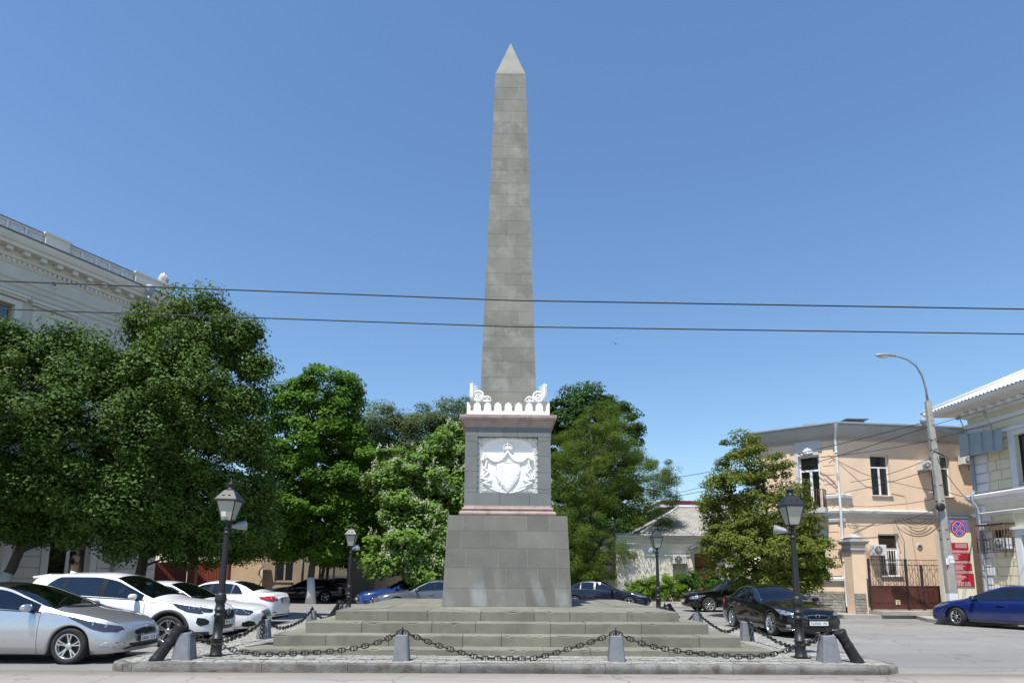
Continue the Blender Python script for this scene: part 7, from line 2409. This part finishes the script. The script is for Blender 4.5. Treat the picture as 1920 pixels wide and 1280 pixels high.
tree('young_linden', 'dense young linden between the lantern post and the peach house', 'tree', (tx(1440,27.2), 27.2),
     [(10.9,27.0,6.0,1.5,1.4,1.6),(10.5,27,7.1,.95,.95,.85),(10.1,26.8,4.7,1.7,1.6,1.7),(11.9,27.0,4.6,1.5,1.5,1.7),(11.0,26.6,3.0,2.3,1.8,1.5,1.2),(12.7,26.9,2.8,1.4,1.4,1.3,1.2),(9.5,26.7,2.9,1.0,1.1,1.2,1.2),(11.4,26.6,1.7,2.2,1.5,.9,1.4),(12.9,26.9,1.9,1.0,1.1,.8,1.2),(9.3,26.9,4.9,.6,.7,.6,1.5),(12.5,27,5.0,.55,.7,.6,1.5),(9.6,26.9,5.7,.45,.6,.4,1.5)],
     LM['young'], 470, 82000, .40, .105, .13, 2.4, seed=25, nbr=36, droop=.6, twigs=60)
# farther trees closing the view under the crowns
for i, (x, y, s_, lab) in enumerate(((-1.0, 52, 1.0, 'dark tree hidden mostly behind the obelisk pedestal'), (10.8, 56, .8, 'distant tree peeping between the acacia and the red roofed block'), (4.5, 44.5, .62, 'small dark tree in the shade between the acacia and the navy saloon'), (-15, 56, 1.0, 'distant dark tree behind the brown house roof'))):
    tree('background_tree', lab, 'tree', (x, y), [(x,y,7*s_,3.4,2.5,3.2*s_),(x+1.5,y,4.5*s_,3,2.4,2.8*s_),(x-1.8,y,5*s_,3,2.4,2.6*s_)], LM['far'], 120, 22000, .9, .2, .25, 4, seed=40+i, nbr=14)

# shrubs of the hedge in front of the cream house
hd = [(7.35,35.9,.55,.75),(8.05,35.6,.62,.95),(8.85,35.7,.70,1.0),(9.65,35.6,.72,1.05),(10.5,35.8,.78,1.15),(11.35,35.7,.74,1.1),(12.15,35.9,.72,1.05),(12.9,36.1,.66,1.0)]
labs = ['leftmost yellow green shrub of the hedge, beside the navy saloon bonnet','low yellow green shrub second from the left in the hedge','bushy shrub just left of the far lantern post','sunny shrub directly behind the far right lantern post','taller dark green shrub right of the far lantern post','tall feathery shrub under the caged air conditioner','dark green shrub in front of the brown door','last shrub of the hedge, behind the black sports utility car']
for i, ((x, y, r, h), lab) in enumerate(zip(hd, labs)):
    rg = np.random.default_rng(60+i)
    t = empty('hedge_shrub', lab, 'shrub', (x, y, 0), 0, 'shrubs of the hedge before the cream house')
    h *= 1.2
    C, N, cl = crown_points([(x,y,h*.55,r,.6,h*.55),(x-.2,y-.15,h*.9,r*.7,.5,h*.55),(x+.25,y,h*1.1,r*.6,.45,h*.45)], 46, 6500, .24, .8, rg, .1, .3)
    k = C[:, 2] > .1
    link_mesh('foliage', leaves_mesh('foliage', C[k]-np.array([x,y,0.]), N[k], .085, .6, .18, rg), LM['hedge_dark' if i in (4, 5, 6) else 'hedge'], t)
    mb = MB()
    for q in range(7): mb.tube([(0,0,.05), tuple(Vector(cl[q*5]-np.array([x,y,0.]))*.55+Vector((0,0,.1))), tuple(cl[q*5]-np.array([x,y,0.]))], [.02,.014,.006], 5)
    mb.build('stems', BARK, t)
hk = MB(); hk.bx(6.6, 13.6, 34.72, 34.98, 0, .34)
tag(hk.build('hedge_kerb', surf('whitewashed_kerb', (.46,.45,.42), .9, .2, 3, 50, .4, .01, stain=((.2,.19,.17), 4, .5, .75))), 'low worn stone edging along the foot of the hedge', 'edging')
# ------------------------------------------------------------------ concrete pole, sign, cables
pl = Bld('utility_pole', 'leaning concrete street pole with a curved lamp arm and whitewashed foot', 'street lamp', (17.0, 24.0))
ptop = Vector((16.76, 24.0, 8.54)); pbot = Vector((17.0, 24.0, 0))
pd = (ptop-pbot)
def pax(z): return pbot+pd*(z/8.54)
mb = MB()
sq = lambda z, r: [pax(z)+Vector((sx*r*(1 if abs(sx) == 1 else 1), sy*r, 0)) for sx, sy in ((-1,-.6),(-.6,-1),(.6,-1),(1,-.6),(1,.6),(.6,1),(-.6,1),(-1,.6))]
rows = [sq(z, .185-.085*z/8.54)+[sq(z, .185-.085*z/8.54)[0]] for z in (1.12, 2.5, 4, 5.5, 7, 8.54)]
mb.grid(rows, 0, False); mb.add(rows[-1][:8], [tuple(range(8))])
pl.part('shaft', mb, K['concrete'])
mb = MB(); rows = [sq(z, .188-.085*z/8.54)+[sq(z, .188-.085*z/8.54)[0]] for z in (0, .6, 1.12)]; mb.grid(rows, 0, False); pl.part('whitewashed_foot', mb, K['whitewash'])
mb = MB()
arm = [ptop+Vector(v) for v in ((0,0,-.1),(-.04,-.02,.5),(-.14,-.03,1.0),(-.36,-.05,1.42),(-.70,-.06,1.68),(-1.05,-.07,1.79),(-1.25,-.07,1.81))]
mb.tube(arm, [.045,.042,.04,.036,.034,.032,.03], 8); pl.part('lamp_arm', mb, K['steel'])
mb = MB()
c = arm[-1]
P = []
for i, (x, w, h0, h1) in enumerate(((.1,.045,.045,.045),(-.03,.075,.05,.07),(-.2,.12,.055,.085),(-.42,.14,.065,.085),(-.6,.12,.055,.06),(-.72,.05,.02,.025))):
    P.append([c+Vector((x, w*math.cos(a_), .03+(h1 if math.sin(a_) > 0 else h0)*math.sin(a_))) for a_ in [2*PI*q/14 for q in range(15)]])
mb.grid(P, 0, True); mb.add(P[0][:14], [tuple(range(14))]); mb.add(P[-1][:14], [tuple(range(14))]); lh = pl.part('lamp_head', mb, K['gutter'])
mb = MB(); mb.sphere(c+Vector((-.40,0,-.02)), (.22,.10,.075), 12); pl.part('lamp_cover', mb, plain('lamp_cover', (.62,.62,.58), .3), lh)
mb = MB(); mb.lathe([(.10,-.09),(.15,-.06),(.15,.06),(.10,.09),(0,.09)], tuple(pax(4.35)+Vector((-.16,-.20,0))), 14, axis='Y'); pl.part('junction_drum', mb, K['dark'])
mb = MB()
for z in (6.6, 5.2, 4.6, 3.5, 3.15):
    r_ = .195-.085*z/8.54; mb.tube([pax(z)+Vector((r_*math.cos(a_), r_*math.sin(a_), 0)) for a_ in [2*PI*q/12 for q in range(12)]], .012, 4, closed=True)
mb.tube([pax(7.0)+Vector((-.2,-.1,0)), pax(7.0)+Vector((.2,-.1,-.1))], .02, 5); mb.tube([pax(6.55)+Vector((-.15,-.13,.02)), pax(6.45)+Vector((.30,-.13,-.12))], .02, 5)
pl.part('strap', mb, K['dark'])
# paper notices pasted on the pole
mb = MB()
for z, x, w, h in ((2.45,.02,.20,.14),(2.30,.05,.18,.12)):
    p = pax(z); mb.box((p.x+x, p.y-.168, z), (w, .004, h), 0, rz=.1*x)
tag(mb.build('paper_notice', M['paper']), 'torn white paper notices pasted round the concrete pole', 'paper notice')
p = pax(2.35)
mb = MB(); mb.grid([[(p.x-.20+.03*i, p.y-.20-.012*math.sin(i*1.3), 2.42-.06*j) for j in range(5)] for i in range(5)]); mb.tube([(p.x-.2,p.y-.2,2.42),(p.x-.05,p.y-.17,2.5)], .004, 4)
tag(mb.build('hanging_sheet', M['paper']), 'white plastic sheet hanging from the concrete pole beside the gate', 'paper notice')

# no-stopping sign
sg = Bld('no_stopping_sign', 'round blue no stopping sign with a red border and red cross', 'road sign', (17.27, 23.75))
sc_ = Vector((17.27, 23.72, 3.53))
TSg = Matrix.Translation(sc_) @ Matrix.Rotation(R(-4), 4, 'Y') @ Matrix.Rotation(R(10), 4, 'Z') @ Matrix.Rotation(PI/2, 4, 'X')
rr = .335
mb = MB(); mb.lathe([(rr,-.012),(rr,.0),(0,.0)], n=40, M=TSg, smooth=False); dk = sg.part('border', mb, K['sign_red'])
mb = MB(); mb.lathe([(rr*.80,.0012),(rr*.80,.003),(0,.003)], n=40, M=TSg, smooth=False, cap=False); fld = sg.part('white_line', mb, K['sign_white'], dk)
mb = MB()
for k in range(4):      # four blue quadrant faces between the cross strokes
    a0 = PI/4+k*PI/2; gap = .115
    pts = []
    R_ = rr*.765; hw = rr*.135
    a_s = a0+math.asin(hw/R_); a_e = a0+PI/2-math.asin(hw/R_)
    for i in range(13): a_ = a_s+(a_e-a_s)*i/12; pts.append((R_*math.cos(a_), R_*math.sin(a_)))
    mid = a0+PI/4; pts.append((hw*1.4142*math.cos(mid), hw*1.4142*math.sin(mid)))
    mb.prism(pts, .0015, TSg @ Matrix.Translation((0,0,.0035)))
sg.part('blue_field', mb, K['sign_blue'], dk)
mb = MB()
for k in range(2):
    Tk = TSg @ Matrix.Rotation(PI/4+k*PI/2, 4, 'Z')
    mb.box((0,0,.0050+.0005*k), (rr*1.56, rr*.185, .002), 0, M=Tk)
sg.part('red_cross', mb, K['sign_red'], dk)
mb = MB(); mb.tube([sc_+Vector((-.12,.03,-.1)), pax(3.40)+Vector((.05,-.12,0))], .015, 5); mb.tube([sc_+Vector((-.12,.03,.1)), pax(3.58)+Vector((.05,-.12,0))], .015, 5); sg.part('bracket', mb, K['steel'])

# ------------------------------------------------------------------ cables
def cable(pts, r, label, sag=0.0, cat='cable', group=None, n=24):
    P = []
    for (a, b) in zip(pts[:-1], pts[1:]):
        a, b = Vector(a), Vector(b)
        for i in range(n):
            t_ = i/n; p = a.lerp(b, t_); p.z -= 4*sag*t_*(1-t_); P.append(p)
    P.append(Vector(pts[-1]))
    mb = MB(); mb.tube(P, r, 5)
    return tag(mb.build('overhead_cable', K['wire']), label, cat, group)
cable([(-40,9.0,6.62),(-7.43,9,5.905),(.14,9,5.715),(7.9,9,5.69),(40,9,6.1)], .0105, 'upper black trolley wire crossing the whole view', 0, 'cable', 'trolley wires over the street')
cable([(-40,10,6.55),(-8.19,10,5.895),(.16,10,5.71),(8.72,10,5.70),(40,10,6.1)], .0105, 'lower black trolley wire crossing the whole view', 0, 'cable', 'trolley wires over the street')
gw = 'service cables strung between the pole and the houses'
pz = lambda z: tuple(pax(z)+Vector((0,-.12,0)))
def on(T, s, o, z):
    p = T @ Vector((s, -o, z))
    return tuple(ye.map(p)) if T is TY else tuple(p)
cable([pz(7.75), (9.0,39.5,7.55)], .015, 'highest service cable running from the pole top to beyond the young linden', .25, 'cable', gw)
cable([pz(7.55), (9.2,40,6.4)], .015, 'second service cable running from the pole past the corner drainpipe', .35, 'cable', gw)
cable([pz(7.0), on(TC, 2.4, .1, 7.2), (7.0,44,6.2)], .012, 'thin service cable reaching the keystone over the balcony', .12, 'cable', gw)
cable([pz(6.35), on(TC, 4.0, .1, 5.9)], .012, 'thin service cable slanting down to the balcony railing', .15, 'cable', gw)
cable([pz(5.9), on(TF, .3, .15, 5.5), on(TC, 3.2, .15, 5.1)], .012, 'thin cable slanting down across the upper peach wall', .08, 'cable', gw)
cable([on(TC, 3.2, .2, 7.2), on(TF, 1.2, .2, 6.35), on(TF, 3.2, .2, 5.9), pz(4.95)], .012, 'thin cable crossing the first upper window downwards', .03, 'cable', gw)
cable([pz(4.75), on(TF, 2.4, .15, 4.95), on(TC, 3.9, .2, 4.85)], .012, 'cable running just above the string course of the peach house', .06, 'cable', gw)
cable([pz(4.45), on(TF, 2.6, .2, 4.2), on(TF, .2, .2, 4.0), on(TC, 4.2, .2, 3.9)], .012, 'cable running just below the string course of the peach house', .10, 'cable', gw)
cable([on(TF, 2.6, .12, 4.3), on(TF, 3.0, .12, 3.3), (17.6,27.62,2.5)], .011, 'pair of thin cables dropping from the string course to the gate', .02, 'cable', gw)
for i, lab in enumerate(('widest loop of slack cable hanging under the string course', 'middle loop of slack cable hanging under the string course', 'smallest loop of slack cable hanging under the string course')):
    cable([on(TF, 2.7+.3*i, .14, 4.35), on(TF, 4.7-.25*i, .14, 4.35)], .011, lab, .42-.11*i, 'cable', 'loops of slack cable on the peach wall')
cable([pz(6.3), tuple(pax(5.6)+Vector((.25,-.2,0))), on(TY, .05, .2, 4.5)], .012, 'cable curving down from the pole to the string course of the yellow house', .10, 'cable', gw)
cable([pz(5.05), on(TY, .1, .2, 4.75)], .012, 'short cable from the pole straight to the yellow house ledge', .08, 'cable', gw)
cable([pz(7.55), (20.4,20.3,8.65), (20.8,14,8.8)], .011, 'service cable crossing the yellow house eaves towards the viewer', .05, 'cable', gw)
cable([pz(7.0), (19.9,20.3,7.9), (20.1,14,8.1)], .011, 'service cable passing below the yellow house eaves towards the viewer', .05, 'cable', gw)

# a small bird in the sky
b0 = Vector((5.6, 30.0, 13.0))
mb = MB()
P = []
for x, r in ((-.16,.004),(-.10,.022),(-.02,.042),(.06,.040),(.11,.026),(.14,.028),(.17,.018),(.20,.003)):
    P.append([Vector((x, r*math.cos(2*PI*q/8), r*math.sin(2*PI*q/8))) for q in range(9)])
mb.grid(P, 0, True)
for sg_ in (-1, 1):
    mb.grid([[Vector((.06-.02*i*.5, sg_*(.03+.055*i), .01+.05*i-.006*i*i)), Vector((.0-.015*i, sg_*(.03+.055*i), .014+.05*i-.006*i*i)), Vector((-.05-.012*i, sg_*(.03+.055*i), .01+.05*i-.006*i*i))] for i in range(6)], 0, True)
mb.grid([[Vector((-.14,-.015,0)), Vector((-.14,.015,0))], [Vector((-.24,-.04,.0)), Vector((-.24,.04,0))]], 0, True)
o = mb.build('bird', K['dark'], recalc=False); o.location = b0; o.rotation_euler = (R(35), R(-20), R(60)); o.scale = (.6, .6, .6)
tag(o, 'tiny dark bird flying in the blue sky right of the obelisk', 'bird')
